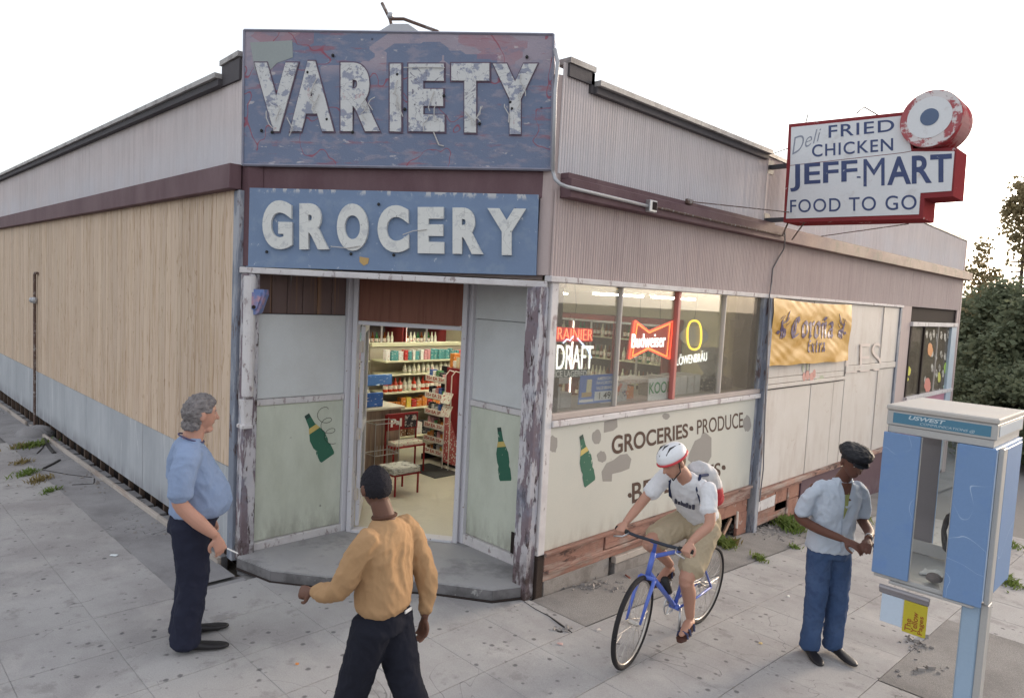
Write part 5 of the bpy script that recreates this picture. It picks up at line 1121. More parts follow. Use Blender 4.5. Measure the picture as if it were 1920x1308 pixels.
# telephone body and handset
bx((W_-.215, .18, 1.00), (W_-.022, .42, 1.50), 'phone_body', M('phone_steel', (.12,.12,.13), rough=.35, metal=.6))
hs1 = [MBt @ Vector(p) for p in ((.392, .20, 1.29), (.375, .20, 1.275), (.355, .20, 1.24), (.346, .20, 1.18), (.355, .20, 1.12), (.375, .20, 1.075), (.392, .20, 1.06))]
MB().tube(hs1, [.030, .030, .019, .016, .019, .030, .030], 10).build('handset', M('handset_black', (.015,.012,.012), rough=.25), PB, smooth=True)
MB().tube([hs1[-1]]+[MBt @ Vector((.42+.03*math.sin(k), .22, 1.05-.02*k)) for k in range(1, 6)]+[MBt @ Vector((.52, .3, 1.15))], .007, 6).build('cord', alu_m, PB)
# directory rail, hanging covers
MB(MBt).tube([(.055, -.03, ZB-.075), (.36, -.03, ZB-.075)], .017, 8).build('directory_rail', M('rail_grey', (.30,.28,.29), rough=.5, metal=.4), PB)
MB(MBt).bbox((.055, -.04, ZB-.115), (.36, -.02, ZB-.082)).build('directory_hinge', M('hinge_grey', (.20,.185,.195), rough=.6), PB)
yp = bx((.215, -.038, ZB-.33), (.355, -.026, ZB-.117), 'directory_cover', M('yellow_cover', (.48,.40,.035), rough=.45, bump=.05), .003)
inky = M('yellow_ink', (.28,.07,.02), rough=.5, bump=0)
for s_, u0 in (('The', .232), ('Yellow', .270), ('Pages', .310)):
    ln = {'The': .085, 'Yellow': .14, 'Pages': .125}[s_]; hh = .036
    q = [MBt @ Vector(p) for p in ((u0+hh, -.0385, ZB-.315), (u0+hh, -.0385, ZB-.315+ln), (u0, -.0385, ZB-.315+ln), (u0, -.0385, ZB-.315))]
    vtext('lettering', s_, q, inky, yp, depth=.001, off=.012)
bx((.075, -.036, ZB-.31), (.212, -.028, ZB-.117), 'directory_cover', M('clear_cover', (.50,.58,.68), rough=.3, var=.05, bump=0), .003)
# post
PO_ = MB(MBt); PO_.bbox((W_-.105, .05, -.25), (W_+.0, .20, ZB-.031), .01); PO_.build('post', M('post_blue_grey', (.30,.40,.52), rough=.5, var=.08), PB)
bx((W_+.001, .05, -.25), (W_+.04, .15, ZB-.021), 'post_flange', bal); bx((W_-.15, .01, -.2), (W_+.09, .26, -.03), 'post_base', bal)
# loose paper and bag on the phone shelf
pp_ = sheet(0, .16, 0, .09, 0, .02, 9, n=8); pw = MB(); pw.add([(MBt @ Vector((.22+.9*(v.y), .22+v.z*1.6, ZB+.004+.10*max(0, v.y-.03)+abs(v.x)))) for v in pp_.v], pp_.f)
o = pw.build('paper', M('bright_paper', (.75,.74,.72), rough=.8, var=.03), None, origin=MBt @ Vector((.37, .2, ZB))); tag(o, 'loose white paper lying on the pay phone shelf', 'paper')
o = MB(MBt).ball((.335, .12, ZB+.035), (.05, .045, .033), 9, 6).build('crumpled_bag', M('crumpled_grey', (.16,.13,.13), rough=.8, bump=1, bscale=40, var=.4), None, origin=MBt @ Vector((.4, .1, ZB))); tag(o, 'crumpled dark bag lying on the pay phone shelf', 'bag')
# ================================================================ people
def skin(name, c, **k):
    m = M(name, c, rough=.55, spec=.3, var=.07, vscale=14, grain=.05, gscale=120, bump=.12, bscale=200, **k); b = m.node_tree.nodes['Principled BSDF']
    b.inputs['Subsurface Weight'].default_value = .08; b.inputs['Subsurface Scale'].default_value = .01; return m
def ring_loft(mb, secs, n=20, sq=1.):
    """secs: (centre, half width vector a, half depth vector b)"""
    vs = []; fs = []
    for c, a, b in secs:
        c, a, b = Vector(c), Vector(a), Vector(b)
        for k in range(n):
            t = 2*math.pi*k/n; ct, st_ = math.cos(t), math.sin(t)
            ct = math.copysign(abs(ct)**sq, ct); st_ = math.copysign(abs(st_)**sq, st_); vs.append(c+a*ct+b*st_)
    for i in range(len(secs)-1):
        for k in range(n): fs.append((i*n+k, i*n+(k+1) % n, (i+1)*n+(k+1) % n, (i+1)*n+k))
    fs.append(tuple(range(n))[::-1]); fs.append(tuple((len(secs)-1)*n+k for k in range(n))); mb.add(vs, fs)
def limb(mb, pts, rad, n=14, side=Vector((1, 0, 0)), flat=1.):
    """tapered tube through pts with interpolated rounding; rad list; flat scales the depth"""
    pts = [Vector(p) for p in pts]; P = []; Rr = []
    for i in range(len(pts)-1):
        for k in range(4):
            t = k/4; p0 = pts[max(i-1, 0)]; p1 = pts[i]; p2 = pts[i+1]; p3 = pts[min(i+2, len(pts)-1)]
            P.append(.5*((2*p1)+(p2-p0)*t+(2*p0-5*p1+4*p2-p3)*t*t+(3*p1-p0-3*p2+p3)*t**3)); Rr.append(rad[i]*(1-t)+rad[i+1]*t)
    P.append(pts[-1]); Rr.append(rad[-1]); secs = []
    t0 = (P[1]-P[0]).normalized(); secs.append((P[0]-t0*Rr[0]*.5, None, Rr[0]*.55))
    for i in range(len(P)): secs.append((P[i], None, Rr[i]))
    t1 = (P[-1]-P[-2]).normalized(); secs.append((P[-1]+t1*Rr[-1]*.5, None, Rr[-1]*.55)); out = []
    for i, (c, _, r) in enumerate(secs):
        t = (secs[min(i+1, len(secs)-1)][0]-secs[max(i-1, 0)][0]).normalized()
        s = side-t*side.dot(t); s = s.normalized() if s.length > .05 else t.orthogonal().normalized(); b = t.cross(s).normalized(); out.append((c, s*r, b*r*flat))
    ring_loft(mb, out, n)
def remesh(mb, name, vox, mat, parent, sm=3, fold=0., fscale=9, seed=0, mats=None, post=None):
    me = mb.mesh('tmp'); o = bpy.data.objects.new('tmp', me); COL.objects.link(o)
    bm = bmesh.new(); bm.from_mesh(me); bmesh.ops.recalc_face_normals(bm, faces=bm.faces[:]); bm.to_mesh(me); bm.free()
    r = o.modifiers.new('r', 'REMESH'); r.mode = 'VOXEL'; r.voxel_size = vox; r.use_smooth_shade = True
    s = o.modifiers.new('s', 'SMOOTH'); s.factor = .5; s.iterations = sm
    dg = bpy.context.evaluated_depsgraph_get(); e = bpy.data.meshes.new_from_object(o.evaluated_get(dg)); e.name = name
    bpy.data.objects.remove(o); bpy.data.meshes.remove(me)
    if fold:
        nn = [v.normal.copy() for v in e.vertices]
        for v, n in zip(e.vertices, nn):
            p = v.co; q = Vector((p.x*fscale+seed, p.y*fscale, p.z*fscale*.8+.8*math.sin(p.x*9)))
            q2 = Vector((p.x*fscale*1.1+.9*math.sin(p.z*7), p.y*fscale*1.1, p.z*fscale*.75+p.x*4+seed)); a = noise.noise(q)
            rdg = (1-abs(noise.noise(q2*1.25+Vector((9, 9, 1))))*2.6); rdg = max(-.4, rdg); r2 = max(-.3, 1-abs(noise.noise(q2*3.1+Vector((2, 5, 7))))*4.2)
            v.co = p+n*fold*(a*.95+.75*rdg+.24*r2-.40)
    if post:
        for v in e.vertices: v.co = post(v.co)
    e.materials.clear(); e.materials.append(mat)
    for p in e.polygons: p.use_smooth = True; p.material_index = 0
    ob = bpy.data.objects.new(name, e); COL.objects.link(ob); ob.parent = parent; return ob
def head_pts(c, rot, s=1.):
    """face-like head as a closed mesh; +y is the face direction in head space"""
    n, m_ = 36, 26; vs = []; fs = []
    for j in range(m_+1):
        th = math.pi*j/m_
        for i in range(n):
            ph = 2*math.pi*i/n; x = math.sin(th)*math.sin(ph); y = math.sin(th)*math.cos(ph); z = math.cos(th)
            p = Vector((x*.076, y*.095, z*.118))
            if z < 0:        # taper towards jaw and chin
                k = -z; p.x *= 1-.34*k**1.3; p.y *= (1-.10*k) if y > 0 else (1-.42*k); p.y += .018*k
            if y < 0 and z > -.3: p.y *= 1.06
            f = max(0, y)**3
            p.y += -.010*f*math.exp(-((z-.10)/.12)**2)*(1 if abs(x) > .12 else .3)          # eye sockets
            p.y += .007*f*math.exp(-((z-.30)/.10)**2)                                       # brow
            p.y += .026*f*math.exp(-(x/.15)**2)*math.exp(-((z+.13)/.13)**2)+.014*f*math.exp(-(x/.12)**2)*math.exp(-((z-.06)/.12)**2)   # nose
            p.y += .006*f*math.exp(-(x/.28)**2)*math.exp(-((z+.44)/.07)**2)-.006*f*math.exp(-((z+.55)/.05)**2)*math.exp(-(x/.3)**2)      # lips
            p.y += .010*math.exp(-((z+.80)/.16)**2)*max(0, y)                               # chin
            vs.append(p)
    for j in range(m_):
        for i in range(n):
            i2 = (i+1) % n; fs.append((j*n+i, (j+1)*n+i, (j+1)*n+i2, j*n+i2))
    return [c+rot@(v*s) for v in vs], fs
def add_head(mb, c, rot, s=1.):
    vs, fs = head_pts(c, rot, s); mb.add(vs, fs)
    for sx in (-1, 1):
        mb.ball(c+rot@(Vector((sx*.084, -.010, -.006))*s), Vector((.011, .020, .034))*s, 8, 7, rot@Matrix.Rotation(sx*-.25, 3, 'Z'))
    # sharper nose ridge
    limb(mb, [c+rot@(Vector((0, .090, .022))*s), c+rot@(Vector((0, .105, -.010))*s), c+rot@(Vector((0, .114, -.026))*s)], [.008*s, .011*s, .014*s], 8, rot@Vector((1, 0, 0)))
def face_parts(root, c, rot, s, browm, lipm):
    hv, hf = head_pts(Vector((0, 0, 0)), Matrix.Identity(3), 1.); bv = BVHTree.FromPolygons(hv, hf)
    def sy(x, z, d=0.):
        h = bv.ray_cast(Vector((x, .4, z)), Vector((0, -1, 0))); return (x, h[0].y+d if h[0] else .08, z)
    P_ = lambda x, z, d=0.: c+rot@(Vector(sy(x, z, d))*s)
    ew = MATS.get('eye_white') or M('eye_white', (.38,.35,.33), rough=.2, var=0, bump=0); ed = MATS.get('eye_dark') or M('eye_dark', (.02,.013,.01), rough=.15, var=0, bump=0)
    for sx in (-1, 1):
        e = MB().ball(P_(sx*.029, .010, -.0035), Vector((.0115, .006, .0048))*s, 10, 7, rot).build('eye', ew, root, smooth=True)
        MB().ball(P_(sx*.029, .010, .0010), Vector((.0048, .0022, .0046))*s, 8, 5, rot).build('iris', ed, e, smooth=True)
        MB().tube([P_(sx*x, z, -.001) for x, z in ((.013, .026), (.024, .031), (.035, .031), (.046, .025))], [.003*s, .004*s, .0038*s, .002*s], 6).build('eyebrow', browm, root)
    MB().tube([P_(x, -.053+z, -.002) for x, z in ((-.024, -.002), (-.01, .001), (0, 0), (.01, .001), (.024, -.002))], [.002*s, .0045*s, .005*s, .0045*s, .002*s], 6).build('lips', lipm, root)
def hair_mesh(root, c, rot, s, mask, thick, mat, seed=0, amp=.010, fs_=22, name='hair'):
    n, m_ = 72, 48; vs = []; keep = []
    base = {}
    for j in range(m_+1):
        th = math.pi*j/m_
        for i in range(n):
            ph = 2*math.pi*i/n; x = math.sin(th)*math.sin(ph); y = math.sin(th)*math.cos(ph); z = math.cos(th)
            p = Vector((x*.079, y*.098, z*.120))
            if z < 0:
                k = -z; p.x *= 1-.28*k; p.y *= (1-.10*k) if y > 0 else (1-.30*k)
            if y < 0 and z > -.3: p.y *= 1.06
            w_ = mask(x, y, z); ph2 = ph*3
            nz_ = noise.noise(Vector((x*fs_*.35+seed, y*fs_*.14, z*fs_*.40)))+.8*noise.noise(Vector((x*fs_*.9+seed, y*fs_*.22+z*2, z*fs_*.9)))
            d = Vector((x, y, z)); q = p+d*(w_*(thick+amp*nz_)-(1-w_)*.020); vs.append(c+rot@(q*s))
    fs = [(j*n+i, (j+1)*n+i, (j+1)*n+(i+1) % n, j*n+(i+1) % n) for j in range(m_) for i in range(n)]
    mb = MB(); mb.add(vs, fs); return mb.build(name, mat, root, smooth=True)
def sstep(a, b, x): t = max(0, min(1, (x-a)/(b-a))); return t*t*(3-2*t)
def hand(mb, w, d, pn, s=1., curl=(.5, .6, .6), thumb=1, spread=.10, right=True):
    """w wrist, d pointing to the fingers, pn out of the back of the hand; fingers curl away from pn"""
    w = Vector(w); d = Vector(d).normalized(); pn = Vector(pn); pn = (pn-d*pn.dot(d)).normalized(); sd_ = d.cross(pn).normalized()*(1 if right else -1)   # towards the thumb
    ring_loft(mb, [(w-d*.02*s, sd_*.024*s, pn*.018*s), (w+d*.01*s, sd_*.026*s, pn*.017*s), (w+d*.045*s, sd_*.037*s, pn*.016*s), (w+d*.085*s, sd_*.039*s, pn*.013*s), (w+d*.098*s, sd_*.034*s, pn*.009*s)], 14)
    for i, (o_, ln, r) in enumerate(((.029, .074, .0088), (.010, .082, .009), (-.010, .076, .0086), (-.029, .060, .0078))):
        p = w+d*(.080 if i < 3 else .074)*s+sd_*o_*s; ang = 0; dd = (d+sd_*spread*(1.2-i*.8)*.6).normalized(); pts = [p]; segs = (.45, .30, .25); ax = dd.cross(pn).normalized()
        for k in range(3):
            ang -= curl[k]*(1+.12*i); v = Matrix.Rotation(ang, 3, ax) @ dd
            # make sure curling goes away from pn
            if k == 0 and v.dot(pn) > dd.dot(pn): ax = -ax; v = Matrix.Rotation(ang, 3, ax) @ dd
            p = p+v*ln*segs[k]*s; pts.append(p)
        limb(mb, pts, [r*s, r*.98*s, r*.9*s, r*.8*s], 8, sd_)
    p = w+d*.02*s+sd_*.022*s; v1 = (d*.55+sd_*.75-pn*.35*thumb).normalized(); v2 = (d*.9+sd_*.30-pn*.40*thumb).normalized(); v3 = (d*.95-sd_*.15-pn*.4*thumb).normalized()
    limb(mb, [p, p+v1*.035*s, p+v1*.035*s+v2*.030*s, p+v1*.035*s+v2*.030*s+v3*.024*s], [.014*s, .0115*s, .0105*s, .009*s], 8, pn)
def foot_shoe(root, heel, toe_dir, L, mat, sole, sandal=False, h=.075, up=Vector((0, 0, 1))):
    t = Vector(toe_dir).normalized(); s = t.cross(up).normalized(); mb = MB(); secs = []
    for f, w_, z0, z1 in ((-.02, .022, .012, .055), (.03, .034, .010, h+.012), (.12, .036, .010, h+.018), (.26, .036, .012, h+.010), (.45, .041, .010, h*.86), (.65, .048, .008, h*.68), (.82, .046, .008, h*.56), (.94, .034, .010, h*.46), (1.0, .018, .014, h*.34)):
        c = Vector(heel)+t*(f*L)+up*((z0+z1)/2); secs.append((c, s*w_, up*((z1-z0)/2)))
    ring_loft(mb, secs, 16, .8); sh_ = remesh(mb, 'shoe', .008, mat, root, 2)
    mb = MB(); secs = []
    for f, w_ in ((-.03, .024), (.02, .036), (.12, .039), (.3, .036), (.45, .042), (.65, .051), (.82, .049), (.95, .036), (1.02, .020)): secs.append((Vector(heel)+t*(f*L)+up*.009, s*w_, up*.010))
    ring_loft(mb, secs, 16, .7); mb.build('sole', sole, sh_); return sh_
V_ = Vector
def torso(mb, secs, n=24, sq=.88):
    """secs: (x, y, z, half width, half depth)"""
    ring_loft(mb, [(V_((x, y, z)), V_((w_, 0, 0)), V_((0, d, 0))) for x, y, z, w_, d in secs], n, sq)
inv_local = Matrix.Identity(4)
def child(root, mb_fn): pass
# every figure is modelled in its own frame: +Y the way it faces, +X its right hand side; children carry local coordinates
def local_build(mb, name, mat, root, smooth=False):
    me = mb.mesh(name, mat); bm = bmesh.new(); bm.from_mesh(me); bmesh.ops.recalc_face_normals(bm, faces=bm.faces[:]); bm.to_mesh(me); bm.free()
    o = bpy.data.objects.new(name, me); COL.objects.link(o); o.parent = root
    if smooth:
        for p in me.polygons: p.use_smooth = True
    return o
class Loc:
    """makes MB.build treat vertices as already local to the figure's root"""
    pass
_old_build = MB.build
def _build(s, name, mat, parent=None, smooth=False, origin=None):
    if parent is not None and parent.get('_loc'):
        o = local_build(s, name, mat, parent, smooth); o['_loc'] = 1; return o
    return _old_build(s, name, mat, parent, smooth, origin)
MB.build = _build
def cloth(name, c, **k): return M(name, c, rough=k.pop('rough', .9), spec=.15, var=.08, vscale=6, grain=.07, gscale=220, bump=k.pop('bump', .25), bscale=260, coords='obj', **k)
hair_grey = M('hair_grey', (.20,.18,.18), rough=.7, var=.3, vscale=30, grain=.25, gscale=150, bump=.8, bscale=130, coords='obj', stretch=(1, 1, .35), layers=[dict(col=(.30,.275,.275), scale=60, thr=.54, soft=.12, st=(1.4, .3, 1), op=.7), dict(col=(.09,.08,.085), scale=50, thr=.57, soft=.10, st=(1.4, .3, 1), op=.7)])
hair_blk = M('hair_black', (.022,.02,.026), rough=.95, var=.3, grain=.5, gscale=170, bump=1.0, bscale=150, coords='obj')
blk_shoe = M('black_leather', (.02,.018,.02), rough=.38, var=.2, bump=.15, coords='obj'); sole_m = M('shoe_sole', (.03,.028,.028), rough=.7)
def person(loc, rz, label):
    r = thing('person', loc, label, 'person', rz=rz); r['_loc'] = 1; return r
def RX_(a): return Matrix.Rotation(a, 3, 'X')
def RZ_(a): return Matrix.Rotation(a, 3, 'Z')
def RY_(a): return Matrix.Rotation(a, 3, 'Y')
# ---------------------------------------------------------------- man with the cigarette
g1 = zg(-4.98, 1.90)
p1 = person((-5.00, 1.87, g1), R(-18), 'heavy grey haired man in a light blue t-shirt and navy trousers holding a cigarette')
sk1 = skin('skin_ruddy', (.50,.27,.20))
b = MB(); hc1 = V_((0, .045, 1.665)); hr1 = RX_(R(4)) @ RZ_(R(14)) if False else (RZ_(R(14)) @ RX_(R(-6)))
hs1_ = 1.08
add_head(b, hc1, hr1, hs1_)
limb(b, [V_((0, -.015, 1.42)), V_((0, .0, 1.51)), V_((0, .025, 1.60))], [.075, .070, .064], 16)
b.ball(hc1+hr1@V_((0, .055, -.105)), V_((.045, .045, .03)), 10, 7)      # double chin
torso(b, [(0, 0, .93, .17, .13), (0, .03, 1.05, .17, .15), (0, 0, 1.25, .17, .13), (0, -.02, 1.42, .15, .09), (0, -.01, 1.47, .08, .06)])
# right arm (towards the camera), left arm hidden
limb(b, [V_((.205, -.03, 1.40)), V_((.25, -.075, 1.24)), V_((.262, -.085, 1.11)), V_((.262, .03, .97)), V_((.25, .135, .865))], [.062, .058, .050, .050, .030], 14)
hand(b, V_((.248, .145, .850)), V_((-.02, .32, -.95)), V_((1, .25, .1)), 1.12, (.35, .55, .5), 1, right=True)
limb(b, [V_((-.205, -.03, 1.40)), V_((-.25, -.06, 1.24)), V_((-.262, -.06, 1.11)), V_((-.26, .03, .97)), V_((-.25, .12, .865))], [.062, .058, .050, .048, .030], 14)
hand(b, V_((-.248, .13, .850)), V_((.02, .30, -.95)), V_((-1, .25, .1)), 1.1, (.35, .5, .5), 1, right=False)
remesh(b, 'body', .0065, sk1, p1, 1)
face_parts(p1, hc1, hr1, hs1_, hair_grey, M('lips_red', (.36,.15,.13), rough=.5))
hair_mesh(p1, hc1, hr1, hs1_, lambda x, y, z: (sstep(.60, .42, y-.5*max(0, z-.3)) if z > .12 else sstep(.02, -.14, y))*sstep(-.93, -.72, z+.1*y) if not (z > .55) else sstep(.80, .55, y-.35*z), .013, hair_grey, 3, .012)
mb = MB(); 
for k in range(16):     # curled ends at the nape
    a = R(110+140*k/15); q = hc1+hr1@V_((.082*math.sin(a), .088*math.cos(a)-.01, -.085+.012*math.sin(k*2))); mb.ball(q, (.022, .022, .026), 7, 5)
remesh(mb, 'nape_hair', .007, hair_grey, p1, 2, .006, 60)
sh1 = cloth('tshirt_blue', (.255,.325,.48)); b = MB()
torso(b, [(0, .035, .955, .190, .175), (0, .050, .98, .198, .194), (0, .062, 1.05, .205, .205), (0, .056, 1.13, .206, .195), (0, .036, 1.22, .206, .168), (0, .010, 1.32, .203, .138), (0, -.010, 1.39, .200, .118), (0, -.022, 1.44, .165, .094), (0, -.018, 1.485, .100, .074), (0, -.012, 1.505, .080, .064)])
for sx in (-1, 1): limb(b, [V_((sx*.15, -.02, 1.42)), V_((sx*.215, -.045, 1.38)), V_((sx*.25, -.075, 1.26)), V_((sx*.262, -.085, 1.16))], [.085, .088, .085, .082], 16)
remesh(b, 'tshirt', .009, sh1, p1, 2, .0075, 10, 2)
ring = [hc1*0+V_((.088*math.sin(a), -.012+.082*math.cos(a), 1.497-.030*math.cos(a))) for a in [2*math.pi*k/28 for k in range(29)]]
MB().tube(ring, .006, 6).build('collar_band', cloth('collar_dark', (.10,.09,.16)), p1)
tr1 = cloth('trousers_navy', (.022,.024,.042)); b = MB()
torso(b, [(0, -.005, .845, .178, .150), (0, .005, .90, .184, .158), (0, .02, .95, .180, .160), (0, .03, .985, .176, .158)])
for sx, fx in ((1, 0), (-1, .0)):
    limb(b, [V_((sx*.09, -.01, .90)), V_((sx*.10, .0, .70)), V_((sx*.105, .012, .48)), V_((sx*.11, -.022, .22)), V_((sx*.112, -.036, .055))], [.118, .105, .088, .084, .092], 18, flat=1.12)
remesh(b, 'trousers', .0095, tr1, p1, 2, .0095, 9, 7, post=lambda v: V_((v.x, v.y, max(v.z, .028))))
bl_ = MB(); torso(bl_, [(0, .03, .958, .183, .166), (0, .03, .988, .183, .166)]); bl_.build('belt', M('belt_black', (.02,.018,.018), rough=.4), p1)
foot_shoe(p1, V_((.115, -.075, -.0)), V_((.12, 1, 0)), .33, blk_shoe, sole_m); foot_shoe(p1, V_((-.115, -.05, -.0)), V_((-.14, 1, 0)), .33, blk_shoe, sole_m)
cg = thing('cigarette', (0, 0, 0), 'lit white cigarette between the fingers of the man in the blue t-shirt', 'cigarette')
Mp1 = wm(p1); w0 = Mp1 @ V_((.262, .215, .765)); w1 = Mp1 @ V_((.275, .290, .722))
cg.location = w0; cg.matrix_world = Matrix.Translation(w0)
MB().tube([w0, w0.lerp(w1, .9)], .0052, 8).build('paper_tube', M('cig_paper', (.75,.74,.72), rough=.7, bump=0), cg); MB().tube([w0.lerp(w1, .9), w1], .0052, 8).build('ash', M('ash', (.25,.22,.22), rough=1), cg)
# ---------------------------------------------------------------- man walking in the tan top
c3 = ray(724, 900); t3 = 3.80/Vector((c3.x, c3.y, 0)).length; h3 = CPOS+c3*t3
p3x, p3y = h3.x, h3.y
p3 = person((p3x+.02, p3y, zg(p3x, p3y)), 0, 'man in a loose tan top and dark trousers striding past the doorway, seen from behind')
f3 = (CR*-.90+V_((CF.x, CF.y, 0)).normalized()*.42); p3.rotation_euler = (0, 0, math.atan2(-f3.x, f3.y)); p3.matrix_world = Matrix.Translation(p3.location) @ Matrix.Rotation(p3.rotation_euler.z, 4, 'Z')
sk3 = skin('skin_dark', (.13,.062,.042))
b = MB(); hc3 = V_((0, .085, 1.635)); hr3 = RZ_(R(-28)) @ RX_(R(-10)); add_head(b, hc3, hr3, 1.02)
limb(b, [V_((0, -.02, 1.39)), V_((0, .015, 1.47)), V_((0, .055, 1.56))], [.068, .062, .058], 16)
torso(b, [(0, 0, .93, .14, .10), (0, 0, 1.1, .14, .10), (0, 0, 1.3, .15, .10), (0, -.01, 1.42, .08, .06)])
# left arm swings forward, right arm trails
limb(b, [V_((-.19, .0, 1.37)), V_((-.235, .10, 1.16)), V_((-.235, .15, 1.10)), V_((-.20, .35, 1.02))], [.052, .046, .042, .028], 14)
hand(b, V_((-.198, .37, 1.01)), V_((.05, .95, -.18)), V_((-.75, .0, .5)), 1.0, (.8, .9, .6), 1, right=False)
limb(b, [V_((.19, -.02, 1.37)), V_((.235, -.10, 1.15)), V_((.245, -.13, 1.08)), V_((.24, -.14, .82))], [.052, .046, .042, .028], 14)
hand(b, V_((.238, -.14, .80)), V_((-.03, .12, -1)), V_((1, -.2, .0)), 1.0, (.45, .6, .5), 1, right=True)
remesh(b, 'body', .0065, sk3, p3, 1)
face_parts(p3, hc3, hr3, 1.02, hair_blk, M('lips_dark', (.12,.05,.045), rough=.5))
hair_mesh(p3, hc3, hr3, 1.02, lambda x, y, z: sstep(.72, .52, y-.45*max(0, z-.1))*(1 if z > .05 else sstep(.05, -.10, y))*sstep(-.62, -.40, z+.10*noise.noise(Vector((x*6, y*6, 1)))-.10*abs(x)) if z < .72 else 1., .007, hair_blk, 5, .006, 70)
jk = cloth('tan_top', (.40,.245,.13)); b = MB()
torso(b, [(0, .0, .925, .158, .128), (0, .0, .965, .176, .150), (0, .0, 1.05, .180, .148), (0, .0, 1.18, .184, .138), (0, -.005, 1.29, .190, .128), (0, -.008, 1.37, .180, .108), (0, -.002, 1.42, .145, .090), (0, .008, 1.46, .082, .070), (0, .014, 1.475, .074, .066)])
limb(b, [V_((-.14, .0, 1.39)), V_((-.20, .03, 1.33)), V_((-.24, .10, 1.16)), V_((-.24, .18, 1.07)), V_((-.203, .33, 1.025))], [.072, .072, .068, .060, .042], 16)
limb(b, [V_((.14, -.01, 1.39)), V_((.20, -.05, 1.32)), V_((.24, -.10, 1.15)), V_((.252, -.135, 1.03)), V_((.243, -.145, .85))], [.072, .074, .072, .068, .046], 16)
remesh(b, 'jacket', .009, jk, p3, 3, .0105, 7.5, 4)
MB().tube([V_((.070*math.sin(a), .018+.066*math.cos(a), 1.478-.012*math.cos(a))) for a in [2*math.pi*k/24 for k in range(25)]], .010, 6).build('collar', cloth('collar_brown', (.10,.05,.035)), p3)
tr3 = cloth('trousers_black', (.016,.017,.026)); b = MB()
torso(b, [(0, 0, .80, .152, .128), (0, 0, .88, .152, .130), (0, 0, .99, .145, .120)])
limb(b, [V_((-.085, .01, .86)), V_((-.092, .07, .64)), V_((-.095, .13, .45)), V_((-.098, .17, .24)), V_((-.10, .22, .10))], [.118, .112, .100, .092, .094], 18)
limb(b, [V_((.085, -.01, .86)), V_((.092, -.06, .64)), V_((.095, -.11, .47)), V_((.098, -.22, .27)), V_((.10, -.30, .13))], [.118, .112, .100, .090, .090], 18)
remesh(b, 'trousers', .0095, tr3, p3, 2, .009, 9, 1)
MB().bbox((.00, -.156, .925), (.065, -.146, .945)).build('waist_label', M('label_white', (.6,.6,.6), rough=.6), p3)
foot_shoe(p3, V_((-.10, .17, .0)), V_((0, 1, .1)), .28, blk_shoe, sole_m); foot_shoe(p3, V_((.10, -.37, .09)), V_((0, .88, -.35)), .28, blk_shoe, sole_m, up=V_((0, .35, .88)).normalized())
p3.scale = (.93, .93, .93)
# ---------------------------------------------------------------- man with the flat cap
g2 = zg(-1.95, 5.56)
fv2 = V_((.80, -.60, 0))
p2 = person((-1.97, 5.56, g2), math.atan2(-fv2.x, fv2.y), 'thin man in a black cap, pale shirt and blue jeans standing beside the pay phone')
sk2 = skin('skin_brown', (.12,.052,.036)); b = MB(); hc2 = V_((.0, .185, 1.575)); hr2 = RZ_(R(-4)) @ RX_(R(-20)); add_head(b, hc2, hr2, .97)
limb(b, [V_((0, .05, 1.37)), V_((0, .09, 1.44)), V_((0, .150, 1.52))], [.060, .054, .052], 16)
torso(b, [(0, 0, .93, .13, .10), (0, .02, 1.1, .13, .10), (0, .045, 1.28, .13, .10), (0, .06, 1.39, .07, .06)])
limb(b, [V_((.185, .035, 1.34)), V_((.235, -.035, 1.18)), V_((.245, -.05, 1.08)), V_((.20, .14, 1.05)), V_((.115, .30, 1.035))], [.045, .041, .040, .036, .026], 14)
hand(b, V_((.102, .32, 1.032)), V_((-.50, .84, -.20)), V_((.35, .10, .90)), .98, (.25, .45, .40), 1, right=True)
limb(b, [V_((-.185, .035, 1.34)), V_((-.235, .0, 1.18)), V_((-.24, .0, 1.09)), V_((-.17, .20, 1.05)), V_((-.070, .33, 1.045))], [.045, .041, .040, .036, .026], 14)
hand(b, V_((-.057, .345, 1.04)), V_((.62, .78, -.10)), V_((-.1, .1, .95)), .98, (.35, .5, .4), 1, right=False)
remesh(b, 'body', .0065, sk2, p2, 1)
face_parts(p2, hc2, hr2, .97, hair_blk, M('lips_brown', (.11,.045,.04), rough=.5))
hair_mesh(p2, hc2, hr2, .97, lambda x, y, z: (sstep(.10, -.05, y) if z < .3 else 1)*sstep(-.45, -.28, z), .004, hair_blk, 8, .002, 60)
cp = M('cap_black', (.012,.012,.016), rough=.6, var=.2, bump=.4, coords='obj'); b = MB()
kk = lambda x, y, z: hc2+hr2@V_((x, y, z))
A1, A2 = hr2@V_((1, 0, 0)), hr2@V_((0, 1, 0))
ring_loft(b, [(kk(0, -.004, .028), A1*.080, A2*.100), (kk(0, -.004, .050), A1*.088, A2*.108), (kk(.0, .0, .072), A1*.116, A2*.130), (kk(.0, .004, .092), A1*.122, A2*.134), (kk(0, .004, .114), A1*.100, A2*.112), (kk(0, .0, .128), A1*.055, A2*.062)], 24)
ring_loft(b, [(kk(0, .075, .040), A1*.070, hr2@V_((0, .01, .008))), (kk(0, .105, .038), A1*.066, hr2@V_((0, .01, .007))), (kk(0, .130, .028), A1*.045, hr2@V_((0, .008, .006)))], 14)
remesh(b, 'cap', .008, cp, p2, 2, .005, 22)
sh2 = cloth('shirt_pale', (.50,.555,.64), bump=.3); b = MB()
torso(b, [(0, -.015, .845, .178, .140), (0, -.012, .88, .180, .142), (0, -.005, .98, .172, .134), (0, .008, 1.10, .168, .122), (0, .028, 1.22, .174, .118), (0, .042, 1.31, .178, .105), (0, .050, 1.365, .150, .084), (0, .062, 1.40, .092, .066), (0, .070, 1.415, .066, .058)])
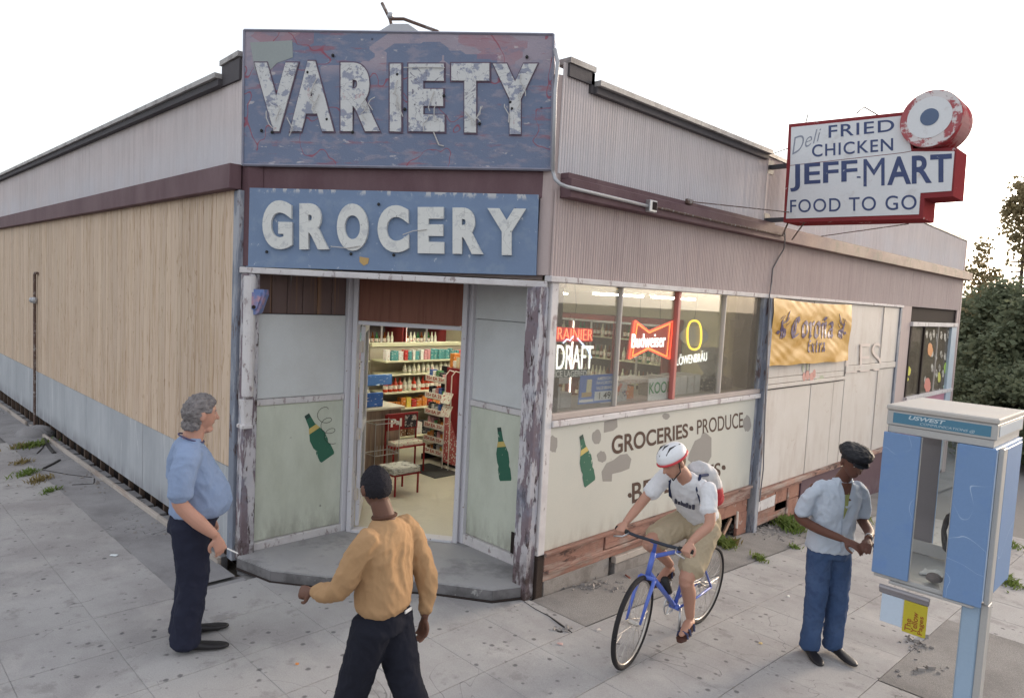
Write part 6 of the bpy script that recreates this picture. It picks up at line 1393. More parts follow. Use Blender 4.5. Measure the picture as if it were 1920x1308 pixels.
for sx in (-1, 1): limb(b, [V_((sx*.12, .05, 1.355)), V_((sx*.185, .035, 1.315)), V_((sx*.225, -.01 if sx > 0 else .015, 1.21)), V_((sx*.238, -.035 if sx > 0 else .005, 1.12))], [.054, .056, .060, .064], 16)
remesh(b, 'shirt', .009, sh2, p2, 2, .0085, 11, 6)
# shirt collar, open front
for sx in (-1, 1):
    q = [V_((sx*.012, .128, 1.345)), V_((sx*.075, .128, 1.345)), V_((sx*.082, .07, 1.425)), V_((sx*.040, .110, 1.440))]
    mb = MB(); mb.add([tuple(v) for v in q]+[tuple(v+V_((0, .006, .004))) for v in q], [(0,1,2,3),(7,6,5,4),(0,4,5,1),(1,5,6,2),(2,6,7,3),(3,7,4,0)]); mb.build('collar', sh2, p2)
shv = [o for o in p2.children if o.name.startswith('shirt')][0].data; bv2 = BVHTree.FromPolygons([v.co.copy() for v in shv.vertices], [tuple(p.vertices) for p in shv.polygons])
def sf2(x, z, d=.003):
    h = bv2.ray_cast(V_((x, .6, z)), V_((0, -1, 0))); return V_((x, (h[0].y if h[0] else .14)+d, z))
def strip2(rows, name, mat, d):
    mb = MB(); vs = []
    for z, x0, x1 in rows: vs += [tuple(sf2(x0+(x1-x0)*k/4, z, d)) for k in range(5)]
    mb.add(vs, [(r_*5+k, r_*5+k+1, r_*5+k+6, r_*5+k+5) for r_ in range(len(rows)-1) for k in range(4)]); mb.build(name, mat, p2)
strip2([(1.405, -.042, .042), (1.385, -.038, .038), (1.36, -.030, .030), (1.34, -.024, .026), (1.32, -.020, .022)], 'open_neck', sk2, .004)
strip2([(1.33, -.022, .024), (1.30, -.020, .024), (1.26, -.016, .022), (1.21, -.012, .018), (1.16, -.006, .010), (1.13, -.001, .003)], 'undershirt', cloth('undershirt_olive', (.30,.32,.12)), .003)
mb = MB(); mb.tube([sf2(.022-.02*k/12, 1.32-.04*k, .004) for k in range(12)], .003, 5); mb.build('placket', cloth('placket', (.38,.43,.52)), p2)
for k in range(4): MB().ball(sf2(.012, 1.10-.075*k, .004), (.006, .003, .006), 8, 5).build('button', MATS['placket'], p2)
jn = cloth('jeans_blue', (.050,.085,.175), layers=[dict(col=(.10,.15,.27), scale=4, thr=.55, soft=.12, op=.6), dict(col=(.03,.05,.12), scale=16, thr=.58, soft=.06, op=.5)]); b = MB()
torso(b, [(0, -.01, .79, .150, .122), (0, -.01, .87, .148, .120), (0, -.005, .96, .136, .108)])
for sx in (-1, 1): limb(b, [V_((sx*.075, -.01, .85)), V_((sx*.085, .0, .66)), V_((sx*.09, .008, .46)), V_((sx*.095, -.008, .24)), V_((sx*.098, -.014, .06))], [.100, .090, .080, .074, .077], 18)
remesh(b, 'jeans', .0095, jn, p2, 2, .0085, 10, 3, post=lambda v: V_((v.x, v.y, max(v.z, .030))))
wt = MB(); wt.tube([V_((-.080, .322, 1.048))+V_((.035*math.cos(a)*.5, -.03*math.cos(a)*.5, .034*math.sin(a))) for a in [2*math.pi*k/14 for k in range(15)]], .005, 6); wt.build('bracelet', alu_m, p2)
foot_shoe(p2, V_((.10, -.075, 0)), V_((.10, 1, 0)), .28, blk_shoe, sole_m); foot_shoe(p2, V_((-.10, -.055, 0)), V_((-.18, 1, 0)), .28, blk_shoe, sole_m)
# ---------------------------------------------------------------- bicycle
BK_ = Vector((-2.83, 4.70, zg(-2.83, 4.70)))
fr0, rr0 = V_((-2.78, 4.10, 0)), V_((-2.86, 5.24, 0)); fr0.z = zg(*fr0.xy); rr0.z = zg(*rr0.xy)
hd = (fr0-rr0).normalized()
bike = thing('bicycle', tuple((fr0+rr0)/2), 'blue bicycle with thin black tyres being ridden along the pavement', 'bicycle')
lean = R(-3.5); up_b = (V_((0, 0, 1))).normalized(); sdb = hd.cross(V_((0, 0, 1))).normalized()     # sdb: rider's right
up_b = (V_((0, 0, 1))*math.cos(lean)+sdb*math.sin(lean)).normalized(); up_b = (up_b-hd*up_b.dot(hd)).normalized(); sdb = hd.cross(up_b).normalized()
cen = (fr0+rr0)/2
def bk(f, z, s=0.): return cen+hd*f+up_b*z+sdb*s        # forward, up, right
fb = M('bike_blue', (.09,.15,.52), rough=.3, spec=.5, var=.08, bump=0); tyre_m = M('tyre_black', (.022,.02,.022), rough=.8, var=.1, bump=.3); rim_m = M('rim_metal', (.50,.46,.42), rough=.3, metal=.7); gw_ = M('tyre_tan', (.33,.22,.13), rough=.8)
RW = .335
def wheel(f, turn, name_extra):
    c = bk(f, RW); ax = Matrix.Rotation(turn, 3, up_b) @ hd; u2 = up_b
    w_ = bpy.data.objects.new('wheel', None); COL.objects.link(w_); w_.parent = bike; w_.location = wm(bike).inverted() @ c; w_.empty_display_size = .1
    P = lambda r, a, s=0.: c+ax*(r*math.cos(a))+u2*(r*math.sin(a))+ax.cross(u2)*s
    n = 56; MB().tube([P(RW-.018, 2*math.pi*k/n) for k in range(n+1)], .0185, 8, cap=False).build('tyre', tyre_m, w_, smooth=True)
    MB().tube([P(RW-.038, 2*math.pi*k/n) for k in range(n+1)], .010, 6, cap=False).build('rim', rim_m, w_, smooth=True)
    mb = MB()
    for k in range(28):
        a = 2*math.pi*k/28; s = .03 if k % 2 else -.03; mb.tube([P(.02, a+(.9 if k % 4 < 2 else -.9), s), P(RW-.04, a)], .0013, 4, cap=False)
    sp = mb.build('spokes', rim_m, w_); sp['kind'] = 'stuff'
    MB().tube([P(0, 0, -.05), P(0, 0, -.028), P(0, 0, .028), P(0, 0, .05)], [.008, .022, .022, .008], 10).build('hub', rim_m, w_)
    return c
TURN = R(8)
fc_ = wheel(.572, TURN, 'front'); rc_ = wheel(-.572, 0, 'rear')
def tb(pts, r, name, mat=fb, n=8): return MB().tube(pts, r, n).build(name, mat, bike, smooth=True)
hdt, hdb, bbk, seat = bk(.415, .82), bk(.455, .66), bk(-.06, .285), bk(-.24, .78)
fr = MB(); fr.tube([hdt, hdb], .020, 10); fr.tube([bk(.42, .79), bk(-.22, .72)], .016, 8); fr.tube([bk(.45, .68), bbk], .019, 8); fr.tube([bbk, seat], .016, 8)
for s in (-.055, .055): fr.tube([bbk+sdb*s*.6, bk(-.35, .31, s), rc_+sdb*s], .010, 6); fr.tube([bk(-.215, .70, s*.5), bk(-.35, .58, s), rc_+sdb*s], .009, 6)
fr.tube([bbk-sdb*.04, bbk+sdb*.04], .024, 10); fr.build('frame', fb, bike, smooth=True)
fk = MB(); axf = Matrix.Rotation(TURN, 3, up_b) @ sdb
fk.tube([hdb+up_b*.0, hdb-up_b*.03+axf*.0], .022, 8); fk.tube([hdb-up_b*.02-axf*.055, hdb-up_b*.02+axf*.055], .016, 8)
for s in (-1, 1): fk.tube([hdb-up_b*.02+axf*.055*s, hdb*.45+fc_*.55+axf*.055*s+hd*.005, fc_+axf*.052*s], [.015, .013, .009], 8)
fk.build('fork', fb, bike, smooth=True)
tb([hdt, hdt+up_b*.07-hd*.01, hdt+up_b*.10+hd*.06], .015, 'stem', fb)
hb0 = hdt+up_b*.10+hd*.06
hbp = [hb0-axf*.30-hd*.04, hb0-axf*.12+hd*.0, hb0, hb0+axf*.12, hb0+axf*.30-hd*.04]; tb(hbp, .0125, 'handlebar', M('bar_black', (.03,.035,.05), rough=.4))
for s in (0, 4): a = hbp[s]; c_ = hbp[1 if s == 0 else 3]; d_ = (c_-a).normalized(); tb([a, a+d_*.11], .018, 'grip', sole_m); tb([a+d_*.12+hd*.01, a+d_*.10+hd*.06-up_b*.02, a+d_*.03+hd*.07-up_b*.04], .006, 'brake_lever', alu_m, 6)
tb([seat, bk(-.262, .88)], .013, 'seat_post', alu_m)
sm_ = MB(); ring_loft(sm_, [(bk(-.385, .905), sdb*.065, up_b*.018), (bk(-.34, .91), sdb*.078, up_b*.022), (bk(-.27, .905), sdb*.055, up_b*.02), (bk(-.18, .90), sdb*.024, up_b*.016), (bk(-.12, .895), sdb*.016, up_b*.010)], 14); sm_.build('saddle', sole_m, bike, smooth=True)
mb = MB(); n = 30; mb.tube([bbk+sdb*.045+hd*(.085*math.cos(2*math.pi*k/n))+up_b*(.085*math.sin(2*math.pi*k/n)) for k in range(n+1)], .006, 5, cap=False)
for k in range(5): a = 2*math.pi*k/5; mb.tube([bbk+sdb*.045, bbk+sdb*.045+hd*(.085*math.cos(a))+up_b*(.085*math.sin(a))], .006, 5)
mb.build('chainring', alu_m, bike)
ch_ = MB(); ch_.tube([bbk+sdb*.045+up_b*.085, rc_+sdb*.04+up_b*.04], .004, 5); ch_.tube([bbk+sdb*.045-up_b*.085, rc_+sdb*.04-up_b*.05-up_b*.03, rc_+sdb*.04-up_b*.04], .004, 5); ch_.tube([rc_+sdb*.025, rc_+sdb*.045], .045, 14); ch_.build('chain', metal_m, bike)
CA_ = R(78)          # crank: left pedal down, right pedal up
dn_ = (-up_b*math.sin(CA_)+hd*math.cos(CA_)*.3).normalized()
pl_l = bbk-sdb*.07+dn_*.17; pl_r = bbk+sdb*.07-dn_*.17
tb([bbk-sdb*.05, pl_l], .010, 'crank', alu_m); tb([bbk+sdb*.06, pl_r], .010, 'crank', alu_m)
for p_, s in ((pl_l, -1), (pl_r, 1)):
    c_ = p_+sdb*s*.05; mb = MB(); ring_loft(mb, [(c_-hd*.04, sdb*.045, up_b*.010), (c_+hd*.04, sdb*.045, up_b*.010)], 8, .6); mb.build('pedal', sole_m, bike)
tb([bk(.18, .56), bk(.08, .44)], .030, 'bottle_cage', sole_m)
# ---------------------------------------------------------------- cyclist
p4 = person(tuple(cen), math.atan2(-hd.x, hd.y), 'cyclist in a white helmet, white t-shirt and khaki shorts with a red and grey backpack')
iv = wm(p4).inverted()
L_ = lambda v: iv @ v
def bl(f, z, s=0.): return L_(bk(f, z, s))
sk4 = skin('skin_tan', (.46,.25,.18)); b = MB()
hip = bl(-.25, .95); chest = bl(.02, 1.25); neck = bl(.13, 1.37); hc4 = bl(.22, 1.455, .045); hr4 = RZ_(R(-20)) @ RY_(R(6)) @ RX_(R(-26)); add_head(b, hc4, hr4, .98)
limb(b, [bl(.06, 1.29), neck, bl(.18, 1.41, .03)], [.062, .055, .052], 16)
def tors(mb, secs, n=22):
    for_ = []; 
    for (f, z, s, w_, d) in secs: for_.append((bl(f, z, s), w_, d))
    out = []
    for i, (c, w_, d) in enumerate(for_):
        t = (for_[min(i+1, len(for_)-1)][0]-for_[max(i-1, 0)][0]).normalized(); a = V_((1, 0, 0)); a = (a-t*a.dot(t)).normalized(); out.append((c, a*w_, t.cross(a)*d))
    ring_loft(mb, out, n, .9)
tors(b, [(-.26, .93, 0, .13, .10), (-.20, 1.05, 0, .12, .09), (-.06, 1.19, 0, .13, .09), (.05, 1.29, 0, .10, .07)])
gl = L_(hbp[0]+(hbp[1]-hbp[0]).normalized()*.05); gr_ = L_(hbp[4]+(hbp[3]-hbp[4]).normalized()*.05)
def armto(sx, g):
    sh = bl(.06, 1.285, sx*.175); el = (sh+g)*.5+V_((sx*.065, -.06, -.035)); wr = g+V_((0, -.045, .045)); limb(b, [sh, sh.lerp(el, .55)+V_((sx*.01, 0, 0)), el, el.lerp(wr, .5), wr], [.046, .042, .038, .035, .025], 14)
    hand(b, wr, (g-wr)+V_((0, .03, -.0)), V_((0, .5, .9)), .98, (.9, 1.1, .8), 1, right=sx > 0); return sh, el
shr, elr = armto(1, gr_); shl, ell = armto(-1, gl)
# legs: left down on its pedal, right raised
al_ = L_(pl_l)+V_((-.05, -.07, .105)); kl = bl(.06, .56, -.115); ar_ = L_(pl_r)+V_((.05, -.07, .105)); kr = bl(.225, .80, .15)
def leg(hp, kn, an, toe):
    limb(b, [hp, hp.lerp(kn, .5)+V_((0, .01, .01)), kn], [.088, .074, .056], 16); limb(b, [kn, kn.lerp(an, .35)+V_((0, -.022, 0)), kn.lerp(an, .7)+V_((0, -.010, 0)), an], [.054, .056, .042, .033], 16)
    t = toe.normalized(); limb(b, [an+V_((0, -.035, -.045)), an+t*.04+V_((0, 0, -.035)), an+t*.11+V_((0, 0, -.055)), an+t*.17+V_((0, 0, -.062))], [.030, .036, .030, .020], 12, flat=.8)
leg(bl(-.24, .93, -.09), kl, al_, V_((-.1, 1, -.12))); leg(bl(-.24, .93, .09), kr, ar_, V_((.1, 1, -.18)))
remesh(b, 'body', .0065, sk4, p4, 1)
face_parts(p4, hc4, hr4, .98, M('brow_brown', (.14,.08,.05), rough=.8), M('lips_pink', (.35,.13,.12), rough=.5))
hair_mesh(p4, hc4, hr4, .98, lambda x, y, z: (sstep(.15, -.1, y) if z < .3 else 1)*sstep(-.55, -.3, z), .004, M('hair_brown', (.10,.06,.035), rough=.8, coords='obj'), 8, .002, 60)
ts = cloth('tshirt_white', (.68,.68,.70), layers=[]); b = MB()
tors(b, [(-.285, .955, 0, .150, .115), (-.24, 1.00, 0, .158, .120), (-.15, 1.10, 0, .160, .118), (-.05, 1.20, 0, .168, .112), (.03, 1.28, 0, .160, .092), (.085, 1.33, 0, .100, .066), (.10, 1.345, 0, .070, .056)])
for sh, el, sx in ((shr, elr, 1), (shl, ell, -1)): limb(b, [sh+V_((-sx*.05, -.01, 0)), sh+V_((sx*.005, 0, -.0)), sh.lerp(el, .62)], [.066, .068, .064], 16)
remesh(b, 'tshirt', .009, ts, p4, 2, .0075, 11, 9)
# dark print across the chest (illegible in the photograph)
mb = MB()
for k in range(7):
    f = k/6; a = bl(-.085+.01*math.sin(k), 1.125, -.075+.15*f); mb.bbox(a+V_((-.010, .112, -.018)), a+V_((.010, .123, .02-.01*(k % 2))), .002)
mb.build('chest_print', M('print_black', (.05,.05,.07), rough=.8), p4)['kind'] = 'stuff'
kh = cloth('khaki_shorts', (.44,.36,.25)); b = MB()
tors(b, [(-.34, .86, 0, .150, .110), (-.31, .92, 0, .165, .135), (-.26, .98, 0, .160, .130), (-.23, 1.02, 0, .145, .115)])
for hp, kn in ((bl(-.24, .92, -.09), kl), (bl(-.24, .92, .09), kr)): limb(b, [hp, hp.lerp(kn, .4), hp.lerp(kn, .80)], [.115, .108, .104], 18)
remesh(b, 'shorts', .0095, kh, p4, 2, .009, 10, 3)
hm = M('helmet_white', (.72,.72,.74), rough=.35, var=.03, bump=.05, coords='obj', layers=[]); b = MB()
kk = lambda x, y, z: hc4+hr4@V_((x, y, z)); A1, A2 = hr4@V_((1, 0, 0)), hr4@V_((0, 1, 0))
ring_loft(b, [(kk(0, -.005, .035), A1*.094, A2*.122), (kk(0, -.006, .060), A1*.100, A2*.130), (kk(0, -.008, .095), A1*.092, A2*.120), (kk(0, -.010, .125), A1*.066, A2*.090), (kk(0, -.012, .140), A1*.030, A2*.045)], 24)
remesh(b, 'helmet', .008, hm, p4, 2)
MB().tube([kk(.099*math.sin(a), -.006+.127*math.cos(a), .036) for a in [2*math.pi*k/24 for k in range(25)]], .009, 8).build('helmet_band', M('helmet_red', (.55,.05,.06), rough=.35), p4, smooth=True)
for sx in (-.05, 0, .05): MB().tube([kk(sx, .10-.5*abs(sx), .105), kk(sx, .02, .145-.2*abs(sx)), kk(sx, -.08, .118)], [.004, .007, .004], 6).build('helmet_vent', sole_m, p4)
for sx in (-1, 1): MB().tube([kk(sx*.092, .02, .03), kk(sx*.080, .03, -.05), kk(0, .06, -.118)], .005, 6).build('chin_strap', sole_m, p4)
bp = MB(); tors(bp, [(-.36, 1.06, 0, .10, .06), (-.35, 1.10, 0, .135, .095), (-.26, 1.22, 0, .14, .10), (-.15, 1.34, 0, .125, .09), (-.09, 1.39, 0, .07, .05)])
pk = thing('backpack', tuple(wm(p4) @ bl(-.25, 1.2)), 'small red and grey backpack worn by the cyclist', 'backpack'); pk.rotation_euler = p4.rotation_euler; pk.matrix_world = Matrix.Translation(pk.location) @ Matrix.Rotation(p4.rotation_euler.z, 4, 'Z'); pk['_loc'] = 1
dlt = bl(-.25, 1.2)
for i_ in range(len(bp.v)): bp.v[i_] = bp.v[i_]-dlt+V_((0, -.02, .01))
remesh(bp, 'bag', .010, M('pack_red', (.45,.04,.05), rough=.7, var=.1, bump=.3, coords='obj', layers=[dict(col=(.55,.54,.55), scale=.01, thr=.0, z=(.02, .05))]), pk, 2, .006, 14)
mb = MB(); ring_loft(mb, [(bl(-.37, 1.17)-dlt, V_((.10, 0, 0)), V_((0, .03, .03))), (bl(-.33, 1.27)-dlt, V_((.10, 0, 0)), V_((0, .035, .035))), (bl(-.24, 1.36)-dlt, V_((.085, 0, 0)), V_((0, .03, .03)))], 14); mb.build('front_pocket', cloth('pack_grey', (.42,.41,.42)), pk, smooth=True)
for sx in (-1, 1): MB().tube([bl(-.10, 1.36, sx*.09)-dlt, bl(.05, 1.375, sx*.10)-dlt, bl(.10, 1.28, sx*.115)-dlt, bl(.02, 1.15, sx*.135)-dlt, bl(-.14, 1.07, sx*.15)-dlt], .012, 6).build('strap', cloth('strap_navy', (.03,.04,.09)), pk)
# sandals
for an, t in ((al_, V_((-.1, 1, -.12))), (ar_, V_((.1, 1, -.18)))):
    tt = t.normalized(); s_ = tt.cross(V_((0, 0, 1))).normalized(); mb = MB(); base = an+V_((0, -.05, -.085)); secs = [(base+tt*(f*.26), s_*w_, V_((0, 0, .011))) for f, w_ in ((-.02, .022), (.05, .034), (.3, .036), (.6, .046), (.85, .044), (1.0, .022))]; ring_loft(mb, secs, 14, .75)
    sn = mb.build('sandal', M('sandal_brown', (.08,.035,.025), rough=.6) if 'sandal_brown' not in MATS else MATS['sandal_brown'], p4)
    for f in (.25, .55, .75):
        c_ = base+tt*(f*.26); MB().tube([c_-s_*.042, c_-s_*.036+V_((0, 0, .05-.02*f)), c_+V_((0, 0, .070-.035*f)), c_+s_*.036+V_((0, 0, .05-.02*f)), c_+s_*.042], .009, 6).build('sandal_strap', cloth('sandal_navy', (.06,.07,.13)) if 'sandal_navy' not in MATS else MATS['sandal_navy'], sn)
# ================================================================ plants
def leafm(name, c, c2):
    m = M(name, c, rough=.7, spec=.2, var=.25, vscale=1.2, grain=.1, bump=0, layers=[dict(col=c2, scale=2.2, thr=.52, soft=.12, op=.7)]); nt = m.node_tree
    bs = nt.nodes['Principled BSDF']; src = bs.inputs['Base Color'].links[0].from_socket; tr = nt.nodes.new('ShaderNodeBsdfTranslucent'); nt.links.new(src, tr.inputs[0])
    mx = nt.nodes.new('ShaderNodeMixShader'); mx.inputs[0].default_value = .35; nt.links.new(bs.outputs[0], mx.inputs[1]); nt.links.new(tr.outputs[0], mx.inputs[2]); nt.links.new(mx.outputs[0], nt.nodes['Material Output'].inputs[0]); return m
lf_conifer = leafm('leaf_conifer', (.15,.175,.11), (.24,.26,.16)); lf_birch = leafm('leaf_birch', (.30,.24,.13), (.18,.16,.09)); lf_weed = leafm('leaf_weed', (.13,.20,.045), (.24,.27,.07)); bark_m = M('bark', (.10,.075,.06), rough=.95, bump=1, bscale=20, var=.3)
def tree(loc, h, w_, label, clumps, leafmat, trunk_r=.14, leaf=.10, nleaf=9000, droop=0., shape='cone', seed=0, cat='tree', name='tree', group=None):
    rn_ = random.Random(seed); t = thing(name, loc, label, cat, group); base = Vector(loc); mb = MB()
    mb.tube([base-V_((0, 0, .3)), base+V_((.05, .03, h*.4)), base+V_((-.04, 0, h*.92))], [trunk_r, trunk_r*.6, .02], 8)
    cl = []
    for k in range(clumps):
        f = (k+.5)/clumps; f = f**.9; z = h*(.10+.86*f)
        rr_ = w_*((1-f)**.6 if shape == 'cone' else math.sin(math.pi*min(.98, .12+.86*f))**.7); a = rn_.random()*6.28; r_ = rr_*rn_.uniform(.35, .95)
        c = base+V_((r_*math.cos(a), r_*math.sin(a), z)); cl.append((c, w_*rn_.uniform(.13, .36)))
        st_ = base+V_((0, 0, z*.88 if droop == 0 else z*1.02)); mb.tube([st_, st_.lerp(c, .6)+V_((0, 0, .1)), c], [trunk_r*.28*(1-f*.6)+.01, .015, .006], 5)
    mb.build('trunk', bark_m, t); vs = []; fs = []
    for i in range(nleaf):
        c, r_ = cl[rn_.randrange(len(cl))]; d = V_((rn_.gauss(0, 1), rn_.gauss(0, 1), rn_.gauss(0, .75)))
        d = d.normalized()*(rn_.random()**.45)*r_; p = c+d
        if droop: p.z -= droop*abs(rn_.gauss(0, 1)); 
        l_ = leaf*rn_.uniform(.6, 1.3); a = V_((rn_.gauss(0, 1), rn_.gauss(0, 1), rn_.gauss(0, .5)-(1.5 if droop else 0))).normalized(); b_ = a.cross(V_((rn_.gauss(0, 1), rn_.gauss(0, 1), rn_.gauss(0, 1)))).normalized()*l_*.34
        k = len(vs); vs += [tuple(p), tuple(p+a*l_*.5+b_), tuple(p+a*l_), tuple(p+a*l_*.5-b_)]; fs.append((k, k+1, k+2, k+3))
    me = bpy.data.meshes.new('crown'); me.from_pydata([tuple(Vector(v)-base) for v in vs], [], fs); me.materials.append(leafmat); o = bpy.data.objects.new('crown', me); COL.objects.link(o); o.parent = t; return t
def gat(px, D): d = ray(px, 600); s = D/Vector((d.x, d.y, 0)).length; x, y = CPOS.x+d.x*s, CPOS.y+d.y*s; return (x, y, zg(x, y)-.1)
tree(gat(1880, 27), 5.1, 2.2, 'dark evergreen tree just past the far corner of the store', 60, lf_conifer, leaf=.17, nleaf=15000, seed=1, shape='round', trunk_r=.18)
tree(gat(1905, 31), 9.6, 1.7, 'tall drooping birch tree with thin foliage against the bright sky', 46, lf_birch, leaf=.15, nleaf=10000, seed=2, droop=.55, shape='round', trunk_r=.13)
tree(gat(1975, 24), 4.6, 2.2, 'dark evergreen tree at the right edge of the picture', 60, lf_conifer, leaf=.19, nleaf=24000, seed=3, shape='round')
tree(gat(1850, 33), 4.9, 2.2, 'evergreen tree partly hidden behind the far corner of the store', 50, lf_conifer, leaf=.22, nleaf=16000, seed=4, shape='round')
tree(gat(1835, 40), 5.0, 2.8, 'distant evergreen tree standing behind the store roof line', 50, lf_conifer, leaf=.28, nleaf=14000, seed=14, shape='round')
for i, (px, D, h_, w_) in enumerate([(1838, 24.5, 2.5, 1.2), (1872, 23.0, 2.8, 1.5), (1915, 22.0, 2.6, 1.6), (1965, 21, 2.4, 1.6), (1850, 27, 3.6, 1.7), (1900, 26, 3.9, 1.8)]):
    tree(gat(px, D), h_, w_, ['low bush beside the far corner post of the store', 'rounded bush in front of the dark evergreen', 'rounded bush above the pay phone roof at the right edge', 'low bush outside the right edge', 'taller bush behind the low corner bush', 'tall bush between the evergreens'][i], 40, lf_conifer, leaf=.13, nleaf=11000, seed=20+i, shape='round', cat='bush', name='bush', trunk_r=.06, group='bushes past the store')
def weed(px, py, r_, h_, n, label, mat=lf_weed, seed=0, x=None):
    d = ray(px, py); z = 0
    for _ in range(30): p = CPOS+d*((z-CAM_H)/d.z); z = zg(p.x, p.y)
    rn_ = random.Random(seed); vs = []; fs = []
    for i in range(n):
        a = rn_.random()*6.28; q = V_((rn_.gauss(0, .45)*r_*1.5, rn_.gauss(0, .45)*r_*.8, 0)); q = Matrix.Rotation(R(-45), 3, 'Z') @ q if x is None else q; l_ = h_*rn_.uniform(.4, 1.1); dd = V_((math.cos(a)*.7, math.sin(a)*.7, 1)).normalized(); s_ = V_((-math.sin(a), math.cos(a), 0))*.006*(1+l_*6)
        k = len(vs); m1 = q+dd*l_*.5; tp_ = q+dd*l_+V_((math.cos(a), math.sin(a), -.4))*l_*.3; vs += [tuple(q-s_*.6), tuple(q+s_*.6), tuple(m1+s_), tuple(m1-s_), tuple(tp_)]; fs += [(k, k+1, k+2, k+3), (k+3, k+2, k+4)]
    me = bpy.data.meshes.new('weed'); me.from_pydata(vs, [], fs); me.materials.append(mat); o = bpy.data.objects.new('weed', me); COL.objects.link(o); o.location = (p.x, p.y, p.z); tag(o, label, 'weed', 'weeds in the pavement')
dry = leafm('leaf_dry', (.26,.20,.09), (.20,.16,.06))
weed(1480, 988, .22, .17, 420, 'largest weed clump against the purple base of the store', seed=1)
weed(1360, 1022, .13, .12, 200, 'weed clump with dry leaves below the broken base hole', seed=2); weed(1374, 1018, .08, .10, 80, 'brown dry weed next to the hole in the store base', dry, seed=3)
weed(1425, 1048, .08, .07, 110, 'small weed tuft between the cyclist and the capped man', seed=4); weed(1490, 1026, .08, .05, 60, 'tiny weed tuft touching the shirt of the capped man', seed=5)
weed(1625, 975, .25, .05, 160, 'thin line of grass running between the capped man and the pay phone', seed=6)
weed(60, 836, .20, .10, 240, 'green weed nearest the base of the thin wall pipe', seed=7); weed(42, 838, .16, .09, 120, 'yellowish weed at the far left by the wall pipe', dry, seed=8)
weed(50, 888, .16, .08, 140, 'weed lower down at the left edge of the asphalt', seed=9); weed(75, 900, .16, .08, 130, 'dry weed third down on the asphalt edge', dry, seed=10); weed(95, 921, .10, .06, 90, 'lone small weed at the boundary of asphalt and slabs', seed=11); weed(40, 868, .14, .07, 90, 'yellow weed in the asphalt cracks at the left edge', dry, seed=12)
weed(1885, 1090, .20, .10, 220, 'weed patch behind the pay phone post', seed=13); weed(1885, 1020, .18, .10, 160, 'grass clump farther behind the pay phone post', seed=14)
# ---- rubble and litter
rub = M('rubble', (.36,.33,.31), rough=.95, var=.3, rnd=.2, bump=.5)
def gp_(px, py):
    d = ray(px, py); z = 0
    for _ in range(30): p = CPOS+d*((z-CAM_H)/d.z); z = zg(p.x, p.y)
    return p
mb = MB(); rn_ = random.Random(4)
for (cx_, cy_, sx, sy, n) in ((1385, 985, 40, 10, 130), (1440, 988, 40, 12, 120), (1480, 1000, 40, 12, 60), (60, 812, 30, 6, 60), (1345, 1010, 20, 10, 50), (300, 985, 60, 20, 30), (180, 905, 60, 20, 40), (1060, 1180, 16, 4, 16), (1720, 1210, 20, 14, 40), (1100, 1100, 60, 12, 70), (1740, 1255, 50, 6, 20)):
    for i in range(n):
        p = gp_(rn_.gauss(cx_, sx*.6), rn_.gauss(cy_, sy*.6)); s_ = rn_.uniform(.004, .016) if rn_.random() < .9 else rn_.uniform(.015, .03)
        a = rn_.random()*3; R_ = Matrix.Rotation(a, 4, 'Z') @ Matrix.Rotation(a*2, 4, 'X'); m0 = MB(Matrix.Translation(p+V_((0, 0, s_*.3))) @ R_); m0.box((-s_, -s_*.7, -s_*.45), (s_, s_*.6, s_*.5)); b0 = len(mb.v); mb.v += m0.v; mb.f += [tuple(b0+k for k in f) for f in m0.f]
tag(mb.build('rubble', rub), 'broken mortar crumbs and grit scattered along the store base', 'rubble', kind='stuff')
def litter(px, py, sx, sy, rz, c, label, cat, h=.004):
    p = gp_(px, py); m_ = M('litter_%d' % int(px), c, rough=.7, bump=0); o = MB().add([(-sx, -sy, 0), (sx, -sy*.8, 0), (sx*.9, sy, 0), (-sx*.8, sy*.9, 0), (-sx*.7, -sy*.5, h*3), (sx*.8, -sy*.6, h), (sx*.7, sy*.8, h*2.5), (-sx*.6, sy*.7, h)], [(3,2,1,0),(4,5,6,7),(0,1,5,4),(1,2,6,5),(2,3,7,6),(3,0,4,7)]).build('litter', m_, None); o.location = p+V_((0, 0, .003)); o.rotation_euler = (0, 0, rz); tag(o, label, cat)
litter(214, 1041, .035, .02, .6, (.65,.68,.70), 'torn pale wrapper on the slabs left of the man in blue', 'litter')
litter(1050, 1207, .022, .012, .3, (.60,.38,.34), 'small pink scrap on the slab left of the front wheel', 'litter'); litter(1122, 1181, .022, .015, 1.2, (.62,.55,.50), 'pale scrap on the slab joint beside the front wheel', 'litter')
litter(1426, 1206, .014, .012, .2, (.70,.52,.25), 'tiny yellow scrap on a slab between cyclist and capped man', 'litter'); litter(557, 1245, .010, .010, .2, (.65,.25,.08), 'orange cigarette end on the slabs right of the black shoes', 'litter')
litter(1177, 1081, .05, .012, -.5, (.30,.12,.09), 'red brown wood splinter below the timber base board', 'litter'); litter(1478, 1118, .012, .02, .4, (.7,.68,.64), 'white scrap on the slabs left of the blue jeans', 'litter')
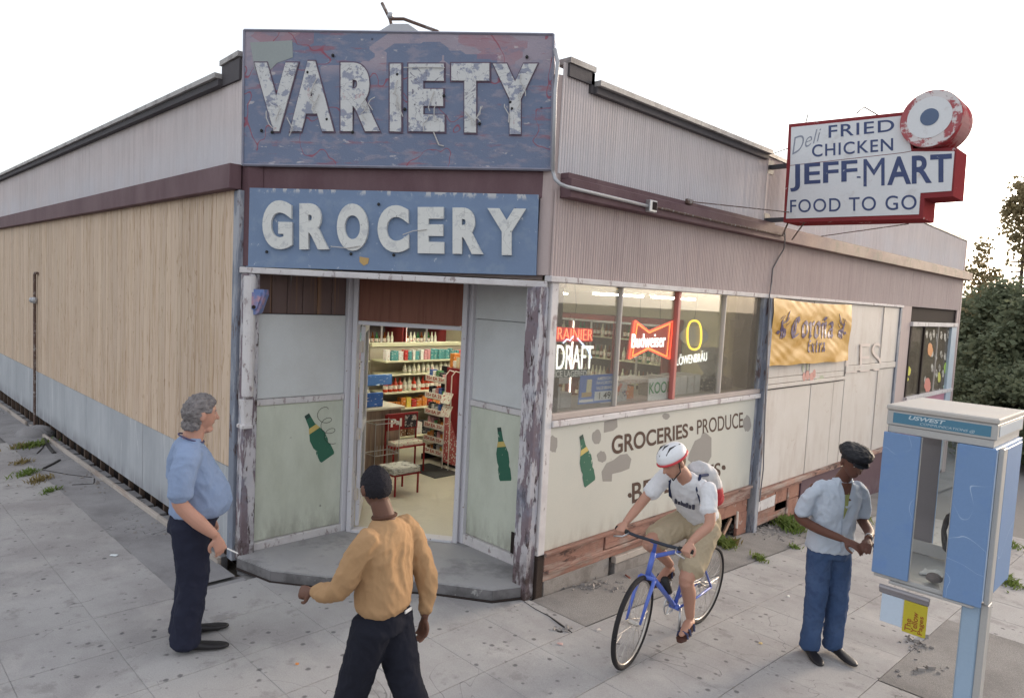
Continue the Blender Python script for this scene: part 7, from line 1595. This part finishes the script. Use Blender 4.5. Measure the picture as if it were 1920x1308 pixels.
# broken wood stakes near the hole in the base
o = MB().tube([hx(1383, 958, RX+.15), hx(1381, 990, RX+.18)], .014, 6).build('stick', M('pale_wood', (.58,.50,.44), rough=.8), None, origin=hx(1381, 990, RX+.18)); tag(o, 'short pale stick standing upright by the hole in the store base', 'stick')
o = MB().tube([gp_(1352, 1010)+V_((0, 0, .0)), gp_(1365, 1000)+V_((.02, 0, .20))], .022, 5).build('stick', M('orange_wood', (.45,.28,.19), rough=.9), None, origin=gp_(1352, 1010)); tag(o, 'splintered orange wood stake leaning in the weeds', 'stick')
# tar root-like ridge and cracks by the wall pipe on the left
tar = M('tar', (.035,.03,.03), rough=.7, bump=.6); mb = MB()
def gl_(px, py, dz=0): return gp_(px, py)+V_((0, 0, dz))
for pts, r_ in (([(83, 823), (92, 838), (102, 850)], .03), ([(82, 879), (100, 870), (112, 863)], .022), ([(80, 881), (130, 890), (172, 895)], .008), ([(135, 909), (155, 908), (176, 907), (177, 897)], .008), ([(70, 850), (80, 840), (86, 828)], .012)): mb.tube([gl_(*p, .002) for p in pts], r_, 6)
tag(mb.build('tar_seam', tar), 'black tar seams and cracks in the asphalt near the wall pipe', 'tar seam', kind='stuff')
mb = MB(); c_ = gp_(68, 815); mb.ball(c_, (.28, .30, .16), 14, 8); b_ = mb.build('asphalt_mound', asph_m, None, smooth=True, origin=c_); tag(b_, 'low asphalt mound around the foot of the wall pipe', 'mound')
# crack between slabs by the doorway corner
mb = MB(); mb.tube([gl_(982, 1127, .0), gl_(1005, 1142, .0), gl_(1030, 1155), gl_(1050, 1170), gl_(1072, 1185)], [.004, .005, .007, .012, .005], 5); mb.ball(gl_(1048, 1182, -.01), (.06, .04, .014), 10, 6)
tag(mb.build('pavement_crack', tar), kind='structure')

# ================================================================ tell look-alikes apart by their place
def scr(o):
    m_ = o.matrix_basis.translation; v = V_(m_)-CPOS; return v.dot(CR)/max(v.dot(CF), .01)
ORD = ['first', 'second', 'third', 'fourth', 'fifth', 'sixth', 'seventh', 'eighth', 'ninth', 'tenth', 'eleventh', 'twelfth', 'thirteenth', 'fourteenth', 'fifteenth', 'sixteenth', 'seventeenth', 'eighteenth', 'nineteenth', 'twentieth']
by = {}
for o in COL.objects:
    if o.parent is None and o.get('label'): by.setdefault(o['label'], []).append(o)
for lb, os_ in by.items():
    if 1 < len(os_) <= 20:
        os_.sort(key=scr)
        for i, o in enumerate(os_): o['label'] = '%s from the left: %s' % (ORD[i], lb)
for o in COL.objects:
    if '_loc' in o: del o['_loc']
